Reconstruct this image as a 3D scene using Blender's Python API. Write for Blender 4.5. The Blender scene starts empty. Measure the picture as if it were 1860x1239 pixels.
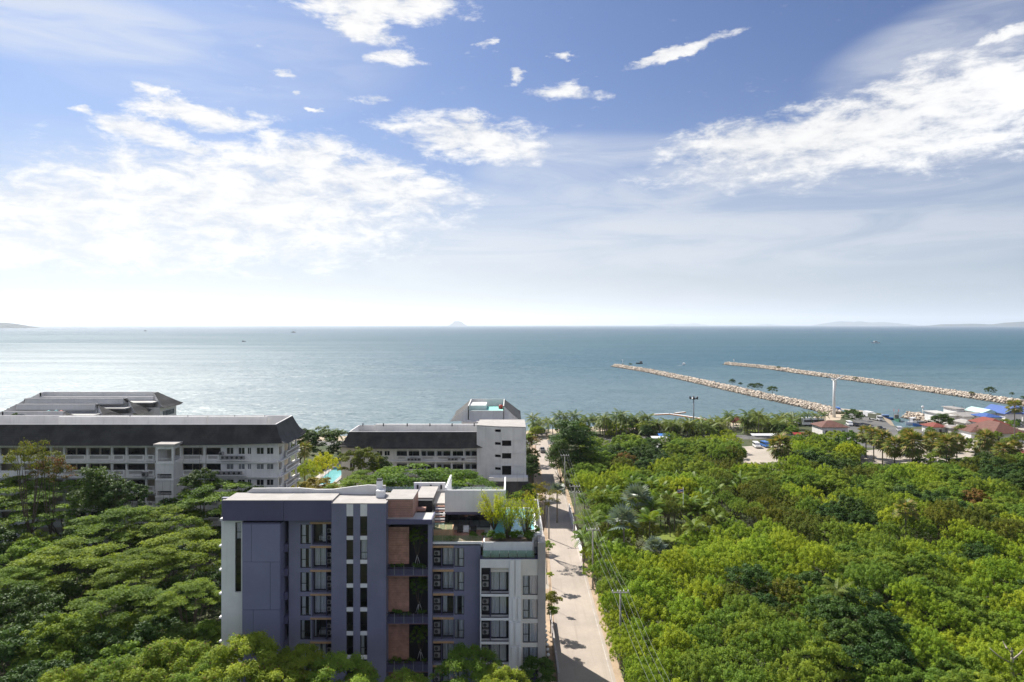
import bpy, bmesh, math, random
import numpy as np
from mathutils import Vector, Matrix, noise as mnoise

S = bpy.context.scene
C = S.collection
R = math.radians
rng = np.random.default_rng(7)
random.seed(7)

# ------------------------------------------------------------------ camera
F = 1240.0          # focal length in pixels of the 1860 x 1239 photograph
HOR = 590.0         # row of the horizon
H = 46.4            # height of the drone above the ground
cam_d = bpy.data.cameras.new('camera')
cam = bpy.data.objects.new('camera', cam_d)
C.objects.link(cam)
cam.location = (0, 0, H)
cam.rotation_euler = (R(90), 0, 0)
cam_d.sensor_fit = 'HORIZONTAL'
cam_d.sensor_width = 36.0
cam_d.lens = 36.0 * F / 1860.0
cam_d.shift_y = -(619.5 - HOR) / 1860.0
cam_d.clip_start = 0.5
cam_d.clip_end = 90000
S.camera = cam
S.render.resolution_x, S.render.resolution_y = 1024, 682

# ------------------------------------------------------------------ light
SUN_AZ, SUN_EL = -36.0, 46.0     # degrees left of the view axis, degrees above the sea
sl = bpy.data.lights.new('sun', 'SUN')
sl.energy = 4.8
sl.angle = R(0.5)
sl.color = (1.0, 0.945, 0.86)
sun = bpy.data.objects.new('sun', sl)
C.objects.link(sun)
sd = Vector((math.sin(R(SUN_AZ)) * math.cos(R(SUN_EL)), math.cos(R(SUN_AZ)) * math.cos(R(SUN_EL)), math.sin(R(SUN_EL))))
sun.rotation_euler = sd.to_track_quat('Z', 'Y').to_euler()
sun.location = sd * 300

S.view_settings.view_transform = 'Standard'
S.view_settings.look = 'None'
S.view_settings.exposure = 0.85
S.view_settings.gamma = 1.0
S.view_settings.use_curve_mapping = False
S.cycles.use_denoising = True
S.cycles.max_bounces = 8
S.cycles.diffuse_bounces = 3
S.cycles.glossy_bounces = 3
S.cycles.transmission_bounces = 4
S.cycles.transparent_max_bounces = 12
S.cycles.volume_bounces = 1
S.cycles.sample_clamp_indirect = 6.0
S.cycles.caustics_reflective = False
S.cycles.caustics_refractive = False


class NT:
    """Small helper to write node trees."""
    def __init__(s, nt):
        s.nt = nt

    def n(s, typ, **kw):
        nd = s.nt.nodes.new(typ)
        for k, v in kw.items():
            setattr(nd, k, v)
        return nd

    def l(s, a, b):
        s.nt.links.new(a, b)

    def put(s, sock, v):
        if isinstance(v, bpy.types.NodeSocket):
            s.nt.links.new(v, sock)
        elif v is not None:
            sock.default_value = v

    def m(s, op, a, b=None, c=None, clamp=False):
        nd = s.n('ShaderNodeMath', operation=op, use_clamp=clamp)
        s.put(nd.inputs[0], a)
        s.put(nd.inputs[1], b)
        s.put(nd.inputs[2], c)
        return nd.outputs[0]

    def mr(s, v, a, b, c=0.0, d=1.0, smooth=True):
        nd = s.n('ShaderNodeMapRange', interpolation_type='SMOOTHSTEP' if smooth else 'LINEAR')
        s.put(nd.inputs['Value'], v)
        for i, q in zip((1, 2, 3, 4), (a, b, c, d)):
            s.put(nd.inputs[i], q)
        return nd.outputs[0]

    def mix(s, f, a, b, mode='MIX'):
        nd = s.n('ShaderNodeMix', data_type='RGBA', blend_type=mode)
        s.put(nd.inputs[0], f)
        for sock, v in ((nd.inputs[6], a), (nd.inputs[7], b)):
            if isinstance(v, tuple) and len(v) == 3:
                v = v + (1,)
            s.put(sock, v)
        return nd.outputs[2]

    def noise(s, vec, scale, detail=4, rough=0.55, dist=0.0):
        nd = s.n('ShaderNodeTexNoise')
        if vec is not None:
            s.l(vec, nd.inputs['Vector'])
        nd.inputs['Scale'].default_value = scale
        nd.inputs['Detail'].default_value = detail
        nd.inputs['Roughness'].default_value = rough
        nd.inputs['Distortion'].default_value = dist
        return nd

    def mapping(s, vec, loc=(0, 0, 0), rot=(0, 0, 0), scale=(1, 1, 1), typ='POINT'):
        nd = s.n('ShaderNodeMapping', vector_type=typ)
        s.l(vec, nd.inputs['Vector'])
        nd.inputs['Location'].default_value = loc
        nd.inputs['Rotation'].default_value = rot
        nd.inputs['Scale'].default_value = scale
        return nd.outputs[0]


# ------------------------------------------------------------------ world
world = bpy.data.worlds.new('World')
S.world = world
world.use_nodes = True
world.cycles.sampling_method = 'MANUAL'
world.cycles.sample_map_resolution = 1024
w = NT(world.node_tree)
world.node_tree.nodes.clear()
sky = w.n('ShaderNodeTexSky', sky_type='NISHITA')
sky.sun_disc = False
sky.sun_elevation = R(SUN_EL)
sky.sun_rotation = R(SUN_AZ)
sky.altitude = 50
sky.air_density = 1.0
sky.dust_density = 1.2
sky.ozone_density = 1.6
tc = w.n('ShaderNodeTexCoord')
sep = w.n('ShaderNodeSeparateXYZ')
w.l(tc.outputs['Generated'], sep.inputs[0])
dx, dy, dz = sep.outputs
hyp = w.m('SQRT', w.m('ADD', w.m('MULTIPLY', dx, dx), w.m('MULTIPLY', dy, dy)))
A = w.m('ARCTAN2', dx, dy)
B = w.m('DIVIDE', dz, w.m('MAXIMUM', hyp, 0.02))
comb = w.n('ShaderNodeCombineXYZ')
w.l(A, comb.inputs[0])
w.l(B, comb.inputs[1])
AB = comb.outputs[0]
# warp the direction a little so that cloud edges are ragged
wn = w.noise(w.mapping(AB, scale=(1, 2.1, 1)), 11.0, 7, 0.68)
wv = w.n('ShaderNodeVectorMath', operation='MULTIPLY_ADD')
w.l(wn.outputs['Color'], wv.inputs[0])
wv.inputs[1].default_value = (0.13, 0.045, 0)
wv2 = w.n('ShaderNodeVectorMath', operation='ADD')
w.l(AB, wv.inputs[2])
w.l(wv.outputs[0], wv2.inputs[0])
wv2.inputs[1].default_value = (-0.065, -0.0225, 0)
WAB = wv2.outputs[0]


def direction(px, py):
    t = (px - 930) / F
    a = math.atan(t)
    return a, (HOR - py) / F * math.cos(a)


def blob(px, py, sx, sy, tilt, src):
    a, b = direction(px, py)
    ca = math.cos(a)
    v = w.mapping(src, (a, b, 0), (0, 0, tilt), (sx / F * ca * ca, sy / F * ca, 1), 'TEXTURE')
    ln = w.n('ShaderNodeVectorMath', operation='DOT_PRODUCT')
    w.l(v, ln.inputs[0])
    w.l(v, ln.inputs[1])
    return w.m('MAXIMUM', w.m('SUBTRACT', 1.0, ln.outputs['Value']), -1.2)


hard = [(430, 375, 390, 112, 0.02), (90, 395, 260, 92, 0.03), (670, 335, 190, 52, -0.12), (560, 290, 120, 50, 0.0), (180, 455, 330, 40, 0.03),
        (372, 212, 128, 26, -0.03), (255, 238, 95, 26, -0.1), (345, 265, 62, 20, -0.2), (275, 165, 45, 14, -0.05), (155, 201, 32, 9, 0),
        (690, 8, 150, 38, 0.02), (650, 40, 60, 40, -0.4), (700, 72, 46, 20, -0.1),
        (850, 248, 135, 42, -0.08), (860, 226, 60, 24, -0.1), (945, 272, 58, 28, -0.2),
        (1028, 168, 50, 18, -0.05), (1610, 228, 430, 72, 0.12), (1770, 190, 290, 105, 0.14), (1350, 262, 150, 46, 0.05), (1880, 160, 200, 90, 0.2),
        (1235, 94, 95, 10, 0.24), (682, 182, 36, 10, 0.05), (716, 112, 48, 14, -0.03), (520, 128, 22, 8, 0),
        (885, 77, 17, 9, 0), (1020, 105, 20, 6, 0), (935, 138, 20, 12, 0.3), (1830, 60, 60, 12, 0.25), (545, 176, 12, 4, 0), (576, 203, 16, 5, -0.1)]
mx = None
for q in hard:
    v = blob(*q, WAB)
    if q[2] < 60:        # little clouds are thin scraps of vapour
        v = w.m('SUBTRACT', w.m('MULTIPLY', v, 0.8), 0.12)
    mx = v if mx is None else w.m('SMOOTH_MAX', mx, v, 0.25)
# beyond the picture scattered clouds go on, made denser to add fill light
proj = w.n('ShaderNodeCombineXYZ')
zc = w.m('MAXIMUM', w.m('ADD', dz, 0.10), 0.05)
w.l(w.m('DIVIDE', dx, zc), proj.inputs[0])
w.l(w.m('DIVIDE', dy, zc), proj.inputs[1])
PRO = proj.outputs[0]
el_out = w.mr(B, 0.52, 0.66)
az_out = w.mr(w.m('ABSOLUTE', A), 0.68, 0.86)
outside = w.m('MAXIMUM', el_out, az_out)
gen = w.noise(PRO, 0.55, 7, 0.58)
gen_v = w.mr(gen.outputs['Fac'], 0.44, 0.62, -1.1, 0.6, False)
out_v = w.m('ADD', w.m('MULTIPLY', gen_v, outside), w.m('MULTIPLY', w.m('SUBTRACT', 1.0, outside), -1.2))
mx = w.m('MAXIMUM', mx, out_v)
fb = w.noise(w.mapping(AB, rot=(0, 0, -0.05), scale=(1, 2.3, 1)), 17, 11, 0.68, 0.3)
fb2 = w.noise(w.mapping(AB, rot=(0, 0, 0.05), scale=(1, 4.5, 1)), 6, 7, 0.6, 0.4)
dens = w.m('ADD', w.m('MULTIPLY', mx, 0.62), w.m('MULTIPLY', w.m('SUBTRACT', fb.outputs['Fac'], 0.5), 2.5))
dens = w.m('ADD', dens, w.m('MULTIPLY', w.m('SUBTRACT', fb2.outputs['Fac'], 0.5), 1.1))
fb3 = w.noise(w.mapping(AB, rot=(0, 0, -0.1), scale=(1, 1.9, 1)), 60, 6, 0.7, 0.3)
dens = w.m('ADD', dens, w.m('MULTIPLY', w.m('SUBTRACT', fb3.outputs['Fac'], 0.5), 0.6))
alpha = w.mr(dens, -0.28, 0.60)
soft = [(120, 45, 420, 90, 0.06, 0.62), (420, 110, 420, 130, 0.1, 0.25), (1740, 70, 330, 95, 0.22, 0.62), (1090, 275, 230, 42, -0.03, 0.6), (1000, 310, 170, 50, 0, 0.5),
        (1350, 360, 800, 100, 0.02, 0.62), (1250, 440, 1000, 85, 0.0, 0.75), (500, 480, 900, 70, 0.0, 0.55), (1000, 525, 1200, 70, 0, 0.4), (300, 400, 620, 190, 0, 0.35)]
veil = None
for q in soft:
    v = w.m('MULTIPLY', w.mr(blob(*q[:5], AB), 0.0, 0.9), q[5])
    veil = v if veil is None else w.m('MAXIMUM', veil, v)
ci = w.noise(w.mapping(AB, rot=(0, 0, -0.12), scale=(1, 5.5, 1)), 4.2, 7, 0.62, 1.0)
cif = w.mr(ci.outputs['Fac'], 0.30, 0.66, 0.38, 1.0)
veil = w.m('MULTIPLY', veil, cif)
gv = w.noise(PRO, 0.3, 5, 0.6, 0.8)
veil = w.m('MAXIMUM', veil, w.m('MULTIPLY', w.m('MULTIPLY', w.mr(gv.outputs['Fac'], 0.45, 0.75), 0.45), outside))
# sky colour: Nishita, deepened, with the white band of humid air at the horizon
hs = w.n('ShaderNodeHueSaturation')
w.l(sky.outputs[0], hs.inputs['Color'])
hs.inputs['Saturation'].default_value = 1.02
hs.inputs['Hue'].default_value = 0.508
hs.inputs['Value'].default_value = 1.0
gam = w.n('ShaderNodeGamma')
w.l(w.mix(1.0, hs.outputs[0], (0.105, 0.105, 0.115), 'MULTIPLY'), gam.inputs['Color'])
gam.inputs['Gamma'].default_value = 1.12
base = w.mix(1.0, gam.outputs[0], (2.8, 3.9, 5.0), 'MULTIPLY')
band = w.m('POWER', w.m('SUBTRACT', 1.0, w.m('MINIMUM', w.m('MAXIMUM', w.m('MULTIPLY', B, 2.3), 0.0), 1.0)), 3.0)
# the air is whitest below the sun and turns blue-grey away from it
sunside = w.mr(w.m('COSINE', w.m('SUBTRACT', A, R(SUN_AZ + 12))), 0.55, 1.0)
bandcol = w.mix(sunside, (2.9, 3.25, 3.75), (4.25, 4.1, 4.0))
base = w.mix(w.m('MULTIPLY', band, 0.92), base, bandcol)
col = w.mix(veil, base, w.mix(sunside, (4.3, 4.5, 5.0), (4.9, 5.0, 5.2)))
shade = w.mr(w.m('ADD', w.m('MULTIPLY', fb.outputs['Fac'], 0.6), w.m('MULTIPLY', fb2.outputs['Fac'], 0.4)), 0.36, 0.60)
ccol = w.mix(shade, (4.2, 4.35, 4.7), (6.1, 6.05, 6.0))
# clouds away from the sun face it; brightened further as fill for shaded walls
sdv = w.n('ShaderNodeVectorMath', operation='DOT_PRODUCT')
w.l(tc.outputs['Generated'], sdv.inputs[0])
sdv.inputs[1].default_value = tuple(sd)
fill_boost = w.mr(sdv.outputs['Value'], 0.5, -0.9, 1.0, 2.4, False)
lc = w.n('ShaderNodeCombineColor')
for i_ in range(3):
    w.l(fill_boost, lc.inputs[i_])
ccol = w.mix(1.0, ccol, lc.outputs[0], 'MULTIPLY')
col = w.mix(alpha, col, ccol)
bg = w.n('ShaderNodeBackground')
bg.inputs['Strength'].default_value = 0.088
w.l(col, bg.inputs['Color'])
wo = w.n('ShaderNodeOutputWorld')
w.l(bg.outputs[0], wo.inputs['Surface'])

# ------------------------------------------------------------------ helpers: objects


def tag(o, label=None, cat=None, group=None, kind=None):
    if label:
        o['label'] = label
    if cat:
        o['category'] = cat
    if group:
        o['group'] = group
    if kind:
        o['kind'] = kind
    return o


def empty(name, loc=(0, 0, 0), rz=0.0, label=None, cat=None, group=None):
    o = bpy.data.objects.new(name, None)
    o.empty_display_size = 0.3
    C.objects.link(o)
    o.location = loc
    o.rotation_euler = (0, 0, rz)
    return tag(o, label, cat, group)


def add(name, mesh, mat=None, parent=None, loc=None, rz=0.0, scale=None):
    """Link a mesh object. Without loc, a mesh in world coordinates keeps its place under a parent that is not turned."""
    o = bpy.data.objects.new(name, mesh)
    C.objects.link(o)
    if mat is not None:
        if not mesh.materials:
            mesh.materials.append(mat)
        elif mesh.materials[0] != mat:
            o.material_slots[0].link = 'OBJECT'
            o.material_slots[0].material = mat
    if parent is not None:
        o.parent = parent
        if loc is None:
            q, off = parent, Vector((0, 0, 0))
            while q is not None:
                off += Vector(q.location)
                q = q.parent
            loc = -off
    if loc is not None:
        o.location = loc
    if rz:
        o.rotation_euler = (0, 0, rz)
    if scale is not None:
        o.scale = scale
    return o


def copy_tree(o, parent=None):
    c = o.copy()
    C.objects.link(c)
    if parent is not None:
        c.parent = parent
    for ch in o.children:
        copy_tree(ch, c)
    return c


class MB:
    """Collects faces; build() links them as one mesh object."""
    def __init__(s):
        s.v, s.f, s.smooth = [], [], []

    def face(s, pts, smooth=False):
        i = len(s.v)
        s.v.extend([tuple(p) for p in pts])
        s.f.append(tuple(range(i, i + len(pts))))
        s.smooth.append(smooth)

    def box(s, x0, x1, y0, y1, z0, z1):
        i = len(s.v)
        s.v += [(x0, y0, z0), (x1, y0, z0), (x1, y1, z0), (x0, y1, z0), (x0, y0, z1), (x1, y0, z1), (x1, y1, z1), (x0, y1, z1)]
        for q in ((0, 3, 2, 1), (4, 5, 6, 7), (0, 1, 5, 4), (1, 2, 6, 5), (2, 3, 7, 6), (3, 0, 4, 7)):
            s.f.append(tuple(i + k for k in q))
            s.smooth.append(False)
        return s

    def prism(s, poly, z0, z1):
        """poly counter-clockwise seen from above; z1 may be a list."""
        n = len(poly)
        i = len(s.v)
        s.v += [(p[0], p[1], z0) for p in poly] + [(p[0], p[1], z1) for p in poly]
        s.f.append(tuple(i + k for k in range(n - 1, -1, -1)))
        s.f.append(tuple(i + n + k for k in range(n)))
        s.smooth += [False, False]
        for k in range(n):
            s.f.append((i + k, i + (k + 1) % n, i + n + (k + 1) % n, i + n + k))
            s.smooth.append(False)
        return s

    def profile(s, prof, y0, y1):
        """Side profile in x-z extruded along y."""
        n = len(prof)
        i = len(s.v)
        s.v += [(p[0], y0, p[1]) for p in prof] + [(p[0], y1, p[1]) for p in prof]
        s.f.append(tuple(i + k for k in range(n)))
        s.f.append(tuple(i + n + k for k in range(n - 1, -1, -1)))
        s.smooth += [False, False]
        for k in range(n):
            s.f.append((i + k, i + n + k, i + n + (k + 1) % n, i + (k + 1) % n))
            s.smooth.append(False)
        return s

    def tube(s, pts, rad, n=8, caps=True):
        pts = [Vector(p) for p in pts]
        if not isinstance(rad, (list, tuple)):
            rad = [rad] * len(pts)
        i = len(s.v)
        for k, p in enumerate(pts):
            t = (pts[min(k + 1, len(pts) - 1)] - pts[max(k - 1, 0)]).normalized()
            a = t.orthogonal().normalized() if abs(t.z) < 0.99 else Vector((1, 0, 0))
            a = (a - t * a.dot(t)).normalized()
            b = t.cross(a)
            for j in range(n):
                th = 2 * math.pi * j / n
                s.v.append(tuple(p + (a * math.cos(th) + b * math.sin(th)) * rad[k]))
        for k in range(len(pts) - 1):
            for j in range(n):
                s.f.append((i + k * n + j, i + k * n + (j + 1) % n, i + (k + 1) * n + (j + 1) % n, i + (k + 1) * n + j))
                s.smooth.append(True)
        if caps:
            s.f.append(tuple(i + j for j in range(n - 1, -1, -1)))
            s.f.append(tuple(i + (len(pts) - 1) * n + j for j in range(n)))
            s.smooth += [False, False]
        return s

    def mesh(s, name):
        me = bpy.data.meshes.new(name)
        me.from_pydata(s.v, [], s.f)
        me.polygons.foreach_set('use_smooth', s.smooth)
        me.update()
        return me

    def build(s, name, mat, parent=None, loc=None, rz=0.0):
        return add(name, s.mesh(name), mat, parent, loc, rz)


def facade(mb, u0, u1, z0, z1, holes, y, depth, org=None, ud=None, nd=None, edges=True):
    """A wall with rectangular openings and their reveals. Default: u = x, wall at y, thickness going back."""
    def P3(u, z, t):
        if org is None:
            return (u, y + t, z)
        return (org[0] + ud[0] * u + nd[0] * t, org[1] + ud[1] * u + nd[1] * t, z)
    us = sorted({u0, u1, *[a for h in holes for a in h[:2] if u0 < a < u1]})
    zs = sorted({z0, z1, *[a for h in holes for a in h[2:4] if z0 < a < z1]})
    def solid(a, b):
        return not any(h[0] < a < h[1] and h[2] < b < h[3] for h in holes)
    for j in range(len(zs) - 1):
        i = 0
        while i < len(us) - 1:
            zc_ = (zs[j] + zs[j + 1]) / 2
            if not solid((us[i] + us[i + 1]) / 2, zc_):
                i += 1
                continue
            k = i
            while k + 1 < len(us) - 1 and solid((us[k + 1] + us[k + 2]) / 2, zc_):
                k += 1
            mb.face([P3(us[i], zs[j], 0), P3(us[k + 1], zs[j], 0), P3(us[k + 1], zs[j + 1], 0), P3(us[i], zs[j + 1], 0)])
            i = k + 1
    for h in holes:
        a, b, c, d = h[:4]
        mb.face([P3(a, c, 0), P3(a, c, depth), P3(b, c, depth), P3(b, c, 0)])
        mb.face([P3(a, d, 0), P3(b, d, 0), P3(b, d, depth), P3(a, d, depth)])
        mb.face([P3(a, c, 0), P3(a, d, 0), P3(a, d, depth), P3(a, c, depth)])
        mb.face([P3(b, c, 0), P3(b, c, depth), P3(b, d, depth), P3(b, d, 0)])
    if edges:
        mb.face([P3(u0, z0, 0), P3(u0, z1, 0), P3(u0, z1, depth), P3(u0, z0, depth)])
        mb.face([P3(u1, z0, 0), P3(u1, z0, depth), P3(u1, z1, depth), P3(u1, z1, 0)])
        mb.face([P3(u0, z1, 0), P3(u1, z1, 0), P3(u1, z1, depth), P3(u0, z1, depth)])
        mb.face([P3(u0, z0, 0), P3(u0, z0, depth), P3(u1, z0, depth), P3(u1, z0, 0)])


def P(px, py, z=0.0):
    d = F * (H - z) / (py - HOR)
    return Vector(((px - 930) * d / F, d, z))


def X(px, d):
    return (px - 930) * d / F


def Z(py, d):
    return H - (py - HOR) * d / F


# ------------------------------------------------------------------ helpers: materials
def mat(name, col, rough=0.7, var=0.12, scale=0.6, spec=0.3, metal=0.0, streak=0.0, bump=0.0, bscale=20.0, col2=None):
    m = bpy.data.materials.new(name)
    m.use_nodes = True
    t = NT(m.node_tree)
    p = m.node_tree.nodes['Principled BSDF']
    g = t.n('ShaderNodeNewGeometry')
    nz = t.noise(g.outputs['Position'], scale, 6, 0.62)
    c2 = col2 or tuple(max(0, c * (1 - 2.2 * var)) for c in col)
    cc = t.mix(t.mr(nz.outputs['Fac'], 0.35, 0.68), c2, col)
    if streak:
        st = t.noise(t.mapping(g.outputs['Position'], scale=(1.6, 1.6, 0.09)), 1.0, 5, 0.65)
        cc = t.mix(t.m('MULTIPLY', t.mr(st.outputs['Fac'], 0.5, 0.74), streak), cc, tuple(c * 0.45 for c in col))
    t.l(cc, p.inputs['Base Color'])
    p.inputs['Roughness'].default_value = rough
    p.inputs['Specular IOR Level'].default_value = spec
    p.inputs['Metallic'].default_value = metal
    if bump:
        b = t.n('ShaderNodeBump')
        b.inputs['Strength'].default_value = bump
        b.inputs['Distance'].default_value = 0.05
        t.l(t.noise(g.outputs['Position'], bscale, 4).outputs['Fac'], b.inputs['Height'])
        t.l(b.outputs[0], p.inputs['Normal'])
    return m


def leaf_mat(name, a, b, trans=0.35, rough=0.6, spec=0.12, odd=None, oddamt=0.0):
    m = bpy.data.materials.new(name)
    m.use_nodes = True
    t = NT(m.node_tree)
    m.node_tree.nodes.clear()
    at = t.n('ShaderNodeAttribute', attribute_name='tint')
    oi = t.n('ShaderNodeObjectInfo')
    f = t.m('ADD', t.m('MULTIPLY', at.outputs['Fac'], 0.75), t.m('MULTIPLY', oi.outputs['Random'], 0.35), clamp=True)
    c = t.mix(f, a, b)
    # a whole tree is a little yellower or bluer than the next one
    r2 = t.m('FRACT', t.m('MULTIPLY', oi.outputs['Random'], 7.31))
    c = t.mix(t.mr(r2, 0.0, 1.0, 0.0, 1.0, False), t.mix(1.0, c, (0.80, 0.93, 1.0), 'MULTIPLY'), t.mix(1.0, c, (1.14, 1.05, 0.9), 'MULTIPLY'))
    if odd:
        r3 = t.m('FRACT', t.m('MULTIPLY', at.outputs['Fac'], 23.7))
        c = t.mix(t.m('MULTIPLY', t.m('GREATER_THAN', r3, 1 - oddamt), 0.85), c, odd)
    d = t.n('ShaderNodeBsdfPrincipled')
    t.l(c, d.inputs['Base Color'])
    d.inputs['Roughness'].default_value = rough
    d.inputs['Specular IOR Level'].default_value = spec
    tr = t.n('ShaderNodeBsdfTranslucent')
    t.l(t.mix(1.0, c, (1.22, 1.1, 0.55), 'MULTIPLY'), tr.inputs['Color'])
    mx_ = t.n('ShaderNodeMixShader')
    mx_.inputs[0].default_value = trans
    t.l(d.outputs[0], mx_.inputs[1])
    t.l(tr.outputs[0], mx_.inputs[2])
    o = t.n('ShaderNodeOutputMaterial')
    t.l(mx_.outputs[0], o.inputs['Surface'])
    return m


def glass_mat(name, tint=(0.97, 0.98, 1.0), gloss=0.03, rough=0.02):
    m = bpy.data.materials.new(name)
    m.use_nodes = True
    t = NT(m.node_tree)
    m.node_tree.nodes.clear()
    tr = t.n('ShaderNodeBsdfTransparent')
    tr.inputs['Color'].default_value = tint + (1,)
    gl = t.n('ShaderNodeBsdfGlossy')
    gl.inputs['Roughness'].default_value = rough
    fr = t.n('ShaderNodeFresnel')
    fr.inputs['IOR'].default_value = 1.5
    mx_ = t.n('ShaderNodeMixShader')
    t.l(t.m('ADD', fr.outputs[0], gloss, clamp=True), mx_.inputs[0])
    t.l(tr.outputs[0], mx_.inputs[1])
    t.l(gl.outputs[0], mx_.inputs[2])
    o = t.n('ShaderNodeOutputMaterial')
    t.l(mx_.outputs[0], o.inputs['Surface'])
    return m


M = {}
M['navy'] = mat('navy_paint', (0.21, 0.212, 0.305), 0.55, 0.06, 0.3, streak=0.10)
M['navy_dark'] = mat('dark_navy_cladding', (0.105, 0.102, 0.18), 0.5, 0.06, 0.3, streak=0.1)
M['slate'] = mat('slate_blue_panels', (0.215, 0.22, 0.34), 0.5, 0.05, 0.25, streak=0.1)
M['joint'] = mat('dark_joint', (0.018, 0.018, 0.03), 0.8, 0.05)
M['white'] = mat('white_wall_paint', (0.80, 0.80, 0.80), 0.7, 0.04, 0.4, streak=0.14)
M['cream'] = mat('cream_wall_paint', (0.74, 0.70, 0.645), 0.7, 0.05, 0.4, streak=0.14)
M['beige'] = mat('greige_wall_paint', (0.44, 0.41, 0.39), 0.7, 0.06, 0.4, streak=0.16)
M['roof_white'] = mat('white_roof_deck', (0.40, 0.378, 0.355), 0.85, 0.07, 0.5)
M['wood'] = mat('brown_wood_cladding', (0.46, 0.25, 0.19), 0.55, 0.14, 1.4)
M['wood_light'] = mat('pinkish_wood_cladding', (0.43, 0.24, 0.19), 0.6, 0.10, 1.4)
M['soffit'] = mat('tan_wood_soffit', (0.52, 0.33, 0.19), 0.6, 0.1, 2.0)
M['dark'] = mat('charcoal_metal', (0.028, 0.028, 0.036), 0.45, 0.08)
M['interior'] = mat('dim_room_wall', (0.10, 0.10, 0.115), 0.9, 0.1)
M['charcoal_tile'] = mat('charcoal_lounge_wall', (0.03, 0.03, 0.035), 0.5, 0.1)
M['curtain'] = mat('pale_curtain_fabric', (0.90, 0.91, 0.94), 0.9, 0.02, 3.0)
M['bed'] = mat('white_bed_linen', (0.75, 0.75, 0.76), 0.9, 0.04)
M['glass'] = glass_mat('window_glass')
M['glass_rail'] = glass_mat('green_tinted_glass', (0.70, 0.86, 0.84), 0.10)
M['ac'] = mat('off_white_ac_casing', (0.27, 0.265, 0.265), 0.5, 0.06, 3)
M['fan'] = mat('black_fan_grille', (0.05, 0.05, 0.052), 0.5, 0.1)
M['hotel_white'] = mat('weathered_white_plaster', (0.76, 0.74, 0.715), 0.8, 0.06, 0.35, streak=0.30)
M['hotel_cream'] = mat('cream_gallery_wall', (0.56, 0.49, 0.38), 0.8, 0.07, 0.3, streak=0.2)
M['hotel_deck'] = mat('flat_roof_concrete', (0.50, 0.49, 0.47), 0.85, 0.12, 0.2, streak=0.0)
M['hotel_parapet'] = mat('stained_white_parapet', (0.70, 0.69, 0.68), 0.8, 0.06, 0.3, streak=0.22)
M['green_deck'] = mat('pale_green_roof_coating', (0.42, 0.60, 0.42), 0.8, 0.14, 0.25)
M['aqua_deck'] = mat('turquoise_roof_coating', (0.25, 0.62, 0.55), 0.7, 0.12, 0.3)
M['slot'] = mat('opening_shade_paint', (0.03, 0.03, 0.035), 0.7, 0.1)  # near-black colour stands in for the shade inside openings
M['rust'] = mat('red_tank_paint', (0.35, 0.04, 0.03), 0.5, 0.1)
M['teal'] = mat('teal_tank_paint', (0.05, 0.28, 0.28), 0.4, 0.1)
M['trunk'] = mat('grey_brown_bark', (0.14, 0.105, 0.08), 0.9, 0.2, 3.0)
M['palm_trunk'] = mat('grey_palm_bark', (0.24, 0.205, 0.17), 0.9, 0.15, 3.0)
M['metal_white'] = mat('white_coated_steel', (0.74, 0.74, 0.74), 0.4, 0.03)
M['metal_grey'] = mat('galvanised_steel', (0.30, 0.31, 0.32), 0.4, 0.08, metal=0.3)
M['concrete'] = mat('pole_concrete', (0.36, 0.34, 0.31), 0.85, 0.1)
M['red_roof'] = mat('red_tiled_roof', (0.23, 0.058, 0.042), 0.75, 0.14, 1.2)
M['brown_roof'] = mat('brown_tiled_roof', (0.16, 0.075, 0.058), 0.75, 0.14, 1.0)
M['blue_roof'] = mat('blue_metal_roof', (0.06, 0.12, 0.34), 0.5, 0.07, 0.6)
M['mint_roof'] = mat('pale_mint_metal_roof', (0.48, 0.66, 0.62), 0.45, 0.06, 0.6)
M['grey_roof'] = mat('grey_sheet_roof', (0.36, 0.34, 0.32), 0.6, 0.12, 0.8)
M['orange'] = mat('orange_plastic_float', (0.75, 0.27, 0.03), 0.5, 0.08, 1.0)
M['tarp_blue'] = mat('blue_tarpaulin', (0.05, 0.2, 0.6), 0.6, 0.1)
M['tarp_white'] = mat('white_awning', (0.72, 0.72, 0.72), 0.7, 0.06)
M['flag_red'] = mat('flag_red', (0.55, 0.02, 0.03), 0.8, 0.02)
M['flag_white'] = mat('flag_white', (0.8, 0.8, 0.8), 0.8, 0.02)
M['flag_blue'] = mat('flag_blue', (0.03, 0.04, 0.22), 0.8, 0.02)
M['tyre'] = mat('black_tyre', (0.02, 0.02, 0.02), 0.8, 0.05)
M['car_glass'] = mat('dark_car_glass', (0.02, 0.024, 0.03), 0.08, 0.05, spec=0.6)
for nm, c in (('white', (0.76, 0.76, 0.76)), ('silver', (0.42, 0.43, 0.44)), ('black', (0.02, 0.02, 0.022)), ('red', (0.42, 0.03, 0.03)), ('blue', (0.05, 0.17, 0.5)), ('green', (0.05, 0.2, 0.12)), ('grey', (0.14, 0.145, 0.15))):
    M['car_' + nm] = mat(nm + '_vehicle_paint', c, 0.25, 0.03, 0.6, spec=0.5)


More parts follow.
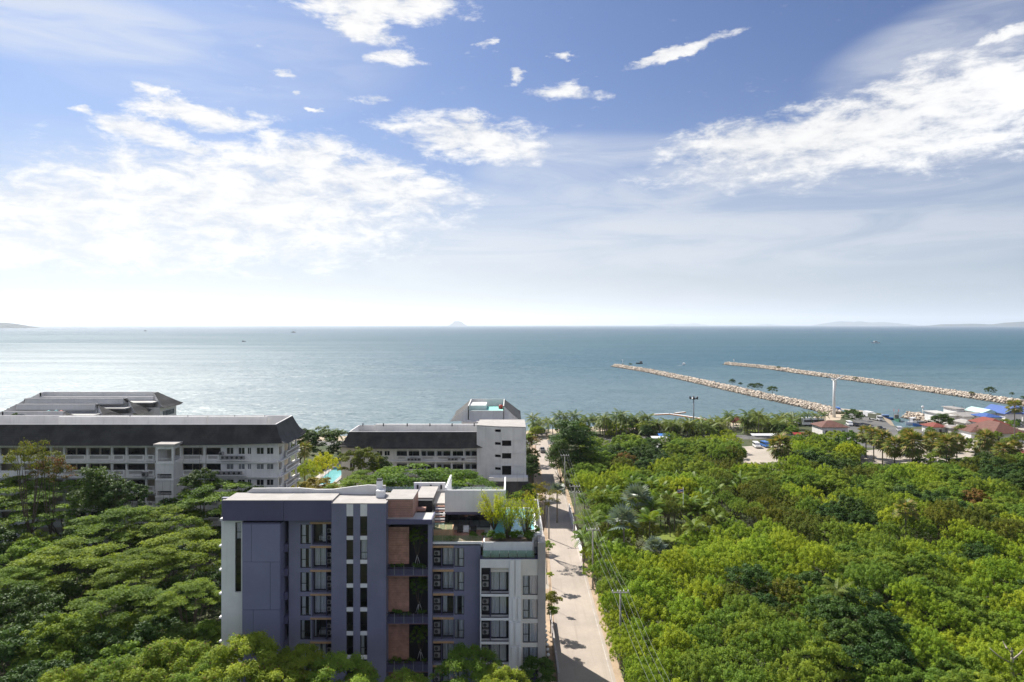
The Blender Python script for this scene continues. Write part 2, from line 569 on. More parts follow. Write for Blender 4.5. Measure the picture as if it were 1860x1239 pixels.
def roof_mat(name, col, axis_scale=3.0):
    m = mat(name, col, 0.6, 0.22, 0.35, spec=0.25, streak=0.35)
    t = NT(m.node_tree)
    p = m.node_tree.nodes['Principled BSDF']
    g = t.n('ShaderNodeNewGeometry')
    wv_ = t.n('ShaderNodeTexWave', wave_type='BANDS', bands_direction='Z', wave_profile='SAW')
    t.l(g.outputs['Position'], wv_.inputs['Vector'])
    wv_.inputs['Scale'].default_value = 0.9
    wx = t.n('ShaderNodeTexWave', wave_type='BANDS', bands_direction='X')
    t.l(g.outputs['Position'], wx.inputs['Vector'])
    wx.inputs['Scale'].default_value = 1.0
    b = t.n('ShaderNodeBump')
    b.inputs['Strength'].default_value = 0.6
    b.inputs['Distance'].default_value = 0.06
    t.l(t.m('ADD', wv_.outputs['Fac'], t.m('MULTIPLY', wx.outputs['Fac'], 0.4)), b.inputs['Height'])
    t.l(b.outputs[0], p.inputs['Normal'])
    return m


M['mansard'] = roof_mat('dark_shingle_roof', (0.058, 0.054, 0.049))

# leaves
L = {}
L['rain'] = leaf_mat('rain_tree_leaves', (0.07, 0.14, 0.020), (0.25, 0.345, 0.05), 0.45)
L['near'] = leaf_mat('young_light_leaves', (0.13, 0.21, 0.026), (0.36, 0.46, 0.07), 0.45, odd=(0.24, 0.10, 0.07), oddamt=0.035)
L['bright'] = leaf_mat('yellow_green_feathery_leaves', (0.15, 0.24, 0.022), (0.42, 0.52, 0.06), 0.5)
L['mid'] = leaf_mat('mid_green_leaves', (0.10, 0.18, 0.026), (0.29, 0.39, 0.06), 0.45)
L['dark'] = leaf_mat('dark_glossy_leaves', (0.028, 0.072, 0.014), (0.095, 0.165, 0.03), 0.28, 0.55, 0.16)
L['olive'] = leaf_mat('olive_leaves', (0.09, 0.125, 0.018), (0.21, 0.235, 0.032), 0.38, odd=(0.20, 0.12, 0.05), oddamt=0.05)
L['rusty'] = leaf_mat('rusty_tinted_leaves', (0.10, 0.11, 0.025), (0.24, 0.18, 0.045), 0.34, odd=(0.30, 0.09, 0.05), oddamt=0.25)
L['yellow'] = leaf_mat('yellowing_leaves', (0.17, 0.155, 0.018), (0.34, 0.27, 0.03), 0.4)
L['lime'] = leaf_mat('lime_yellow_leaves', (0.26, 0.36, 0.025), (0.54, 0.58, 0.05), 0.5)
L['coco'] = leaf_mat('coconut_fronds', (0.05, 0.095, 0.014), (0.17, 0.22, 0.032), 0.34, 0.5, 0.18)
L['areca'] = leaf_mat('areca_fronds', (0.06, 0.135, 0.018), (0.19, 0.27, 0.03), 0.38, 0.5, 0.18)
L['fan'] = leaf_mat('fan_palm_leaves', (0.07, 0.115, 0.022), (0.21, 0.24, 0.055), 0.3, 0.5, 0.18, odd=(0.34, 0.25, 0.11), oddamt=0.14)
L['silver'] = leaf_mat('silver_palm_leaves', (0.11, 0.155, 0.12), (0.21, 0.26, 0.21), 0.2, 0.4, 0.4)
L['planter'] = leaf_mat('balcony_shrub_leaves', (0.05, 0.12, 0.018), (0.13, 0.22, 0.035), 0.35)
L['grassy'] = leaf_mat('lawn_grass', (0.08, 0.15, 0.015), (0.14, 0.22, 0.02), 0.3)
# ------------------------------------------------------------------ the setting: sea, land, air
SEA = -1.5


def sheet(name, pts, z, material, kind='structure', label=None):
    mb = MB()
    mb.face([(p[0], p[1], z) for p in pts])
    return tag(mb.build(name, material), label, None, None, kind)


def sea_mat():
    m = bpy.data.materials.new('sea_water')
    m.use_nodes = True
    t = NT(m.node_tree)
    p = m.node_tree.nodes['Principled BSDF']
    g = t.n('ShaderNodeNewGeometry')
    pos = g.outputs['Position']
    sp = t.n('ShaderNodeSeparateXYZ')
    t.l(pos, sp.inputs[0])
    # shallow, silty water inside the harbour and along the beach, clear blue water further out
    big = t.noise(t.mapping(pos, scale=(0.0022, 0.0045, 1)), 1.0, 4, 0.6)
    yy = t.m('ADD', sp.outputs[1], t.m('MULTIPLY', t.m('SUBTRACT', big.outputs['Fac'], 0.5), 260))
    yy = t.m('ADD', yy, t.m('MULTIPLY', sp.outputs[0], -0.05))
    shal = t.mr(yy, 330, 950, 1.0, 0.0)
    c = t.mix(shal, (0.020, 0.080, 0.115), (0.085, 0.138, 0.158))
    c = t.mix(t.mr(sp.outputs[1], 1500, 7000), c, (0.010, 0.058, 0.110))
    t.l(c, p.inputs['Base Color'])
    band = t.noise(t.mapping(pos, rot=(0, 0, 0.12), scale=(0.0016, 0.011, 1)), 1.0, 5, 0.6)
    t.l(t.m('ADD', t.mr(band.outputs['Fac'], 0.35, 0.65, -0.05, 0.05), t.mr(sp.outputs[1], 250, 2200, 0.47, 0.74)), p.inputs['Roughness'])
    p.inputs['IOR'].default_value = 1.333
    p.inputs['Specular IOR Level'].default_value = 0.5
    w1 = t.noise(t.mapping(pos, rot=(0, 0, 0.25), scale=(0.16, 0.50, 1)), 1.0, 6, 0.62, 0.6)
    w2 = t.noise(t.mapping(pos, rot=(0, 0, -0.15), scale=(0.016, 0.05, 1)), 1.0, 4, 0.6, 0.5)
    # sheltered water behind the moles is calmer
    calm = t.mr(band.outputs['Fac'], 0.38, 0.62, 0.62, 1.0)
    harbour = t.mr(sp.outputs[1], 380, 900, 0.55, 1.0)
    k = t.m('MULTIPLY', calm, harbour)
    w3 = t.noise(t.mapping(pos, rot=(0, 0, 0.1), scale=(0.6, 1.4, 1)), 1.0, 3, 0.6)
    def tilt(nd, amp):
        v = t.n('ShaderNodeVectorMath', operation='SUBTRACT')
        t.l(nd.outputs['Color'], v.inputs[0])
        v.inputs[1].default_value = (0.5, 0.5, 0.5)
        u = t.n('ShaderNodeVectorMath', operation='MULTIPLY')
        t.l(v.outputs[0], u.inputs[0])
        u.inputs[1].default_value = (amp, amp * 1.35, 0)
        return u.outputs[0]
    acc = None
    for nd, amp in ((w1, 2.2), (w2, 0.55), (w3, 2.2)):
        q = tilt(nd, amp)
        if acc is None:
            acc = q
        else:
            v = t.n('ShaderNodeVectorMath', operation='ADD')
            t.l(acc, v.inputs[0])
            t.l(q, v.inputs[1])
            acc = v.outputs[0]
    v = t.n('ShaderNodeVectorMath', operation='SCALE')
    t.l(acc, v.inputs[0])
    t.l(k, v.inputs['Scale'])
    v2 = t.n('ShaderNodeVectorMath', operation='ADD')
    t.l(v.outputs[0], v2.inputs[0])
    v2.inputs[1].default_value = (0, 0, 1)
    v3 = t.n('ShaderNodeVectorMath', operation='NORMALIZE')
    t.l(v2.outputs[0], v3.inputs[0])
    t.l(v3.outputs[0], p.inputs['Normal'])
    return m


mb = MB()
RS = 60000
ring = [(RS * math.cos(2 * math.pi * k / 64), RS * math.sin(2 * math.pi * k / 64), SEA) for k in range(64)]
mb.face(ring)
tag(mb.build('sea', sea_mat()), kind='structure')


def ground_mat():
    m = mat('earth_and_dry_grass', (0.085, 0.085, 0.042), 0.95, 0.2, 0.12, col2=(0.04, 0.06, 0.02), bump=0.4, bscale=2)
    return m


coast = [(-3000, 290), (-400, 287), (-79, 284), (-10, 292), (49, 316), (95, 326), (128, 335), (160, 347), (174, 362), (190, 368), (193, 357),
         (174, 316), (178, 308), (194, 314), (212, 342), (226, 352), (240, 356), (275, 364), (330, 364), (3000, 430)]
mb = MB()
land = [(3000, -700), *reversed(coast), (-3000, -700)]
mb.face([(x, y, 0) for x, y in land])
M['ground'] = ground_mat()
M['sand'] = mat('pale_beach_sand', (0.46, 0.38, 0.28), 0.95, 0.1, 0.2)
tag(mb.build('ground', M['ground']), kind='structure')
mb = MB()
for a, b in zip(coast[:-1], coast[1:]):
    n = Vector((-(b[1] - a[1]), b[0] - a[0], 0)).normalized() * 7
    mb.face([(a[0], a[1], -0.004), (b[0], b[1], -0.004), (b[0] + n.x, b[1] + n.y, -3.0), (a[0] + n.x, a[1] + n.y, -3.0)])
tag(mb.build('shore_bank', M['sand']), kind='structure')
inl = [(x, y - (14 if x < 165 else 5)) for x, y in coast[:9]]
sheet('beach_sand', [*[(x, y) for x, y in inl], *reversed(coast[:9])], 0.012, M['sand'])


def road_mat(name, c, c2, patch=0.0):
    m = mat(name, c, 0.9, 0.1, 0.10, col2=c2, bump=0.25, bscale=6)
    t = NT(m.node_tree)
    p = m.node_tree.nodes['Principled BSDF']
    src = p.inputs['Base Color'].links[0].from_socket
    g = t.n('ShaderNodeNewGeometry')
    st = t.noise(t.mapping(g.outputs['Position'], scale=(1.7, 0.06, 1)), 1.0, 6, 0.65)
    gr = t.noise(g.outputs['Position'], 1.9, 8, 0.7)
    c_ = t.mix(t.mr(st.outputs['Fac'], 0.48, 0.75, 0, 0.5), src, tuple(q * 0.62 for q in c))
    c_ = t.mix(t.mr(gr.outputs['Fac'], 0.52, 0.75, 0, 0.4), c_, tuple(min(1, q * 1.25) for q in c))
    t.l(c_, p.inputs['Base Color'])
    return m


M['lane'] = road_mat('dusty_concrete_lane', (0.41, 0.35, 0.295), (0.33, 0.285, 0.245))
M['verge'] = mat('sandy_verge', (0.44, 0.33, 0.23), 0.95, 0.12, 0.5)
M['asphalt'] = road_mat('worn_asphalt', (0.15, 0.145, 0.14), (0.10, 0.10, 0.10))
M['lot'] = road_mat('pale_gravel_lot', (0.43, 0.375, 0.315), (0.34, 0.30, 0.25))
M['paint_line'] = mat('worn_road_paint', (0.50, 0.46, 0.42), 0.8, 0.12, 0.8)


def strip(cx, hw):
    """Left and right edge of a lane given as (y, centre, half width)."""
    return [(c - h_, y) for y, c, h_ in zip(*hw, cx)] if False else None


lane_rows = [(40, 9.6, 3.7), (88, 9.8, 3.75), (110, 10.2, 3.5), (140, 10.8, 3.2), (186, 11.8, 2.9), (225, 12.0, 2.6), (262, 11.6, 2.5), (292, 11.6, 2.5)]
mb = MB()
for (y0, c0, h0), (y1, c1, h1) in zip(lane_rows[:-1], lane_rows[1:]):
    mb.face([(c0 - h0, y0, 0.024), (c0 + h0, y0, 0.024), (c1 + h1, y1, 0.024), (c1 - h1, y1, 0.024)])
tag(mb.build('lane_road', M['lane']), kind='structure')
mb = MB()
for (y0, c0, h0), (y1, c1, h1) in zip(lane_rows[:-1], lane_rows[1:]):
    if y1 < 290:
        mb.face([(c0 + h0 - 0.55, y0, 0.030), (c0 + h0 - 0.43, y0, 0.030), (c1 + h1 - 0.43, y1, 0.030), (c1 + h1 - 0.55, y1, 0.030)])
tag(mb.build('edge_line', M['paint_line']), kind='structure')
mb = MB()
for (y0, c0, h0), (y1, c1, h1) in zip(lane_rows[:-1], lane_rows[1:]):
    mb.face([(c0 - h0 - 2.6, y0, 0.012), (c0 + h0 + 1.0, y0, 0.012), (c1 + h1 + 1.0, y1, 0.012), (c1 - h1 - 2.6, y1, 0.012)])
tag(mb.build('sandy_verge_path', M['verge']), kind='structure')
sheet('beach_road', [(-400, 256), (14, 264), (60, 274), (120, 278), (165, 282), (165, 292), (120, 289), (60, 285), (14, 275), (-400, 266)], 0.018, M['asphalt'])
sheet('gravel_lot', [P(1338, 812)[:2], P(1352, 842)[:2], P(1420, 858)[:2], P(1450, 834)[:2], P(1428, 806)[:2]], 0.016, M['lot'])
sheet('harbour_car_park', [P(1500, 786)[:2], P(1560, 812)[:2], P(1625, 815)[:2], P(1690, 800)[:2], P(1700, 781)[:2], (178, 305), (174, 313), (190, 355), (186, 366), (176, 361), (165, 330)], 0.020, M['asphalt'])
sheet('sandy_yard', [P(1535, 822)[:2], P(1560, 842)[:2], P(1770, 842)[:2], P(1770, 802)[:2], P(1640, 812)[:2]], 0.016, M['lot'])
sheet('village_yard', [P(1690, 800)[:2], P(1960, 830)[:2], (330, 360), (240, 354), (214, 341), (196, 313)], 0.014, M['lot'])
M['lawn'] = mat('mown_lawn', (0.17, 0.22, 0.03), 0.9, 0.15, 0.5)
sheet('park_lawn', [P(1165, 955)[:2], P(1170, 985)[:2], P(1260, 985)[:2], P(1262, 950)[:2]], 0.016, M['lawn'])
sheet('hotel_lawn', [P(520, 885)[:2], P(520, 935)[:2], P(640, 935)[:2], P(640, 885)[:2]], 0.016, mat('dry_lawn', (0.28, 0.24, 0.05), 0.9, 0.15, 0.5))
sheet('beach_lawn', [P(1355, 781)[:2], P(1362, 790)[:2], P(1415, 790)[:2], P(1405, 780)[:2]], 0.017, M['lawn'])
sheet('hotel_forecourt', [(-70, 120), (6.5, 120), (7.5, 200), (-55, 200)], 0.013, M['lot'])


# ------------------------------------------------------------------ islands and hills on the horizon
def ridge(name, px0, px1, dist, prof, material, depth):
    """A ridge of hills: prof = heights in picture rows above the horizon at even steps; it has a front, a crest and a back."""
    mb = MB()
    n = 56
    rr = random.Random(int(px0))
    xs = [X(px0 + (px1 - px0) * i / n, dist) for i in range(n + 1)]
    hs_ = []
    for i in range(n + 1):
        u = i / n * (len(prof) - 1)
        k = min(int(u), len(prof) - 2)
        t_ = u - k
        t_ = t_ * t_ * (3 - 2 * t_)
        hh = (prof[k] * (1 - t_) + prof[k + 1] * t_)
        hh *= 1 + 0.12 * mnoise.noise((i * 0.45, px0, 0)) + 0.05 * mnoise.noise((i * 1.3, px0, 5))
        hs_.append(max(0.0, hh) * dist / F)
    rows = [(-0.5, 0.0), (-0.34, 0.35), (-0.2, 0.66), (-0.08, 0.92), (0.0, 1.0), (0.14, 0.8), (0.5, 0.0)]
    idx = []
    for i in range(n + 1):
        col_ = []
        for s_, k_ in rows:
            wob = 1 + (0.18 * mnoise.noise((i * 0.5, s_ * 9, px0)) if 0 < k_ < 1 else 0)
            sh = min(1.0, 0.15 + hs_[i] / (max(hs_) + 1e-6))
            mb.v.append((xs[i], dist + s_ * depth * sh, SEA - 6 + (hs_[i] + 6) * min(1, k_ * wob)))
            col_.append(len(mb.v) - 1)
        idx.append(col_)
    for i in range(n):
        for k in range(len(rows) - 1):
            mb.f.append((idx[i][k], idx[i + 1][k], idx[i + 1][k + 1], idx[i][k + 1]))
            mb.smooth.append(False)
    return tag(mb.build(name, material), kind='structure')


M['island'] = mat('forested_island', (0.022, 0.034, 0.028), 0.95, 0.2, 0.004)
ridge('island_hill', -60, 44, 9500, [3, 7, 9.5, 10.5, 10, 7.5, 1], M['island'], 1400)
ridge('island_hill', 814, 850, 27000, [0.5, 4, 8.5, 9, 7.5, 3, 0.5], M['island'], 2500)
ridge('island_hill', 1190, 1290, 42000, [0.5, 2, 3.5, 2.5, 3.2, 4.5, 2, 0.5], M['island'], 3000)
ridge('island_hill', 1370, 1420, 42000, [0.5, 2, 2.5, 1.5, 0.5], M['island'], 3000)
ridge('mainland_hills', 1485, 1662, 34000, [0.5, 5, 8, 7, 7.5, 6, 6.5, 5, 3, 0.5], M['island'], 5000)
ridge('mainland_hills', 1672, 2400, 19000, [0.5, 4, 5, 4, 8, 10.5, 9, 8, 11, 13, 18, 24, 19, 21, 16, 19, 13, 8], M['island'], 5000)

# the humid sea air
mb = MB()
mb.box(-64000, 64000, -64000, 64000, -7.8, 760)
hz = mb.build('haze', None)
hm = bpy.data.materials.new('sea_air')
hm.use_nodes = True
hm.node_tree.nodes.clear()
t = NT(hm.node_tree)
pv = t.n('ShaderNodeVolumePrincipled')
pv.inputs['Color'].default_value = (0.88, 0.94, 1.0, 1)
pv.inputs['Density'].default_value = 4.2e-5
pv.inputs['Anisotropy'].default_value = 0.35
t.l(pv.outputs[0], t.n('ShaderNodeOutputMaterial').inputs['Volume'])
hz.data.materials.append(hm)
tag(hz, kind='stuff')


# ------------------------------------------------------------------ foliage
def unit(a):
    return a / (np.linalg.norm(a, axis=1, keepdims=True) + 1e-9)


def leaves_mesh(name, pos, nor, ln, wd, tint, tan=None, fold=0.12):
    n = len(pos)
    nor = unit(nor)
    t_ = rng.normal(size=(n, 3)) if tan is None else tan
    t_ = unit(t_ - nor * np.sum(t_ * nor, axis=1, keepdims=True))
    b = np.cross(nor, t_)
    ln = np.asarray(ln).reshape(-1, 1)
    wd = np.asarray(wd).reshape(-1, 1)
    v = np.empty((n, 4, 3))
    v[:, 0] = pos - t_ * ln * 0.5
    v[:, 1] = pos + b * wd * 0.5 + nor * wd * fold
    v[:, 2] = pos + t_ * ln * 0.5
    v[:, 3] = pos - b * wd * 0.5 + nor * wd * fold
    return quads_mesh(name, v.reshape(-1, 3), tint)


def quads_mesh(name, v, tint):
    n = len(v) // 4
    me = bpy.data.meshes.new(name)
    me.vertices.add(4 * n)
    me.vertices.foreach_set('co', v.astype(np.float32).ravel())
    me.loops.add(4 * n)
    me.loops.foreach_set('vertex_index', np.arange(4 * n, dtype=np.int32))
    me.polygons.add(n)
    me.polygons.foreach_set('loop_start', np.arange(0, 4 * n, 4, dtype=np.int32))
    at = me.attributes.new('tint', 'FLOAT', 'FACE')
    at.data.foreach_set('value', np.clip(tint, 0, 1).astype(np.float32))
    me.update(calc_edges=True)
    return me


def crown_mesh(name, clumps, radii, per, ln, wd, up=0.6, out=0.6, shell=0.55, flat=1.0, tan_out=0.0):
    """Leaves gathered in clumps: clumps (k,3), radii (k,) or (k,3); up/out steer the leaf normals."""
    k = len(clumps)
    radii = np.asarray(radii, float)
    if radii.ndim == 1:
        radii = np.stack([radii, radii, radii * flat], axis=1)
    vol = radii[:, 0] * radii[:, 1]
    cnt = np.maximum(4, (per * vol / vol.mean()).astype(int))
    ci_ = np.repeat(np.arange(k), cnt)
    n = len(ci_)
    d = unit(rng.normal(size=(n, 3)))
    d[:, 2] = np.where(d[:, 2] < -0.25, -d[:, 2] * 0.7, d[:, 2])
    rad = shell + (1 - shell) * rng.random(n) ** 0.5
    rad *= 1 + 0.14 * rng.normal(size=n)
    pos = clumps[ci_] + d * radii[ci_] * rad[:, None]
    cen = clumps.mean(axis=0)
    o = unit(pos - cen)
    nor = d * out + np.array([0, 0, 1.0]) * up + rng.normal(size=(n, 3)) * 0.45
    tint = 0.5 + 0.30 * rng.normal(size=k)[ci_] + 0.2 * rng.normal(size=n)
    tan = None
    if tan_out:
        tan = o * np.array([1, 1, 0.2]) * tan_out + rng.normal(size=(n, 3)) * 0.5
    l_ = ln * (0.7 + 0.6 * rng.random(n))
    return leaves_mesh(name, pos, nor, l_, l_ * wd, tint, tan)


def rain_crown(R_, hc, k=95, per=190, ln=0.34):
    """Wide umbrella crown in flat layered pads."""
    th = rng.random(k) * 2 * np.pi
    r = np.sqrt(rng.random(k)) * R_ * 0.95
    lob = 1 + 0.14 * np.sin(th * 3 + rng.random() * 6) + 0.10 * np.sin(th * 5 + rng.random() * 6)
    z = hc * np.sqrt(np.clip(1 - (r / (R_ * 1.02)) ** 2, 0, 1)) * (0.86 + 0.2 * rng.random(k))
    low = rng.random(k) < 0.22
    z = np.where(low, z * (0.35 + 0.4 * rng.random(k)), z)
    cl = np.stack([r * np.cos(th) * lob, r * np.sin(th) * lob, z], 1)
    rr = R_ * (0.105 + 0.085 * rng.random(k))
    rad = np.stack([rr * 1.1, rr * 1.1, rr * 0.24], 1)
    return crown_mesh('crown', cl, rad, per, ln, 0.52, up=1.0, out=0.35, shell=0.3)


def bush_crown(R_, hc, k=70, per=120, ln=0.34, wd=0.42, cr=0.17, up=0.45, tall=1.0):
    """Rounded, knobbly crown made of many rising sprays."""
    th = rng.random(k) * 2 * np.pi
    r = np.sqrt(rng.random(k)) * R_ * 0.92
    lob = 1 + 0.16 * np.sin(th * 2 + rng.random() * 6) + 0.12 * np.sin(th * 4 + rng.random() * 6)
    z = hc * np.sqrt(np.clip(1 - (r / R_) ** 2 * 0.85, 0, 1)) * (0.72 + 0.34 * rng.random(k))
    low = rng.random(k) < 0.33
    z = np.where(low, z * (0.2 + 0.6 * rng.random(k)), z)
    cl = np.stack([r * np.cos(th) * lob, r * np.sin(th) * lob, z], 1)
    rr = R_ * cr * (0.65 + 0.75 * rng.random(k))
    rad = np.stack([rr, rr, rr * tall], 1)
    return crown_mesh('crown', cl, rad, per, ln, wd, up=up, out=0.75, shell=0.45)


def trunk_mesh(h, rt, spread, hc, n=5, seed=0):
    rr = random.Random(seed)
    mb = MB()
    fork = h * 0.45
    mb.tube([(0, 0, -0.3), (0.05 * h * rr.uniform(-1, 1) * 0.5, 0, fork * 0.5), (0, 0, fork)], [rt * 1.25, rt, rt * 0.85], 8)
    for k in range(n):
        a = 2 * math.pi * k / n + rr.uniform(-0.4, 0.4)
        r = spread * rr.uniform(0.45, 0.75)
        p1 = (math.cos(a) * r * 0.4, math.sin(a) * r * 0.4, fork + (h - fork) * 0.45)
        p2 = (math.cos(a) * r, math.sin(a) * r, h + hc * rr.uniform(0.15, 0.55))
        mb.tube([(0, 0, fork - 0.2), p1, p2], [rt * 0.6, rt * 0.42, rt * 0.12], 6)
    return mb.mesh('trunk')


CR = {
    'rain': [rain_crown(8.0, 6.4, 92, 210) for _ in range(4)],
    'near': [bush_crown(4.6, 4.4, 95, 210, 0.30, 0.36, 0.15, 0.6) for _ in range(3)],
    'feather': [bush_crown(4.0, 4.8, 165, 46, 0.28, 0.42, 0.076, 0.45, 1.9) for _ in range(5)],
    'broad': [bush_crown(4.3, 5.2, 105, 90, 0.31, 0.55, 0.135, 0.6, 0.8) for _ in range(4)],
    'tall': [bush_crown(3.0, 9.0, 110, 95, 0.36, 0.5, 0.26, 0.5, 1.0) for _ in range(2)],
    'sparse': [bush_crown(3.6, 4.6, 48, 60, 0.30, 0.42, 0.16, 0.5, 0.9) for _ in range(2)],
    'small': [bush_crown(1.5, 1.7, 34, 60, 0.26, 0.45, 0.24, 0.5) for _ in range(2)],
}
TR = {
    'rain': trunk_mesh(8.5, 0.42, 6.5, 5.4, 7, 1), 'near': trunk_mesh(6.5, 0.2, 3.6, 4.2, 6, 2), 'feather': trunk_mesh(3.4, 0.13, 3.0, 4.2, 5, 3),
    'broad': trunk_mesh(3.6, 0.2, 3.2, 5.0, 5, 4), 'tall': trunk_mesh(6.0, 0.28, 2.2, 9.0, 5, 5), 'sparse': trunk_mesh(3.6, 0.15, 3.0, 4.4, 8, 6), 'small': trunk_mesh(0.7, 0.06, 1.0, 1.4, 4, 7),
}
BASE = {'rain': (8.5, 8.0, 6.4), 'near': (6.5, 4.6, 4.4), 'feather': (2.6, 4.0, 4.4), 'broad': (2.6, 4.3, 5.0), 'tall': (5.0, 3.0, 9.0), 'sparse': (3.4, 3.6, 4.6), 'small': (0.35, 1.5, 1.7)}


def tree(kind, x, y, top, rad, leaf, name, label, cat, group=None, vi=None, z=0.0, squash=1.0):
    """A tree or shrub whose crown tops out at height top and spreads to radius rad."""
    hb, R0, hc = BASE[kind]
    sr = rad / R0
    root = empty(name, (x, y, z), random.uniform(0, 6.28), label, cat, group)
    hgt = top - z
    chh = hc * sr * squash
    chh = min(chh, hgt * 0.8)
    crz = hgt - chh
    cr = CR[kind][random.randrange(len(CR[kind])) if vi is None else vi % len(CR[kind])]
    add('crown', cr, L[leaf], root, (0, 0, crz), random.uniform(0, 6.28), (sr, sr, chh / hc))
    tz = crz / {'rain': 8.5, 'near': 6.5, 'feather': 3.4, 'broad': 3.6, 'tall': 6.0, 'sparse': 3.6, 'small': 0.7}[kind]
    add('trunk', TR[kind], M['trunk'], root, (0, 0, 0), 0, (sr, sr, max(0.3, tz)))
    return root


# palms ------------------------------------------------------------------
def frond_quads(ln, droop, lift, width, pairs=11, leaflet=0.55, hang=0.35):
    """A pinnate frond along +x: arching midrib with hanging leaflets, as quads."""
    out, tint = [], []
    def mid(s):
        return np.array([ln * s * (1 - 0.12 * s * droop), 0, lift * ln * s - droop * ln * 0.62 * s * s])
    for k in range(pairs):
        s0, s1 = 0.10 + 0.9 * k / pairs, 0.10 + 0.9 * (k + 0.75) / pairs
        a, b = mid(s0), mid(s1)
        wl = width * math.sin(math.pi * min(1, 0.18 + 0.8 * s0)) ** 0.6
        for sd_ in (-1, 1):
            tip = (a + b) / 2 + np.array([wl * 0.45, sd_ * wl, -hang * wl])
            out += [a, b, tip + np.array([0.06, 0, 0]), tip - np.array([0.06, 0, 0.03])]
            tint.append(0.45 + 0.3 * rng.random())
    a, b = mid(0), mid(0.6)
    out += [a + [0, 0.03, 0], a - [0, 0.03, 0], b - [0, 0.015, 0], b + [0, 0.015, 0]]
    tint.append(0.9)
    return np.array(out), np.array(tint)


def rotz(v, a):
    c, s_ = math.cos(a), math.sin(a)
    return v @ np.array([[c, s_, 0], [-s_, c, 0], [0, 0, 1]])


def palm_crown(n, ln, width, lo=-0.15, hi=1.1, droop=(0.6, 1.3), hang=0.4, wind=0.0):
    vs, ts = [], []
    for k in range(n):
        lift = lo + (hi - lo) * (k / (n - 1))
        v, t_ = frond_quads(ln * random.uniform(0.85, 1.08) * (1 - 0.2 * max(0, lift - 0.6)), random.uniform(*droop), lift, width, 10, 0.5, hang)
        vs.append(rotz(v, k * 2.399 + random.uniform(-0.2, 0.2)))
        ts.append(t_ - 0.15 * (lift < 0.1))
    return quads_mesh('crown', np.concatenate(vs), np.concatenate(ts))


def fan_leaf(r, seg=9, ang=2.5, cup=0.25):
    out, tint = [], []
    stem = np.array([0.55 * r, 0, 0.25 * r])
    out += [np.array([0, 0.03, 0]), np.array([0, -0.03, 0]), stem - [0, 0.03, 0], stem + [0, 0.03, 0]]
    tint.append(0.8)
    for k in range(seg):
        a0 = -ang / 2 + ang * k / seg
        a1 = -ang / 2 + ang * (k + 0.86) / seg
        am = (a0 + a1) / 2
        def q(a, rr):
            return stem + np.array([math.cos(a) * rr, math.sin(a) * rr, -cup * rr * rr / r - 0.12 * abs(a) * rr])
        out += [stem, q(a0, r * 0.62), q(am, r), q(a1, r * 0.62)]
        tint.append(0.45 + 0.3 * rng.random())
    return np.array(out), np.array(tint)


FAN_V, FAN_T = fan_leaf(1.25)
FAN = quads_mesh('fan_leaf', FAN_V, FAN_T)
SILV_V, SILV_T = fan_leaf(1.9, 13, 2.9, 0.12)
SILV = quads_mesh('fan_leaf', SILV_V, SILV_T)
_v, _t = frond_quads(3.3, 0.95, 0.75, 0.75, 12)
FROND = quads_mesh('frond', _v, _t)
COCO = [palm_crown(18, 3.4, 0.62, -0.5, 1.15) for _ in range(4)]
ARECA = [palm_crown(15, 2.8, 0.60, 0.15, 1.6, (0.8, 1.5), 0.5) for _ in range(4)]


def bent_trunk(h, r, lean):
    mb = MB()
    pts = [(lean * (k / 5) ** 1.6, 0, h * k / 5 - (0.2 if k == 0 else 0)) for k in range(6)]
    mb.tube(pts, [r * 1.35, r, r * 0.9, r * 0.85, r * 0.8, r * 0.75], 7)
    return mb.mesh('trunk')


CTRUNK = [bent_trunk(1.0, 0.16, l) for l in (0.0, 0.09, -0.06)]


def palm(x, y, h, crown, leaf, sc, name, label, cat, group=None, z=0.0):
    root = empty(name, (x, y, z), random.uniform(0, 6.28), label, cat, group)
    li = random.randrange(3)
    lean = (0.0, 0.09, -0.06)[li]
    add('trunk', CTRUNK[li], M['palm_trunk'], root, (0, 0, 0), 0, (1, 1, h))
    add('crown', random.choice(crown), L[leaf], root, (lean, 0, h), random.uniform(0, 6), (sc, sc, sc))
    return root


def fan_palm(x, y, h, label, sc=1.0, group=None, leaf='fan', mesh=None, n=30, name='sugar_palm', cat='palm tree', trunk=True, lo=-0.95, hi=1.2):
    """Fan palm: every fan is a part, set on a ball round the trunk top."""
    root = empty(name, (x, y, 0), random.uniform(0, 6.28), label, cat, group)
    if trunk:
        add('trunk', CTRUNK[0], M['palm_trunk'], root, (0, 0, 0), 0, (1.3, 1.3, h))
    for k in range(n):
        el = lo + (hi - lo) * (k + 0.5) / n
        o = add('fan_leaf', mesh or FAN, L[leaf], root, (0, 0, h + 0.25 * sc * el), 0, (sc * random.uniform(0.85, 1.12),) * 3)
        o.rotation_euler = (random.uniform(-0.35, 0.35), -el, k * 2.399 + random.uniform(-0.25, 0.25))
    return root


def frond_palm(x, y, h, label, sc=1.0, leaf='areca', n=14, name='feather_palm', group=None, lo=-0.15, hi=1.0):
    root = empty(name, (x, y, 0), random.uniform(0, 6.28), label, 'palm tree', group)
    add('trunk', CTRUNK[0], M['palm_trunk'], root, (0, 0, 0), 0, (1.0, 1.0, h))
    for k in range(n):
        el = lo + (hi - lo) * (k + 0.5) / n
        o = add('frond', FROND, L[leaf], root, (0, 0, h), 0, (sc * random.uniform(0.85, 1.1),) * 3)
        o.rotation_euler = (random.uniform(-0.3, 0.3), -el * 0.8 + 0.15, k * 2.399 + random.uniform(-0.2, 0.2))
    return root
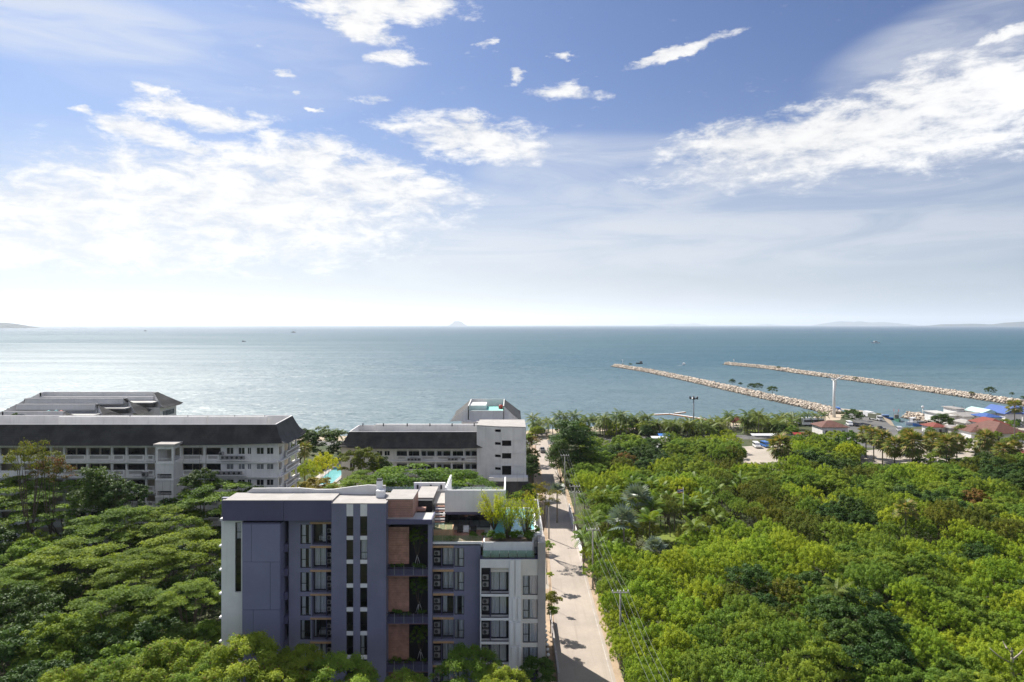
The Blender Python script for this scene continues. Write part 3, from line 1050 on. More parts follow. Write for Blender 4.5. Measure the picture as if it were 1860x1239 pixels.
# ------------------------------------------------------------------ building kit
def wavy(mb, x0, x1, z0, z1, y, waves=None, amp=0.05):
    """A hanging curtain with folds."""
    n = max(6, int((x1 - x0) / 0.085))
    ph = random.random() * 6
    prev = None
    for i in range(n + 1):
        x = x0 + (x1 - x0) * i / n
        yy = y + amp * math.sin(i * 1.7 + ph) + 0.4 * amp * math.sin(i * 0.8)
        if prev:
            mb.face([(prev[0], prev[1], z0), (x, yy, z0), (x, yy, z1), (prev[0], prev[1], z1)], True)
        prev = (x, yy)


def window(parent, x0, x1, z0, z1, y, vm=(), hm=(), fr=0.055, curtains=((0, 1),), name='window', deep=0.07, frame_mat='dark', col='curtain'):
    """Frame bars with panes and curtains as sub-parts; vm/hm: fractions of mullions and transoms; hm entries (a, b, t) limit a transom."""
    mb = MB()
    y0, y1 = y, y + deep
    mb.box(x0, x0 + fr, y0, y1, z0, z1)
    mb.box(x1 - fr, x1, y0, y1, z0, z1)
    mb.box(x0 + fr, x1 - fr, y0, y1, z0, z0 + fr)
    mb.box(x0 + fr, x1 - fr, y0, y1, z1 - fr, z1)
    vs = [x0 + (x1 - x0) * v for v in vm]
    for v in vs:
        mb.box(v - fr / 2, v + fr / 2, y0 + 0.004, y1 - 0.004, z0 + fr, z1 - fr)
    for q in hm:
        a, b, tt = q if isinstance(q, tuple) else (0, 1, q)
        zz = z0 + (z1 - z0) * tt
        mb.box(x0 + (x1 - x0) * a + fr * .6, x0 + (x1 - x0) * b - fr * .6, y0 + 0.008, y1 - 0.008, zz - fr / 2, zz + fr / 2)
    o = mb.build(name, M[frame_mat], parent)
    edges = [x0 + fr] + vs + [x1 - fr]
    for a, b in zip(edges[:-1], edges[1:]):
        g = MB()
        g.face([(a, y + deep / 2, z0 + fr), (b, y + deep / 2, z0 + fr), (b, y + deep / 2, z1 - fr), (a, y + deep / 2, z1 - fr)])
        g.build('pane', M['glass'], o)
    for a, b in curtains:
        c = MB()
        wavy(c, x0 + (x1 - x0) * a, x0 + (x1 - x0) * b, z0 + 0.02, z1 - 0.03, y + deep + 0.13)
        c.build('curtain', M[col], o)
    return o


def unit_mesh(wd=0.78, ht=0.62, dp=0.32):
    mb = MB()
    b = 0.03
    mb.prism([(-wd / 2, -dp + b), (-wd / 2 + b, -dp), (wd / 2 - b, -dp), (wd / 2, -dp + b), (wd / 2, 0), (-wd / 2, 0)], 0.05, ht)
    mb.box(-wd * 0.35, -wd * 0.25, -dp, 0, 0, 0.05)
    mb.box(wd * 0.25, wd * 0.35, -dp, 0, 0, 0.05)
    return mb.mesh('air_conditioner')


def fan_mesh(r=0.23, dp=0.32, ht=0.62):
    mb = MB()
    n = 14
    y = -dp - 0.012
    c = (-0.08, ht / 2 + 0.02)
    mb.face([(c[0] + r * math.cos(2 * math.pi * k / n), y, c[1] + r * math.sin(2 * math.pi * k / n)) for k in range(n)])
    for k in range(3):
        a = math.pi * k / 3
        mb.tube([(c[0] - r * math.cos(a), y - 0.01, c[1] - r * math.sin(a)), (c[0] + r * math.cos(a), y - 0.01, c[1] + r * math.sin(a))], 0.012, 4)
    return mb.mesh('fan_grille')


AC, FANM = unit_mesh(), fan_mesh()


def ac_unit(parent, x, y, z, s=1.0, rz=0.0):
    off = Vector((0, 0, 0))
    q = parent
    while q is not None:
        off += Vector(q.location)
        q = q.parent
    o = add('air_conditioner', AC, M['ac'], parent, Vector((x, y, z)) - off, rz, (s, s, s))
    add('fan_grille', FANM, M['fan'], o, (0, 0, 0))
    return o


def bx(name, m, parent, x0, x1, y0, y1, z0, z1):
    return MB().box(x0, x1, y0, y1, z0, z1).build(name, M[m], parent)


# ------------------------------------------------------------------ the dark apartment building in the foreground
AB = empty('apartment_building', (-16, 94, 0), 0, 'navy and white apartment block with wood panels and a rooftop pool beside the lane', 'building')
PT = 43.4
DB = 86.0
zb = lambda py, d=DB: Z(py, d)

# left white stair wall
d = 85.6
mb = MB()
hx = [(X(427, d), X(438, d), Z(1076, d), Z(949, d)), (X(427, d), X(440, d), Z(1206, d), Z(1163, d))]
facade(mb, X(402, d), X(440.2, d), 0, Z(945.5, d), hx[:1], d, 0.35)
mb.box(X(402, d), X(402, d) + 0.3, d + 0.35, 89.3, 0, Z(945.5, d))
mb.build('wall', M['white'], AB)
for k in range(4):
    window(AB, X(427, d), X(438, d), Z(949 + (k + 1) * 31.7 - 0.6, d), Z(949 + k * 31.7 + 0.6, d), d + 0.2, hm=(0.42,), curtains=((0.1, 0.9),) if k == 0 else ())
for k in range(5):
    bx('ledge', 'white', AB, X(402, d) - 0.28, X(402, d) + 0.0, d - 0.05, d + 0.8, Z(992 + k * PT, d) - 0.12, Z(992 + k * PT, d) + 0.1)
bx('ledge', 'white', AB, X(399.5, d), X(404, d), d - 0.06, d + 0.9, Z(946, d), Z(942, d))

# dark parapet band
d = 85.0
for a, b in ((404.2, 514.5), (515.1, 601.8)):
    bx('parapet_panel', 'navy_dark', AB, X(a, d), X(b, d), d, d + 0.35, Z(946, d), Z(909.5, d))
bx('soffit', 'navy_dark', AB, X(404.2, d), X(602, d), d + 0.352, 88.7, Z(946, d) + 0.02, Z(946, d) + 0.3)
bx('coping', 'roof_white', AB, X(403.8, d), X(602, d), d - 0.04, d + 0.4, Z(909.5, d) + 0.002, Z(909.5, d) + 0.07)

# blank stair block with large panels
d = 84.6
bx('stair_block', 'joint', AB, X(441, d), X(507, d), d + 0.09, 88.5, 0, Z(950, d))
for (a, b, y0, y1) in ((440, 456.6, 952.5, 1020.6), (457.2, 508, 952.5, 1020.6), (440, 490.6, 1021.3, 1107.6), (491.2, 508, 1021.3, 1107.6), (440, 459.8, 1108.3, 1255), (460.4, 508, 1108.3, 1255)):
    bx('wall_panel', 'slate', AB, X(a, d), X(b, d), d, d + 0.085, max(0.05, Z(y1, d)), Z(y0, d))
bx('wall_panel', 'slate', AB, X(508, d), X(508, d) + 0.05, d + 0.09, 87.7, 0.05, Z(952.5, d))
bx('block_rim', 'navy_dark', AB, X(440, d), X(508, d), d, d + 0.12, Z(952.5, d) + 0.004, Z(949.8, d))
bx('recess_wall', 'navy', AB, X(508, 88), X(530, 88), 88.0, 88.3, 0, Z(946, 85))
for k in range(6):
    z0 = Z(1000 + k * PT, 86.4)
    bx('balcony_ledge', 'navy_dark', AB, X(517.5, 86.4), X(525.2, 86.4), 85.9, 87.9, z0, z0 + 0.9)

# main navy wall with the window column and bays
d = DB
wins, bays = [], []
for k in range(7):
    t0 = 953 + k * PT
    if Z(t0 + 36, d) < 0.3:
        break
    wins.append((X(545.5, d), X(565, d), Z(t0 + 35.5, d), Z(t0, d)))
    bays.append((X(567, d), X(601.6, d), Z(t0 + 37, d), Z(t0 - 1.0, d)))
mb = MB()
facade(mb, X(524.5, d), X(602.5, d), 0, Z(945, d), wins + bays, d, 0.95)
mb.build('wall', M['navy'], AB)
for k, (a, b, z0, z1) in enumerate(wins):
    cur = ((0.06, 0.44), (0.72, 0.98)) if k != 4 else ((0.06, 0.3), (0.86, 0.98))
    window(AB, a + .03, b, z0, z1, d + 0.12, vm=(0.56, 0.70), hm=((0, 0.56, 0.42),), curtains=cur)
for k, (a, b, z0, z1) in enumerate(bays):
    xm = a + (b - a) * 0.70
    cu = [((0.62, 0.98),), ((0.02, 0.98),), ((0.02, 0.98),), ((0.02, 0.98),), ((0.02, 0.14), (0.9, 0.98)), ((0.03, 0.5), (0.6, 0.97)), ((0.03, 0.97),)][k]
    window(AB, a + 0.05, xm, z0 + 0.12, z1 - 0.05, d + 0.75, vm=(0.5,), curtains=cu, name='balcony_door')
    bx('partition', 'navy_dark', AB, xm + 0.03, xm + 0.11, d + 0.1, d + 0.95, z0, z1)
    bx('niche_wall', 'dark', AB, xm + 0.11, b, d + 0.9, d + 0.949, z0, z1)
    for j in range(2):
        ac_unit(AB, (xm + b) / 2 + 0.06, d + 0.62, z0 + 0.55 + j * 0.86, 0.82)
    mb = MB()
    for q in (0.2, 0.35, 0.5, 0.65, 0.8, 0.95):
        mb.box(a + 0.02, xm + 0.03, d + 0.10, d + 0.115, z0 + q * 0.85, z0 + q * 0.85 + 0.012)
    mb.build('railing', M['dark'], AB)
    bx('soffit_band', 'soffit', AB, X(563.5, d), X(601.8, d), d - 0.04, d + 0.5, z1 + 0.004, z1 + 0.25)
    if k in (0, 4):
        bx('bed', 'bed', AB, a + 0.55, a + 1.35, d + 1.25, d + 2.2, z0 + 0.2, z0 + 0.75)

# projecting navy slab with two slit window strips
d = 84.8
strips = [(X(629, d), X(641.6, d)), (X(654, d), X(667, d))]
mb = MB()
facade(mb, X(602, d), X(701, d), 0, Z(915, d), [(a, b, 0.02, Z(915, d) - 0.03) for a, b in strips], d, 0.5)
mb.box(X(602, d), X(602, d) + 0.3, d + 0.5, 88.5, 0, Z(915, d))
mb.box(X(701, d) - 0.3, X(701, d), d + 0.5, 88.5, 0, Z(915, d))
mb.build('wall', M['navy'], AB)
for si, (a, b) in enumerate(strips):
    bx('white_panel', 'white', AB, a + .01, b - .01, d + 0.05, d + 0.3, Z(938, d), Z(915, d) - 0.03)
    for k in range(7):
        z1 = Z(938 + k * PT, d)
        z0 = Z(974 + k * PT, d)
        if z0 < 0.4:
            break
        window(AB, a + .01, b - .01, z0, z1 - 0.004, d + 0.22, hm=(0.36,), curtains=((0.05, 0.95),) if (si, k) in ((1, 1),) else ((0.05, 0.5),) if (si, k) in ((1, 5),) else ())
        if z0 > 0.7:
            bx('white_panel', 'white', AB, a + .01, b - .01, d + 0.05, d + 0.3, z0 - 0.478, z0 - 0.004)

# wood clad column with the planted balconies
d = 86.3
zt, zl = Z(907, d), Z(945, d)
for j in range(9):
    hh = (zt - zl - 0.05) / 9
    bx('plank', 'wood_light', AB, X(701.3, d), X(750, d), d + 0.006 * (j % 2), 91.2, zl + 0.04 + j * hh, zl + 0.04 + (j + 1) * hh - 0.025)
bx('block_core', 'joint', AB, X(702, d), X(749, d), d + 0.03, 91.1, zl, zt - 0.04)
bx('roof', 'roof_white', AB, X(701.2, d), X(750.4, d), d - 0.03, 91.3, zt - 0.03, zt + 0.05)
d = 85.0
bx('tray_ledge', 'navy_dark', AB, X(701.5, d), X(785, d), d, d + 0.25, Z(952.5, d), Z(945, d) + 0.05)
bx('tray_ledge', 'hotel_deck', AB, X(701.5, d), X(785, d), d + 0.252, 88.6, Z(952.5, d), Z(945, d) - 0.03)
bx('tray_ledge', 'navy_dark', AB, X(782.5, d), X(785, d), d + 0.254, 88.6, Z(945, d) - 0.03, Z(945, d) + 0.05)
bx('column', 'navy', AB, X(777.4, 85.2), X(784.6, 85.2), 85.2, 88.4, 0, Z(952.6, 85.2))
bx('recess_wall', 'charcoal_tile', AB, X(701, 87.9), X(779, 87.9), 87.9, 88.2, 0, Z(953, 85))
mods = [(957, 1024.5), (1046.5, 1111), (1133.5, 1198), (1221, 1262)]
d = 86.5
for a, b in mods:
    n = int(round((b - a) / 4.3))
    z1, z0 = Z(a, d), max(0.1, Z(b, d))
    bx('panel_core', 'joint', AB, X(703, d), X(742.4, d), d + 0.06, d + 0.3, z0 + .01, z1 - .01)
    for j in range(n):
        hh = (z1 - z0) / n
        bx('plank', 'wood', AB, X(702.5, d), X(743, d), d + 0.008 * (j % 3), d + 0.055, z0 + j * hh, z0 + (j + 1) * hh - 0.022)
plants = []
for k, (a, b) in enumerate(((1024.5, 1046), (1111, 1133), (1198, 1220.5))):
    d = 85.5
    z1, z0 = Z(a + 5, d), Z(b, d)
    bx('planter_box', 'navy_dark', AB, X(701.3, d), X(777.2, d), d + 0.05, 86.4, z0 + 0.18, z1 - 0.35)
    bx('slab', 'navy_dark', AB, X(701.3, d), X(777.2, d), d - 0.02, 87.9, z0, z0 + 0.178)
    bx('soffit', 'wood', AB, X(701.3, d), X(777.2, d), d, 87.85, z0 - 0.06, z0 - 0.003)
    mb = MB()
    xa, xb = X(701.5, d), X(777, d)
    mb.box(xa, xb, d - 0.03, d + 0.02, z1 + 0.1, z1 + 0.14)
    for j in range(30):
        xx = xa + (xb - xa) * (j + 0.5) / 30
        mb.box(xx - 0.01, xx + 0.01, d - 0.02, d + 0.0, z0 + 0.15, z1 + 0.1)
    mb.build('railing', M['dark'], AB)
    for j in range(4):
        xx = X(716.5 + j * 17.2, d)
        bx('railing_post', 'metal_grey', AB, xx - 0.03, xx + 0.03, d - 0.06, d - 0.03, z0 + 0.1, z1 + 0.14)
    plants.append((k, xa, xb, d, z1))

# right-hand navy bay
d = DB
wins, bays = [], []
for k in range(6):
    t0 = 995.5 + k * PT
    wins.append((X(825.5, d), X(843, d), Z(t0 + 34.5, d), Z(t0, d)))
    bays.append((X(785.5, d), X(824, d), Z(t0 + 36.5, d), Z(t0 - 0.5, d)))
wins = [q for q in wins if q[2] > 0.3]
bays = [q for q in bays if q[2] > 0.3]
mb = MB()
facade(mb, X(784.6, d), X(873, d), 0, Z(988.5, d), wins + bays, d, 0.95)
mb.build('wall', M['navy'], AB)
for k, (a, b, z0, z1) in enumerate(wins):
    cur = ((0.05, 0.36), (0.45, 0.97)) if k != 2 else ((0.05, 0.34), (0.76, 0.97))
    window(AB, a, b - .02, z0, z1, d + 0.12, vm=(0.30, 0.42), hm=((0.42, 1, 0.42),), curtains=cur)
for k, (a, b, z0, z1) in enumerate(bays):
    xm = a + (b - a) * 0.45
    window(AB, xm, b - 0.05, z0 + 0.12, z1 - 0.04, d + 0.75, vm=(0.5,), curtains=((0.03, 0.97),) if k != 2 else ((0.03, 0.4),), name='balcony_door')
    bx('partition', 'navy_dark', AB, xm - 0.11, xm - 0.03, d + 0.1, d + 0.95, z0, z1)
    bx('niche_wall', 'dark', AB, a, xm - 0.11, d + 0.9, d + 0.949, z0, z1)
    for j in range(2):
        ac_unit(AB, (a + xm) / 2 - 0.05, d + 0.55, z0 + 0.62 + j * 0.86, 0.98)
    mb = MB()
    for q in (0.2, 0.35, 0.5, 0.65, 0.8, 0.95):
        mb.box(xm - 0.03, b - 0.02, d + 0.10, d + 0.115, z0 + q * 0.85, z0 + q * 0.85 + 0.012)
    mb.build('railing', M['dark'], AB)
    bx('soffit_band', 'soffit', AB, X(784.8, d), X(824.3, d), d - 0.04, d + 0.5, z1 + 0.004, z1 + 0.27)

# white block at the road corner
d = 84.5
zbot = Z(1217, d)
bays, wins = [], []
for k in range(5):
    top = 1036 + k * PT if k else 1031.5
    z0 = Z(1079 + k * PT, d)
    if z0 < zbot:
        break
    bays.append((X(874, d), X(924, d), z0, Z(top, d)))
for k in range(4):
    wins.append((X(949.5, d), X(976.4, d), Z(1081 + k * PT, d), Z(1045.5 + k * PT, d)))
mb = MB()
facade(mb, X(872, d), X(925, d), zbot, Z(1016, d), bays, d, 1.0)
mb.build('wall', M['white'], AB)
mb = MB()
facade(mb, X(945.5, d), X(977.2, d), zbot, Z(1016, d), wins, d, 0.6)
mb.build('wall', M['cream'], AB)
for k, (a, b, z0, z1) in enumerate(bays):
    xm = X(890, d)
    zt_ = Z(1041.5 + k * PT, d)
    if k == 0:
        bx('door_head', 'cream', AB, xm, b, d + 0.42, d + 0.98, zt_ + 0.004, z1)
    window(AB, xm + 0.1, b - 0.1, z0 + 0.18, min(zt_, z1 - .02), d + 0.7, vm=(0.5, 0.92), curtains=((0.02, 0.49), (0.52, 0.9)), name='balcony_door')
    bx('partition', 'navy_dark', AB, xm - 0.02, xm + 0.08, d + 0.15, d + 0.98, z0, z1)
    bx('niche_wall', 'dark', AB, a, xm - 0.02, d + 0.95, d + 0.999, z0, z1)
    for j in range(2):
        ac_unit(AB, (a + xm) / 2 - 0.02, d + 0.62, z0 + 0.75 + j * 0.86, 0.98)
    bx('balcony_curb', 'dark', AB, a, b, d + 0.03, d + 0.12, z0, z0 + 0.12)
    bx('ledge', 'white', AB, a - 0.05, b, d - 0.07, d + 0.3, z0 - 0.30, z0 - 0.003)
for k, (a, b, z0, z1) in enumerate(wins):
    window(AB, a, b, z0, z1, d + 0.1, vm=(0.42,), hm=((0, 0.42, 0.42),), curtains=((0.05, 0.38), (0.47, 0.97)))
for (a, b, y0, y1, dd) in ((925, 946, 1016, 1217, 0.0), (926, 934, 1016, 1081, 0.12), (936.5, 945.7, 1016, 1081, 0.2), (931, 937, 1085, 1127, 0.16), (941, 946.2, 1085, 1127, 0.2), (926, 932.5, 1129, 1171, 0.13),
                       (936, 945.4, 1129, 1171, 0.18), (929, 938.5, 1174, 1216, 0.15), (942, 946.4, 1174, 1216, 0.2)):
    bx('fin_panel', 'white', AB, X(a, d), X(b, d), d - 0.1 - dd, d + (0.5 if dd == 0 else -0.1 - dd + 0.1), Z(y1, d) + (0 if dd == 0 else .03), Z(y0, d) - dd * 0.1)
bx('corner_fin', 'beige', AB, X(977.4, 84.3), X(991, 84.3), 84.3, 87.5, 0, Z(986, 84.3))
bx('side_wall', 'beige', AB, X(986, 84.3), X(991, 84.3) - .02, 87.5, 100.5, 0, Z(986, 84.3) - 0.4)
bx('floor_slab', 'dark', AB, X(872, d), X(977, d), d + 0.05, 88, zbot - 0.25, zbot - 0.004)
for px in (880, 925, 968):
    bx('column', 'navy_dark', AB, X(px, 85.2), X(px + 6, 85.2), 85.2, 85.7, 0, zbot - 0.25)

# room backs, floors, and the mass of the block behind
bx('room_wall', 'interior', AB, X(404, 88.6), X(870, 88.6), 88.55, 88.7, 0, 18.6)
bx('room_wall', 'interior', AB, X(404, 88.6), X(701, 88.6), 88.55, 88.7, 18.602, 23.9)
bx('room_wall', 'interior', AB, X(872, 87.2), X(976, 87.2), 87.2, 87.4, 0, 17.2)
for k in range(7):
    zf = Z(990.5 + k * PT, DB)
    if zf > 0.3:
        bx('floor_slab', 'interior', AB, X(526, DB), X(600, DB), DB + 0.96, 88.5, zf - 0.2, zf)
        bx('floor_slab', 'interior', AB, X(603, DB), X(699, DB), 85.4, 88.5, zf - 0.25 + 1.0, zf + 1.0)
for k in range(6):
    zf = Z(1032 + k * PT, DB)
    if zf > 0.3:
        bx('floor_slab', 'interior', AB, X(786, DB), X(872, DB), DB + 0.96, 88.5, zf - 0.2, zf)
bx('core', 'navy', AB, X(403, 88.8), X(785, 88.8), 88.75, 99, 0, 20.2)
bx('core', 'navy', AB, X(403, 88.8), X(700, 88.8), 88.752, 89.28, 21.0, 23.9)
bx('core', 'white', AB, X(785, 88.8) + .01, X(985, 88.8), 88.753, 100.5, 0, 16.9)

# roof over the left part
zr = Z(909.5, 85.0) - 0.06
bx('roof', 'roof_white', AB, X(404, 85) + .02, X(602, 85), 85.37, 89.29, zr - 0.5, zr)
bx('roof', 'roof_white', AB, X(602, 84.8) - .02, X(701.2, 84.8), 84.78, 90.2, Z(915, 84.8) - 0.02, Z(915, 84.8) + 0.06)
bx('roof_joint', 'hotel_deck', AB, X(517, 85.4), X(517, 85.4) + 0.12, 85.4, 89, zr + 0.002, zr + 0.02)
prof = [(X(428, 89.3), zr - 1), (X(700, 89.3), zr - 1), (X(700, 89.3), Z(882, 89.3)), (X(668, 89.3), Z(881, 89.3)), (X(640, 89.3), Z(884, 89.3)), (X(604, 89.3), Z(889, 89.3)), (X(575, 89.3), Z(889, 89.3)), (X(545, 89.3), Z(886.5, 89.3)), (X(458, 89.3), Z(887, 89.3))]
mb = MB()
mb.profile(prof, 89.3, 89.55)
mb.build('roof_parapet', M['hotel_parapet'], AB)
bx('chimney', 'white', AB, X(684, 88.8), X(694, 88.8), 88.7, 89.28, zr, Z(873, 88.8))
bx('chimney_cap', 'dark', AB, X(684.5, 88.8), X(693.5, 88.8), 88.66, 89.3, Z(873, 88.8) + .002, Z(871, 88.8) + 0.05)
bx('roof_unit', 'white', AB, X(683, 87.6), X(698, 87.6), 87.5, 88.6, zr - 0.2, zr + 0.65)
mb = MB()
for k in range(3):
    mb.tube([(X(699, 87.5) + k * 0.15, 87.6, zr - 0.2), (X(701, 87.5) + k * 0.2, 87.4 + k * .2, zr + 0.8 - k * .2)], 0.02, 5)
mb.build('antenna', M['metal_grey'], AB)

# roof terrace
zd = 18.9
bx('terrace_floor', 'hotel_deck', AB, X(785, 86), X(976, 86), 86.05, 100.5, zd - 0.5, zd)
bx('terrace_floor', 'wood', AB, X(818, 87), X(878, 87), 86.3, 91.5, zd + 0.002, zd + 0.03)
d = 86.0
bx('parapet', 'white', AB, X(785, d), X(876, d), 86.0, 86.2, Z(990, d) - 0.05, Z(984.5, d))
for j in range(5):
    a, b = X(785.5 + j * 18, d), X(785.5 + (j + 1) * 18 - 0.6, d)
    bx('glass_panel', 'glass_rail', AB, a, b, 86.08, 86.10, Z(984, d), Z(973, d))
bx('plinth', 'soffit', AB, X(785, 87.2), X(822, 87.2), 87.0, 89.2, zd + 0.03, Z(962, 87))
for j in range(3):
    a, b = X(786 + j * 12.2, 87.2), X(786 + (j + 1) * 12.2 - 0.6, 87.2)
    bx('glass_panel', 'glass_rail', AB, a, b, 87.05, 87.07, Z(962, 87.05), Z(949, 87.05))
for j in range(8):
    z1 = 20.3 + 0.24 * j
    bx('step', 'wood_light' if j % 2 else 'white', AB, X(788, 89.5), X(807, 89.5), 89.3 + 0.36 * j, 89.75 + 0.36 * j, z1 - 0.1, z1)
bx('stair_base', 'charcoal_tile', AB, X(786, 90.5), X(788, 90.5) - .02, 89.3, 92.3, zd, 21.8)
bx('recess_box', 'charcoal_tile', AB, X(752, 90.6), X(784, 90.6), 91.25, 94, 20.9, 22.9)  # charcoal box stands in for the dark of a roof recess
bx('roof', 'roof_white', AB, X(751, 90.6), X(784.5, 90.6), 92.2, 99, 22.92, 23.05)
bx('parapet', 'white', AB, X(752, 99), X(809, 99), 99.01, 99.3, 21.0, 23.5)
for px in (757, 781, 800):
    bx('roof_vent', 'dark', AB, X(px, 98.9), X(px + 3, 98.9), 98.8, 99.0, 22.6, 23.2)
bx('roof', 'roof_white', AB, X(784.6, 93), X(808.5, 93), 92.4, 98.98, 22.0, 22.25)
bx('daybed', 'wood_light', AB, X(757, 90.2), X(774, 90.2), 89.4, 90.4, 22.0, 22.3)

# white pavilion roof over the dark lounge
d = 91.0
zp0, zp1 = Z(930, d), Z(890.5, d)
mb = MB()
mb.box(X(808, d), X(918, d), d, d + 0.25, zp0, zp1)
mb.box(X(808, d), X(808, d) + 0.2, d + 0.25, 99, zp0, zp1 + 0.3)
mb.box(X(918, d) - 0.2, X(918, d), d + 0.25, 99, zp0, zp1)
mb.box(X(808, d) + .2, X(918, d) - .2, d + 0.25, 99, zp0 + 0.02, zp0 + 0.3)
mb.build('pavilion_roof', M['white'], AB)
bx('lounge_wall', 'charcoal_tile', AB, X(808, 96), X(914, 96), 96, 96.2, zd, zp0)
bx('lounge_wall', 'charcoal_tile', AB, X(808, d) + .02, X(808, d) + .2, 91.3, 96, zd, zp0)
bx('lounge_beam', 'navy_dark', AB, X(808, d), X(918, d), d + 0.05, d + 0.24, zp0 - 0.35, zp0 - 0.004)
for a, b in ((832, 851), (852, 870), (871, 890)):
    window(AB, X(a, 92.6), X(b, 92.6), zd + 0.05, zp0 - 0.37, 92.6, curtains=(), name='glass_wall')
for px in (836, 846, 860):
    mb = MB()
    x = X(px, 90.3)
    mb.box(x - 0.4, x + 0.4, 90.0, 90.7, zd + 0.15, zd + 0.42)
    mb.box(x - 0.4, x + 0.4, 90.62, 90.75, zd + 0.42, zd + 0.85)
    for sx in (-0.36, 0.32):
        for sy in (90.02, 90.66):
            mb.box(x + sx, x + sx + 0.05, sy, sy + 0.05, zd, zd + 0.15)
    tag(mb.build('lounge_chair', M['fan'] if px != 846 else M['bed']), {836: 'leftmost black lounge chair on the roof terrace below the white pavilion', 846: 'white lounge chair on the roof terrace below the white pavilion', 860: 'black lounge chair on the roof terrace nearest the pool'}[px], 'chair', 'lounge chairs on the roof terrace')
for k, a in enumerate((696, 716, 736, 756, 776, 796, 816, 836, 856, 876, 896)):
    bx('glass_panel', 'glass_rail', AB, X(a, 100.3), X(a + 19.4, 100.3), 100.3, 100.33, 21.4 if a > 700 else 22, 22.6)

# curved planter, pool and railings over the white block
d = 84.9
mb = MB()
xa, xb = X(877, d), X(970, d)
pl = []
for (cx_, cy_, a0) in ((xa + 0.35, 85.75, 180), (xb - 0.35, 85.75, 270), (xb - 0.35, 87.2, 0), (xa + 0.35, 87.2, 90)):
    for q in range(6):
        a_ = R(a0 + q * 18)
        pl.append((cx_ + 0.35 * math.cos(a_), cy_ + 0.35 * math.sin(a_)))
zpl = Z(985, 85.4)
mb.prism(pl, 16.9, zpl)
mb.build('planter', M['white'], AB)
bx('planter_soil', 'trunk', AB, xa + 0.2, xb - 0.2, 85.6, 87.4, zpl + 0.002, zpl + 0.05)
bx('roof', 'navy_dark', AB, X(872, 84.5), X(977, 84.5), 84.52, 86.0, Z(1016, 84.5) - 0.1, Z(1016, 84.5) + 0.02)
for j in range(6):
    a, b = X(876 + j * 16, 84.75), X(876 + (j + 1) * 16 - 0.7, 84.75)
    bx('glass_panel', 'glass_rail', AB, a, b, 84.74, 84.76, Z(1014, 84.75), Z(1000, 84.75))
    bx('railing_post', 'dark', AB, b - 0.02, b + 0.04, 84.70, 84.74, Z(1015.5, 84.75), Z(1005, 84.75))
mb = MB()
zw = 19.35
x0, x1, y0, y1 = X(889, 87.6), X(976, 87.6), 87.6, 100.5
for q in ((x0, x0 + 0.3, y0, y1), (x1 - 0.3, x1, y0, y1), (x0 + .3, x1 - .3, y0, y0 + 0.3), (x0 + .3, x1 - .3, y1 - 0.3, y1)):
    mb.box(*q, 16.9, zw + 0.14)
po = mb.build('pool', M['white'], AB)
pw = bpy.data.materials.new('pool_water')
pw.use_nodes = True
t = NT(pw.node_tree)
pp = pw.node_tree.nodes['Principled BSDF']
g = t.n('ShaderNodeNewGeometry')
t.l(t.mix(t.noise(g.outputs['Position'], 1.5, 3).outputs['Fac'], (0.12, 0.42, 0.43), (0.28, 0.60, 0.59)), pp.inputs['Base Color'])
pp.inputs['Roughness'].default_value = 0.06
b_ = t.n('ShaderNodeBump')
b_.inputs['Strength'].default_value = 0.25
b_.inputs['Distance'].default_value = 0.05
t.l(t.noise(g.outputs['Position'], 2.2, 3).outputs['Fac'], b_.inputs['Height'])
t.l(b_.outputs[0], pp.inputs['Normal'])
M['pool_water'] = pw
bx('pool_water', 'pool_water', po, x0 + .31, x1 - .31, y0 + .31, y1 - .31, zw - 0.4, zw)
mb = MB()
pl = [(X(969, 88.3) + 0.95 * math.cos(2 * math.pi * k / 18), 87.9 + 0.8 * math.sin(2 * math.pi * k / 18)) for k in range(18)]
mb.prism(pl, 17.2, zw + 0.45)
mb.build('round_planter', M['white'], AB)
for j in range(9):
    y = 86.2 + j * 1.75
    bx('railing_post', 'metal_white', AB, X(991, 84.3) - 0.42, X(991, 84.3) - 0.36, y, y + 0.06, Z(986, 84.3) - 0.4, zw + 1.4)
bx('railing', 'metal_white', AB, X(991, 84.3) - 0.42, X(991, 84.3) - 0.36, 86.2, 100.5, zw + 1.402, zw + 1.45)


# vase-shaped roof trees: sprays of small leaves along rising branches
def vase_mesh(h, r, nb=46, per=70, ln=0.2, seed=3):
    rr = np.random.default_rng(seed)
    ps, ns, ts = [], [], []
    tw = MB()
    for k in range(nb):
        a = rr.random() * 6.283
        tilt = rr.random() ** 0.7
        rad = r * (0.25 + 0.75 * tilt)
        top = np.array([math.cos(a) * rad, math.sin(a) * rad, h * (1.0 - 0.30 * tilt ** 2) * (0.72 + 0.3 * rr.random())])
        mid = np.array([top[0] * 0.38, top[1] * 0.38, top[2] * 0.55])
        base = np.array([math.cos(a) * 0.08, math.sin(a) * 0.08, 0])
        tw.tube([tuple(base), tuple(mid), tuple(top)], [0.045, 0.028, 0.008], 4, False)
        s = 0.36 + 0.64 * rr.random(per) ** 0.8
        q = (1 - s)[:, None] ** 2 * base + (2 * s * (1 - s))[:, None] * mid + (s ** 2)[:, None] * top
        ps.append(q + rr.normal(size=(per, 3)) * 0.15)
        ns.append(rr.normal(size=(per, 3)) + np.array([0, 0, 0.5]))
        ts.append(0.5 + 0.18 * rr.normal() + 0.2 * rr.normal(size=per))
    n = nb * per
    return leaves_mesh('crown', np.concatenate(ps), np.concatenate(ns), ln * (0.7 + 0.6 * rr.random(n)), ln * 0.45 * (0.7 + 0.6 * rr.random(n)), np.concatenate(ts)), tw.mesh('trunk')


VASE = [vase_mesh(5.6, 2.5, 44, 62, 0.21, 3), vase_mesh(5.6, 2.1, 36, 60, 0.21, 4)]


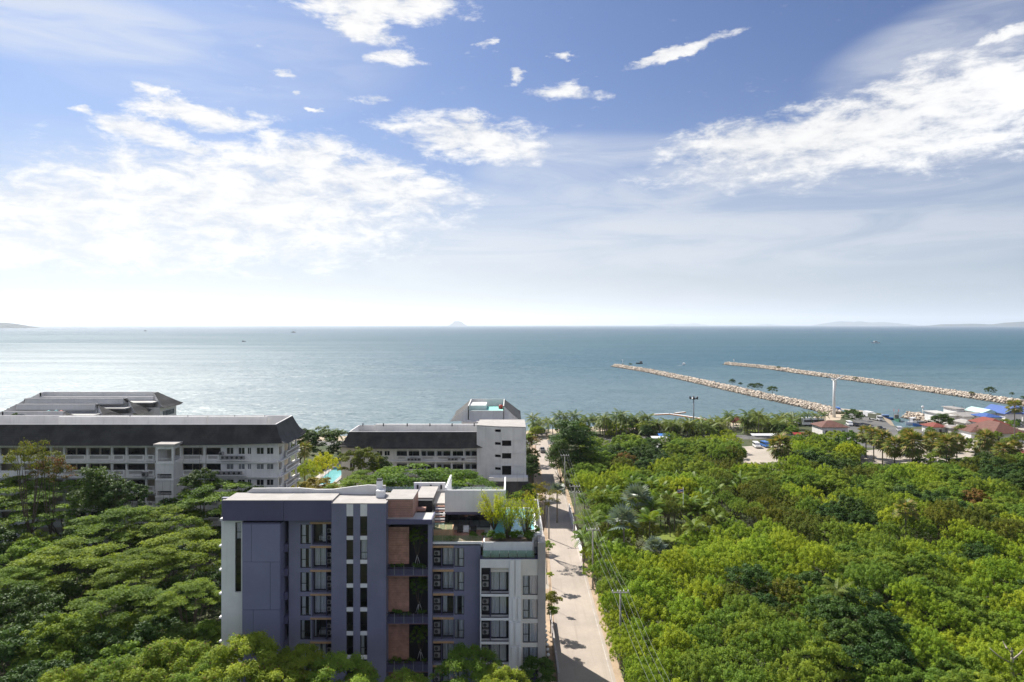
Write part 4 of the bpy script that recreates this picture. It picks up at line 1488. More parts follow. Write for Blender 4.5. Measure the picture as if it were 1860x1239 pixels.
def vase_tree(x, y, z, h, r, leaf, label, name='roof_tree', cat='tree', group=None, vi=0):
    root = empty(name, (x, y, z), random.uniform(0, 6), label, cat, group)
    c, tw = VASE[vi % 2]
    s = (r / 2.5, r / 2.5, h / 5.6)
    add('crown', c, L[leaf], root, (0, 0, 0), 0, s)
    add('trunk', tw, M['trunk'], root, (0, 0, 0), 0, s)
    return root


for i, (px, py, dd, h, r, lb) in enumerate((
        (897, 962, 88.2, 5.2, 2.6, 'leftmost yellow-green tree on the roof terrace in front of the white pavilion'),
        (922, 982, 86.9, 6.3, 2.3, 'multi-stemmed roof tree rising from the middle of the white planter'),
        (955, 976, 87.4, 6.0, 2.4, 'bright yellow roof tree in the round planter by the pool'),
        (905, 930, 97, 3.6, 1.9, 'thin twiggy tree half hidden behind the leftmost roof tree'))):
    vase_tree(X(px, dd), dd, Z(py, dd), h, r, 'lime', lb, group='trees on the roof terrace', vi=i)


def hedge(name, x0, x1, y0, y1, z, h, leaf, label, cat='plant', n=420, ln=0.22, group=None):
    """Low planting along a box: loose upright leaves with stems."""
    k = max(5, int((x1 - x0) * 2.2))
    cl = np.stack([x0 + (x1 - x0) * rng.random(k), y0 + (y1 - y0) * rng.random(k), z + h * (0.25 + 0.45 * rng.random(k))], 1)
    me = crown_mesh('foliage', cl, np.full(k, h * 0.45), n / k, ln, 0.4, 0.6, 0.7, 0.2)
    root = empty(name, ((x0 + x1) / 2, (y0 + y1) / 2, z), 0, label, cat, group)
    add('foliage', me, L[leaf], root)
    mb_ = MB()
    for c in cl:
        mb_.tube([(c[0], c[1], z), (c[0], c[1], c[2])], 0.012, 4, False)
    mb_.build('stems', M['trunk'], root)
    return root


flr = ('top', 'middle', 'lowest')
for k, xa, xb, dd, z1 in plants:
    hedge('planter_shrub', xa + 0.1, xb - 0.2, dd + 0.15, 86.3, z1 - 0.4, 0.75, 'planter', f'dark green hedge filling the {flr[k]} planted balcony of the wood clad column', 'hedge', 700, group='hedges in the wood column balconies')
    bt = tree('sparse', X(758 + 3 * k, 86.9), 86.9, z1 + 4.3 - 0.2 * k, 1.45, 'planter', 'balcony_tree', f'slender tree with pale props growing on the {flr[k]} planted balcony', 'tree', 'balcony trees of the wood column', z=z1 - 0.5)
    mb = MB()
    for a in (0.4, 2.4, 4.3):
        mb.tube([(math.cos(a) * 0.5, math.sin(a) * 0.35, 0.1), (0.03, 0.03, 1.5)], 0.03, 5)
    mb.build('support_stake', M['metal_white'], bt, (0, 0, 0))
hedge('planter_shrub', X(880, 85.8), X(968, 85.8), 85.7, 87.3, zpl + 0.03, 1.15, 'grassy', 'grassy green planting along the long white planter on the roof corner', 'plant', 2400, 0.25)
hedge('planter_shrub', X(960, 88), X(979, 88), 87.3, 88.5, zw + 0.45, 0.6, 'grassy', 'small bushy plant in the round white planter beside the pool', 'plant', 500, 0.22)
hedge('planter_shrub', X(850, 87), X(884, 87), 86.5, 88.2, zd + 0.03, 0.9, 'planter', 'green shrubs on the terrace left of the white planter', 'plant', 700, 0.25)
hedge('planter_shrub', X(812, 86.6), X(832, 86.6), 86.3, 87.0, zd + 0.03, 0.7, 'planter', 'small green shrub behind the terrace glass railing', 'plant', 250, 0.22)


# ------------------------------------------------------------------ mansard roofed hotel buildings
def mansard(parent, x0, x1, y0, y1, z, prof, flat_z, wall_z1, deck='hotel_deck', eave_lift=0.5, under=True, back_up=0.0, open_front=False):
    """Flared mansard skirt round a flat roof: prof = (inset, rise) from the eave up; the inner face is a white parapet."""
    mb = MB()
    rings = []
    n = 10
    for ins, rise in prof:
        ring = []
        a0, a1, b0, b1 = x0 + ins, x1 - ins, y0 + ins, y1 - ins
        def lift(u):
            return eave_lift * max(0.0, abs(2 * u - 1) - 0.55) ** 2 * 5 * max(0.0, 1 - rise / 1.4)
        for (p, q) in (((a0, b0), (a1, b0)), ((a1, b0), (a1, b1)), ((a1, b1), (a0, b1)), ((a0, b1), (a0, b0))):
            for k in range(n):
                u = k / n
                yy = p[1] + (q[1] - p[1]) * u
                up = back_up * (rise / prof[-1][1]) * (yy - y0) / (y1 - y0)
                ring.append((p[0] + (q[0] - p[0]) * u, yy, z + rise + lift(u) + up))
        rings.append(ring)
    m_ = len(rings[0])
    ks = range(n if open_front else 0, m_)
    for r0, r1 in zip(rings[:-1], rings[1:]):
        for k in ks:
            mb.face([r0[k], r0[(k + 1) % m_], r1[(k + 1) % m_], r1[k]])
    if under:
        for k in ks:
            a, b = rings[0][k], rings[0][(k + 1) % m_]
            ia, ib = rings[1][k], rings[1][(k + 1) % m_]
            mb.face([b, a, (ia[0], ia[1], a[2] - 0.06), (ib[0], ib[1], b[2] - 0.06)])
    roof = mb.build('roof', M['mansard'], parent)
    if open_front:
        for q_ in (0, n):
            gb = MB()
            tp_ = rings[-1][q_]
            gb.face([r[q_] for r in rings] + [(tp_[0], tp_[1], z)])
            gb.build('gable', M['hotel_white'], roof)
    mb = MB()
    top = rings[-1]
    cx_, cy_ = (x0 + x1) / 2, (y0 + y1) / 2
    def inn(p, q, zz=None):
        sx = (x1 - x0) / 2 - prof[-1][0]
        sy = (y1 - y0) / 2 - prof[-1][0]
        return (cx_ + (p[0] - cx_) * (sx - q) / sx, cy_ + (p[1] - cy_) * (sy - q) / sy, p[2] + 0.12 if zz is None else zz)
    for k in ks:
        a, b = top[k], top[(k + 1) % m_]
        A_, B_ = (a[0], a[1], a[2] + 0.12), (b[0], b[1], b[2] + 0.12)
        mb.face([a, b, B_, A_])
        mb.face([A_, B_, inn(b, 0.25), inn(a, 0.25)])
        mb.face([inn(a, 0.25), inn(b, 0.25), inn(b, 0.3, flat_z), inn(a, 0.3, flat_z)])
    mb.build('parapet', M['hotel_parapet'], roof)
    ins = prof[-1][0] + 0.31
    bx('roof_deck', deck, roof, x0 + ins, x1 - ins, y0 + ins, y1 - ins, flat_z - 0.25, flat_z)
    return roof


PROF2 = [(0, 0), (0.9, 0.7), (2.2, 1.9), (3.8, 3.1), (5.2, 4.2)]
PROF = [(0, 0), (0.55, 0.62), (1.2, 1.6), (1.85, 2.8), (2.35, 3.9)]


def small_window(parent, u0, u1, z0, z1, y, curtain=False, org=None, ud=None, nd=None, vm=0.5):
    """Window at building scale: white frame, dark panes as a sub-part."""
    def Q(u, z, t):
        return (u, y + t, z) if org is None else (org[0] + ud[0] * u + nd[0] * t, org[1] + ud[1] * u + nd[1] * t, z)
    mb = MB()
    f = 0.07
    for a, b, c, e in ((u0, u0 + f, z0, z1), (u1 - f, u1, z0, z1), (u0 + f, u1 - f, z0, z0 + f), (u0 + f, u1 - f, z1 - f, z1), ((u0 + u1) / 2 - f / 2, (u0 + u1) / 2 + f / 2, z0 + f, z1 - f)):
        i = len(mb.v)
        mb.v += [Q(a, c, 0), Q(b, c, 0), Q(b, e, 0), Q(a, e, 0), Q(a, c, 0.08), Q(b, c, 0.08), Q(b, e, 0.08), Q(a, e, 0.08)]
        for q in ((0, 1, 2, 3), (0, 4, 5, 1), (1, 5, 6, 2), (2, 6, 7, 3), (3, 7, 4, 0)):
            mb.f.append(tuple(i + k for k in q))
            mb.smooth.append(False)
    o = mb.build('window', M['hotel_white'], parent)
    mb = MB()
    mb.face([Q(u0 + f, z0 + f, 0.05), Q(u1 - f, z0 + f, 0.05), Q(u1 - f, z1 - f, 0.05), Q(u0 + f, z1 - f, 0.05)])
    mb.build('pane', M['hotel_pane'], o)
    return o


M['hotel_pane'] = mat('dark_hotel_pane', (0.035, 0.04, 0.05), 0.12, 0.3, 0.5, spec=0.5)
M['hotel_curtained'] = mat('curtained_hotel_pane', (0.22, 0.23, 0.25), 0.2, 0.2, 0.6, spec=0.5)


def balustrade(parent, a, b, z0, z1, y, org=None, ud=None, nd=None):
    """White parapet of a gallery with a recessed slotted panel."""
    mb = MB()
    m_ = 0.35
    hole = (a + m_, b - m_, z0 + (z1 - z0) * 0.30, z1 - (z1 - z0) * 0.20)
    facade(mb, a, b, z0, z1, [hole] if b - a > 1.2 else [], y, 0.16, org, ud, nd)
    o = mb.build('balustrade', M['hotel_white'], parent)
    if b - a > 1.2:
        sl_ = MB()
        n = max(3, int((b - a) / 0.22))
        for k in range(n):
            u = hole[0] + (hole[1] - hole[0]) * (k + 0.5) / n
            if org is None:
                sl_.box(u - 0.03, u + 0.03, y + 0.05, y + 0.11, hole[2], hole[3])
            else:
                p = [(org[0] + ud[0] * uu + nd[0] * tt, org[1] + ud[1] * uu + nd[1] * tt) for uu, tt in ((u - .03, .05), (u + .03, .05), (u + .03, .11), (u - .03, .11))]
                sl_.prism(p, hole[2], hole[3])
        sl_.build('balusters', M['beige'], o)
    return o


# --- the long hotel on the left
HL = empty('hotel_building', (-80, 148, 0), 0, 'long white hotel with dark flared roof and a stair tower, at the left', 'building')
d = 142.0
cols = [40, 62, 92, 116, 158.5, 203, 229.5, 265, 283]
rows = [(813, 827.5), (842.5, 855), (871, 884), (900, 912), (929, 941), (958, 969)]
ops = []
for (t_, b_) in rows:
    for a, b in zip(cols[:-1], cols[1:]):
        ops.append((X(a + 1.6, d), X(b - 1.6, d), Z(b_, d), Z(t_, d)))
    ops.append((X(0, d), X(38, d), Z(b_, d), Z(t_, d)))
mb = MB()
zt = 22.0
facade(mb, X(-330, d), X(284, d), 0, zt, ops, d, 0.4)
mb.build('wall', M['hotel_white'], HL)
ops2 = []
for (t_, b_) in rows:
    for a, b in ((317, 328), (330, 369), (373.5, 401)):
        ops2.append((X(a, d), X(b, d), Z(b_, d), Z(t_, d)))
wn2 = []
for (t_, b_) in rows:
    for a, b in ((411, 424), (432.5, 444.5), (449, 456), (465.5, 479), (484, 496.5)):
        wn2.append((X(a, d), X(b, d), Z(b_ - 2, d), Z(t_, d)))
mb = MB()
facade(mb, X(315, d), X(505, d), 0, zt, ops2 + wn2, d, 0.4)
mb.build('wall', M['hotel_white'], HL)
for k, q in enumerate(wn2):
    o = small_window(HL, *q, d + 0.12)
    if k % 10 > 4:
        o.children[0].material_slots[0].link = 'OBJECT'
        o.children[0].material_slots[0].material = M['hotel_curtained']
bx('gallery_wall', 'hotel_cream', HL, X(-330, d), X(401.5, d), d + 2.6, d + 2.9, 0, zt)
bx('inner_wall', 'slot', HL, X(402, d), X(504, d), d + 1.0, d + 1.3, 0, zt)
for ri, (t_, b_) in enumerate(rows):
    zf = Z(b_ + 10.5, d)
    bx('gallery_floor', 'hotel_white', HL, X(-330, d), X(402, d), d + 0.4, d + 2.6, zf - 0.2, zf)
    bx('ledge', 'hotel_white', HL, X(-330, d), X(283, d), d - 0.45, d - 0.002, zf - 0.25, zf + 0.05)
    bx('ledge', 'hotel_white', HL, X(315, d), X(505.5, d), d - 0.45, d - 0.002, zf - 0.25, zf + 0.05)
    for a, b in list(zip(cols[:-1], cols[1:])) + [(329, 369), (373.5, 401)]:
        balustrade(HL, X(a + 2.4, d), X(b - 2.4, d), Z(b_ + 9, d), Z(b_ - 1.5, d), d - 0.17)
        if ri < 5:
            for q in (0.25, 0.68):
                u = X(a + (b - a) * q, d + 2)
                if b - a > 25:
                    MB().box(u - 0.85, u + 0.9, d + 2.52, d + 2.595, zf + 0.02, zf + 2.3).build('door' if (ri + int(a)) % 2 else 'gallery_window', M['hotel_pane'], HL)
for r_, (x_, n_) in ((834.0, (408, 5)), (862.0, (384, 7))):
    for k in range(n_):
        ac_unit(HL, X(x_ + k * (8.6 if n_ == 5 else 9.0), d), d - 0.5, Z(r_, d) + 0.08, 1.15)
    bx('ac_ledge', 'hotel_white', HL, X(x_ - 7, d), X(x_ + n_ * 9 + 2, d), d - 1.0, d - 0.452, Z(r_, d) - 0.1, Z(r_, d) + 0.05)
ac_unit(HL, X(266, d), d - 0.4, Z(864.5, d), 1.5)
ac_unit(HL, X(404.5, d), d - 0.5, Z(826, d), 1.15)
# end of the block, seen in perspective
org, ud, nd = (X(505, d) + 0.004, d + 0.006), (0, 1), (-1, 0)
ops3 = []
for (t_, b_) in rows:
    for a, b in ((0.7, 2.4), (4.0, 7.6), (8.2, 11.9)):
        ops3.append((a, b, Z(b_, d), Z(t_, d)))
mb = MB()
facade(mb, 0, 12.5, 0, zt, ops3, 0, 0.35, org, ud, nd)
mb.build('wall', M['hotel_white'], HL)
bx('inner_wall', 'hotel_cream', HL, X(505, d) - 2.2, X(505, d) - 2.0, d + 0.5, d + 12.4, 0, zt)
for (t_, b_) in rows:
    balustrade(HL, 3.6, 12.5, Z(b_ + 9, d), Z(b_ - 1.5, d), 0, (X(505, d) + 0.6, d), ud, nd)
    zf = Z(b_ + 10.5, d)
    bx('ledge', 'hotel_white', HL, X(505, d) + 0.002, X(505, d) + 0.7, d + 0.1, d + 12.9, zf - 0.2, zf + 0.06)
# stair tower
dt = 138.0
xt0, xt1 = X(283, dt), X(315, dt)
mb = MB()
hol = [(X(286.5, dt), X(311.5, dt), Z(838, dt), Z(816, dt))]
for y0_, y1_ in ((861, 869.5), (892, 900), (923, 931)):
    hol.append((X(285.5, dt), X(311.5, dt), Z(y1_, dt), Z(y0_, dt)))
facade(mb, xt0, xt1, 0, Z(810.5, dt), hol, dt, 0.3)
facade(mb, 0, d - dt - 0.02, 0, Z(810.5, dt), [(0.5, 3.2, Z(838, dt), Z(816, dt))], 0, 0.3, (xt1 + 0.004, dt + 0.006), (0, 1), (-1, 0))
mb.box(xt0, xt0 + 0.3, dt + 0.3, d, 0, Z(810.5, dt))
mb.build('stair_tower', M['hotel_white'], HL)
bx('tower_roof', 'roof_white', HL, xt0 - 0.4, xt1 + 0.4, dt - 0.3, d - 0.01, Z(810.5, dt) + .002, Z(806.5, dt))
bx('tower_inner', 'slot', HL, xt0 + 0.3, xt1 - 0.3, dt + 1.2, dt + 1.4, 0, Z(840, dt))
for y_ in (842, 872, 903):
    bx('tower_band', 'hotel_white', HL, xt0 - 0.12, xt1 + 0.12, dt - 0.12, d - 0.02, Z(y_ + 1.5, dt), Z(y_ - 1, dt))
for y0_, y1_ in ((833, 838.5), (865, 869.5), (896, 900), (927, 931)):
    mb = MB()
    for k in range(12):
        u = X(286.5 + k * 2.25, dt)
        mb.box(u - 0.02, u + 0.02, dt + 0.05, dt + 0.09, Z(y1_, dt), Z(y0_, dt))
    mb.box(X(286, dt), X(311.5, dt), dt + 0.04, dt + 0.10, Z(y0_, dt) + .001, Z(y0_, dt) + 0.07)
    mb.build('railing', M['hotel_white'], HL)
mansard(HL, -170, X(515, 140.5), 140.5, 156, 21.5, PROF, 23.6, zt, back_up=0.6)
for px, h in ((235, .8), (340, .7), (425, .9), (480, .7)):
    bx('roof_pipe', 'dark', HL, X(px, 152), X(px, 152) + 0.2, 152, 152.2, 25.6, 26.2)
for a, b in ((X(98, 150), X(370, 150)), (X(372, 150), X(480, 150))):
    bx('roof_block', 'hotel_parapet', HL, a, b, 151.5, 152, 23.62, 26.0 if a < -65 else 26.3)


# --- the wing behind it, running towards the sea in three steps
HW = empty('hotel_wing', (-122, 188, 0), 0, 'stepped hotel wing with green flat roofs and dark gables behind the long hotel, far left', 'building')
for (x0, x1, y0, y1, z) in ((-134, -112.5, 158, 171, 19.0), (-137, -110.5, 171.2, 182, 19.7), (-141, -108.5, 182.2, 192, 20.4), (-145, -106, 192.2, 201, 21.0), (-148, -103, 201.2, 214, 21.6)):
    bx('wall', 'hotel_white', HW, x0 + 1.5, x1 - 1.5, y0 + 1.5, y1 - 1.5, 0, z + 0.2)
    mansard(HW, x0, x1, y0, y1, z, PROF2, z + 2.8, z, 'green_deck' if y0 < 175 else 'hotel_deck', open_front=True)
    bx('front_wall', 'hotel_parapet', HW, x0 + 5.3, x1 - 5.3, y0 + 5.0, y0 + 5.4, 0, z + 3.1)
    bx('lower_roof', 'hotel_deck', HW, x0 + 3, x1 - 3, y0 - 0.15, y0 + 4.98, z + 1.6, z + 1.9)
    for k in range(4):
        y_ = y0 + 3 + k * (y1 - y0 - 6) / 4
        for fl in range(4):
            small_window(HW, y_, y_ + 1.8, z - 2.6 - fl * 3.3, z - 1.0 - fl * 3.3, 0, org=(x1 - 1.49 + .06, 0), ud=(0, 1), nd=(-1, 0))
for k, (x, y, m_) in enumerate(((-121.5, 179, 'teal'), (-119.8, 179.4, 'teal'), (-118.2, 179, 'rust'), (-124, 167.5, 'rust'))):
    mb = MB()
    zb_ = 22.5 if y > 172 else 21.8
    mb.tube([(x, y, zb_), (x, y, zb_ + 1.1), (x, y, zb_ + 1.5)], [0.6, 0.6, 0.2], 12)
    tag(mb.build('water_tank', M[m_]), ('teal water tank, the left of two side by side on the hotel wing roof', 'teal water tank, the right of two side by side on the hotel wing roof', 'red water tank beside the two teal tanks on the hotel roof', 'red water tank standing alone on the green hotel roof')[k], 'water tank', 'water tanks on the hotel wing')


def dish(x, y, z, r, label):
    root = empty('satellite_dish', (x, y, z), 0, label, 'satellite dish', 'satellite dishes on the hotel roof')
    MB().tube([(0, 0, 0), (0, 0, r * 0.9)], 0.07, 6).build('mast', M['metal_grey'], root, (0, 0, 0))
    mb = MB()
    n = 16
    rings = [(0.05, 0.0), (0.5, 0.10), (1.0, 0.36)]
    for (r0, h0), (r1, h1) in zip(rings[:-1], rings[1:]):
        for k in range(n):
            a0, a1 = 2 * math.pi * k / n, 2 * math.pi * (k + 1) / n
            mb.face([(r * r0 * math.cos(a0), r * r0 * math.sin(a0), r * h0), (r * r0 * math.cos(a1), r * r0 * math.sin(a1), r * h0), (r * r1 * math.cos(a1), r * r1 * math.sin(a1), r * h1), (r * r1 * math.cos(a0), r * r1 * math.sin(a0), r * h1)], True)
    o = mb.build('reflector', M['metal_grey'], root, (0, 0, r * 0.9))
    o.rotation_euler = (R(38), R(12), 0)


dish(-120.5, 167, 21.8, 1.5, 'large grey satellite dish on the green hotel roof')
dish(-126, 168.5, 21.8, 1.2, 'smaller satellite dish beside the large one on the green hotel roof')
tree('small', -123, 169, 24.4, 1.0, 'dark', 'roof_shrub', 'small green shrub growing on the green hotel roof at the far left', 'shrub', z=21.8)

# --- the second hotel with the angular stair tower
HR = empty('hotel_building', (-25, 182, 0), 0, 'smaller white hotel with black flared roof and angular stair tower, centre', 'building')
d = 175.0
rows = [(818, 829), (840, 853), (865, 877), (889, 901)]
cols = [719, 740.5, 763, 791, 820.5, 842.5, 872, 886]
ops, wn3 = [], []
for (t_, b_) in rows:
    for a, b in zip(cols[:-1], cols[1:]):
        ops.append((X(a + 1.2, d), X(b - 1.2, d), Z(b_, d), Z(t_, d)))
    for a, b in ((635, 645), (684, 694.5), (698, 708)):
        wn3.append((X(a, d), X(b, d), Z(b_ - 1, d), Z(t_ + 1, d)))
mb = MB()
facade(mb, X(620, d), X(887, d), 0, 15.6, ops + wn3, d, 0.4)
mb.build('wall', M['hotel_white'], HR)
for q in wn3:
    small_window(HR, *q, d + 0.12)
bx('gallery_wall', 'hotel_white', HR, X(718, d), X(886, d), d + 2.0, d + 2.3, 0, 15.4)
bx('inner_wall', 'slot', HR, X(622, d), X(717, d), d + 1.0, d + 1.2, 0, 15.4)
bx('end_wall', 'hotel_white', HR, X(620, d), X(620, d) + 0.4, d + 0.4, 187, 0, 15.4)
bx('end_wall', 'hotel_white', HR, X(887, d) - 0.4, X(887, d), d + 0.4, 187, 0, 15.4)
for ri, (t_, b_) in enumerate(rows):
    zf = Z(b_ + 8.3, d)
    bx('gallery_floor', 'hotel_white', HR, X(719, d), X(886, d), d + 0.4, d + 2.0, zf - 0.2, zf)
    bx('ledge', 'hotel_white', HR, X(708, d), X(888, d), d - 0.45, d - 0.002, zf - 0.25, zf + 0.05)
    for a, b in zip(cols[:-1], cols[1:]):
        balustrade(HR, X(a + 2, d), X(b - 2, d), Z(b_ + 7, d), Z(b_ - 1, d), d - 0.17)
        for q, wd_ in ((0.25, 0.5), (0.7, 0.85)):
            u = X(a + (b - a) * q, d + 2)
            MB().box(u - wd_, u + wd_, d + 1.93, d + 1.995, zf + (0.02 if q > .5 else 0.9), zf + 2.1).build('door' if q > .5 else 'gallery_window', M['hotel_pane'], HR)
for (px, py, n_) in ((744, 836.5, 5), (817, 836.0, 5), (817, 860, 5)):
    for k in range(n_ if px > 750 else 4):
        if not (k == 3 and px > 750):
            ac_unit(HR, X(px + k * 6.1, d), d - 0.5, Z(py, d) + 0.05, 1.05)
    bx('ac_ledge', 'hotel_white', HR, X(px - 4, d), X(px + n_ * 6.3, d), d - 0.95, d - 0.452, Z(py, d) - 0.1, Z(py, d) + 0.03)
mansard(HR, X(613, 173.3), X(889, 173.3), 173.3, 189.5, 14.9, PROF, 17.3, 15.5)
bx('roof_block', 'hotel_parapet', HR, X(683, 186), X(867, 186), 185.2, 186, 17.32, 19.4)
for px in (660, 697, 740, 781, 821, 861):
    bx('roof_pipe', 'dark', HR, X(px, 186.2), X(px, 186.2) + 0.25, 185.0, 185.2, 18.9, 19.7)
# stair tower: a folded white wall with stacked openings
dt = 171.5
pts = [(X(866, 174), 174.0), (X(896, 172.5), 172.2), (X(911, dt), dt), (X(930, dt), dt), (X(955, 170.6), 170.6), (X(955, 170.6), 184), (X(868, 174), 184)]
zt0, zt1 = Z(776, 172), Z(767, 171)
TW = [(0, []), (1, ['vent']), (2, ['open']), (3, []), (4, []), (5, [])]
mb = MB()
for k in range(5):
    a, b = Vector(pts[k]), Vector(pts[k + 1])
    ln_ = (b - a).length
    ud = (b - a) / ln_
    nd = Vector((-ud.y, ud.x))
    hs_ = []
    if k == 1:
        hs_ = [(0.4, ln_ - 0.2, Z(y_ + 2.6, 172), Z(y_ - 2.4, 172)) for y_ in (782, 805.5, 828, 851)]
    if k == 2:
        hs_ = [(0.05, ln_ - 0.2, Z(y1_, dt), Z(y0_, dt)) for y0_, y1_ in ((800, 813.5), (822.5, 837), (846, 863))]
    facade(mb, 0, ln_, 0, zt0, hs_, 0, 0.4, tuple(a), tuple(ud), tuple(nd))
mb.build('stair_tower', M['hotel_white'], HR)
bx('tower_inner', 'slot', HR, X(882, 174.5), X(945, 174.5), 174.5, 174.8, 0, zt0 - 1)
mb = MB()
mb.prism([(p[0], p[1] + 0.05) for p in pts], zt0 - 0.4, zt0 + 0.25)
mb.build('tower_roof', M['roof_white'], HR)
for y_ in (799, 822, 845):
    mb = MB()
    for k in range(1, 4):
        a, b = Vector(pts[k]), Vector(pts[k + 1])
        n_ = Vector(((b - a).y, -(b - a).x)).normalized() * 0.14
        mb.prism([tuple(a + n_), tuple(b + n_), tuple(b - n_ * 0.02), tuple(a - n_ * 0.02)], Z(y_ + 1, 171.5), Z(y_ - 0.8, 171.5))
    mb.build('tower_band', M['hotel_white'], HR)
for y0_ in (810, 833):
    bx('balustrade', 'hotel_white', HR, X(911.5, dt), X(929, dt), dt - 0.1, dt + 0.05, Z(y0_ + 6, dt), Z(y0_, dt))
# grey sloping canopy and terrace at the foot of the tower
mb = MB()
x0, x1 = X(892, 168), X(950, 168)
mb.prism([(x0 - 0.5, 167.6), (x1 + 1.2, 167.6), (x1 + 1.2, 170.4), (x0 - 0.5, 170.4)], Z(871, 168) - 0.4, Z(867, 168))
mb.build('canopy', M['hotel_white'], HR)
mb = MB()
zc0, zc1 = Z(906, 165), Z(871, 168) - 0.41
mb.v = [(x0 - 0.5, 167.6, zc1), (x1 + 1.2, 167.6, zc1), (x1 + 1.2, 170, zc1), (x0 - 0.5, 170, zc1), (x0 - 1.5, 165, zc0), (x1 + 3.4, 165, zc0), (x1 + 3.4, 170, zc0), (x0 - 1.5, 170, zc0)]
mb.f = [(4, 5, 1, 0), (5, 6, 2, 1), (7, 4, 0, 3), (6, 7, 3, 2), (7, 6, 5, 4)]
mb.smooth = [False] * 5
mb.build('canopy_skirt', M['mansard'], HR)
bx('canopy_wall', 'hotel_white', HR, x0, x1 + 1.0, 168, 170, 0, zc0)
# wing behind, seen over the roof
HB = empty('hotel_wing', (-7, 214, 0), 0, 'dark gabled hotel wing with turquoise roof deck behind the angular stair tower', 'building')
bx('wall', 'hotel_white', HB, -15, 0.5, 203, 224, 0, 17.6)
mansard(HB, -18.5, 2.8, 201, 226, 17.4, PROF2, 20.2, 17.5, 'aqua_deck', back_up=0.9, open_front=True)
bx('front_wall', 'hotel_parapet', HB, -13, -2.6, 206.0, 206.4, 15, 20.5)
bx('roof_block', 'hotel_parapet', HB, -13.5, -8, 210, 219, 20.21, 21.6)
MB().tube([(-3.5, 213, 20.2), (-3.5, 213, 21.2), (-3.5, 213, 21.5)], [0.7, 0.7, 0.2], 12).build('water_tank', M['rust'], HB)

# hotel pool between the two hotels
pr = empty('swimming_pool', (X(612, 210), 205, 0), 0, 'bright turquoise hotel swimming pool glimpsed between the two hotels', 'pool')
mb = MB()
a, b = X(600, 215), X(628, 215)
for q in ((a - 1, a, 196, 226), (b, b + 1, 196, 226), (a, b, 196, 197), (a, b, 225, 226)):
    mb.box(*q, 0, 0.35)
mb.build('pool_edge', M['roof_white'], pr)
bx('pool_water', 'pool_water', pr, a + .01, b - .01, 197.01, 224.99, 0.05, 0.25)
M['paving'] = mat('pale_pool_paving', (0.5, 0.45, 0.38), 0.9, 0.1, 0.5)
sheet('pool_terrace', [(X(585, 215), 192), (X(640, 215), 192), (X(640, 215), 232), (X(585, 215), 232)], 0.018, M['paving'])
# ------------------------------------------------------------------ breakwaters
def rocks(n, path, hw, crest, top, seed, size):
    """Tumbled stones heaped along a path: jittered blocks on a trapezoid bank."""
    r_ = np.random.default_rng(seed)
    path = np.array(path, float)
    seg = np.linalg.norm(np.diff(path, axis=0), axis=1)
    cum = np.concatenate([[0], np.cumsum(seg)])
    s = r_.random(n) * cum[-1]
    i = np.clip(np.searchsorted(cum, s) - 1, 0, len(seg) - 1)
    t_ = (s - cum[i]) / seg[i]
    p = path[i] * (1 - t_)[:, None] + path[i + 1] * t_[:, None]
    dr = (path[i + 1] - path[i]) / seg[i][:, None]
    nr = np.stack([-dr[:, 1], dr[:, 0]], 1)
    u = (r_.random(n) * 2 - 1)
    au = np.abs(u) * hw
    z = np.where(au < crest, top, top - (au - crest) / (hw - crest) * (top - SEA + 0.6))
    pos = np.concatenate([p + nr * (u * hw)[:, None], z[:, None]], 1)
    pos += r_.normal(size=(n, 3)) * [0.3, 0.3, 0.18]
    sz = size * (0.55 + 0.75 * r_.random(n))
    cub = np.array([(-1, -1, -1), (1, -1, -1), (1, 1, -1), (-1, 1, -1), (-1, -1, 1), (1, -1, 1), (1, 1, 1), (-1, 1, 1)], float) * 0.5
    v = cub[None] * (0.75 + 0.5 * r_.random((n, 8, 1))) * np.stack([sz, sz * (0.6 + 0.5 * r_.random(n)), sz * (0.5 + 0.4 * r_.random(n))], 1)[:, None, :]
    a, b = r_.random(n) * 6.28, r_.normal(size=n) * 0.45
    ca, sa, cb, sb = np.cos(a)[:, None], np.sin(a)[:, None], np.cos(b)[:, None], np.sin(b)[:, None]
    x, y, zz = v[..., 0], v[..., 1], v[..., 2]
    y, zz = y * cb - zz * sb, y * sb + zz * cb
    x, y = x * ca - y * sa, x * sa + y * ca
    v = np.stack([x, y, zz], -1) + pos[:, None]
    fi = np.array([(0, 3, 2, 1), (4, 5, 6, 7), (0, 1, 5, 4), (1, 2, 6, 5), (2, 3, 7, 6), (3, 0, 4, 7)])
    me = bpy.data.meshes.new('stones')
    me.vertices.add(8 * n)
    me.vertices.foreach_set('co', v.astype(np.float32).ravel())
    f = (fi[None] + 8 * np.arange(n)[:, None, None]).astype(np.int32)
    me.loops.add(24 * n)
    me.loops.foreach_set('vertex_index', f.ravel())
    me.polygons.add(6 * n)
    me.polygons.foreach_set('loop_start', np.arange(0, 24 * n, 4, dtype=np.int32))
    at = me.attributes.new('tint', 'FLOAT', 'FACE')
    at.data.foreach_set('value', np.repeat(r_.random(n), 6).astype(np.float32))
    me.update(calc_edges=True)
    return me


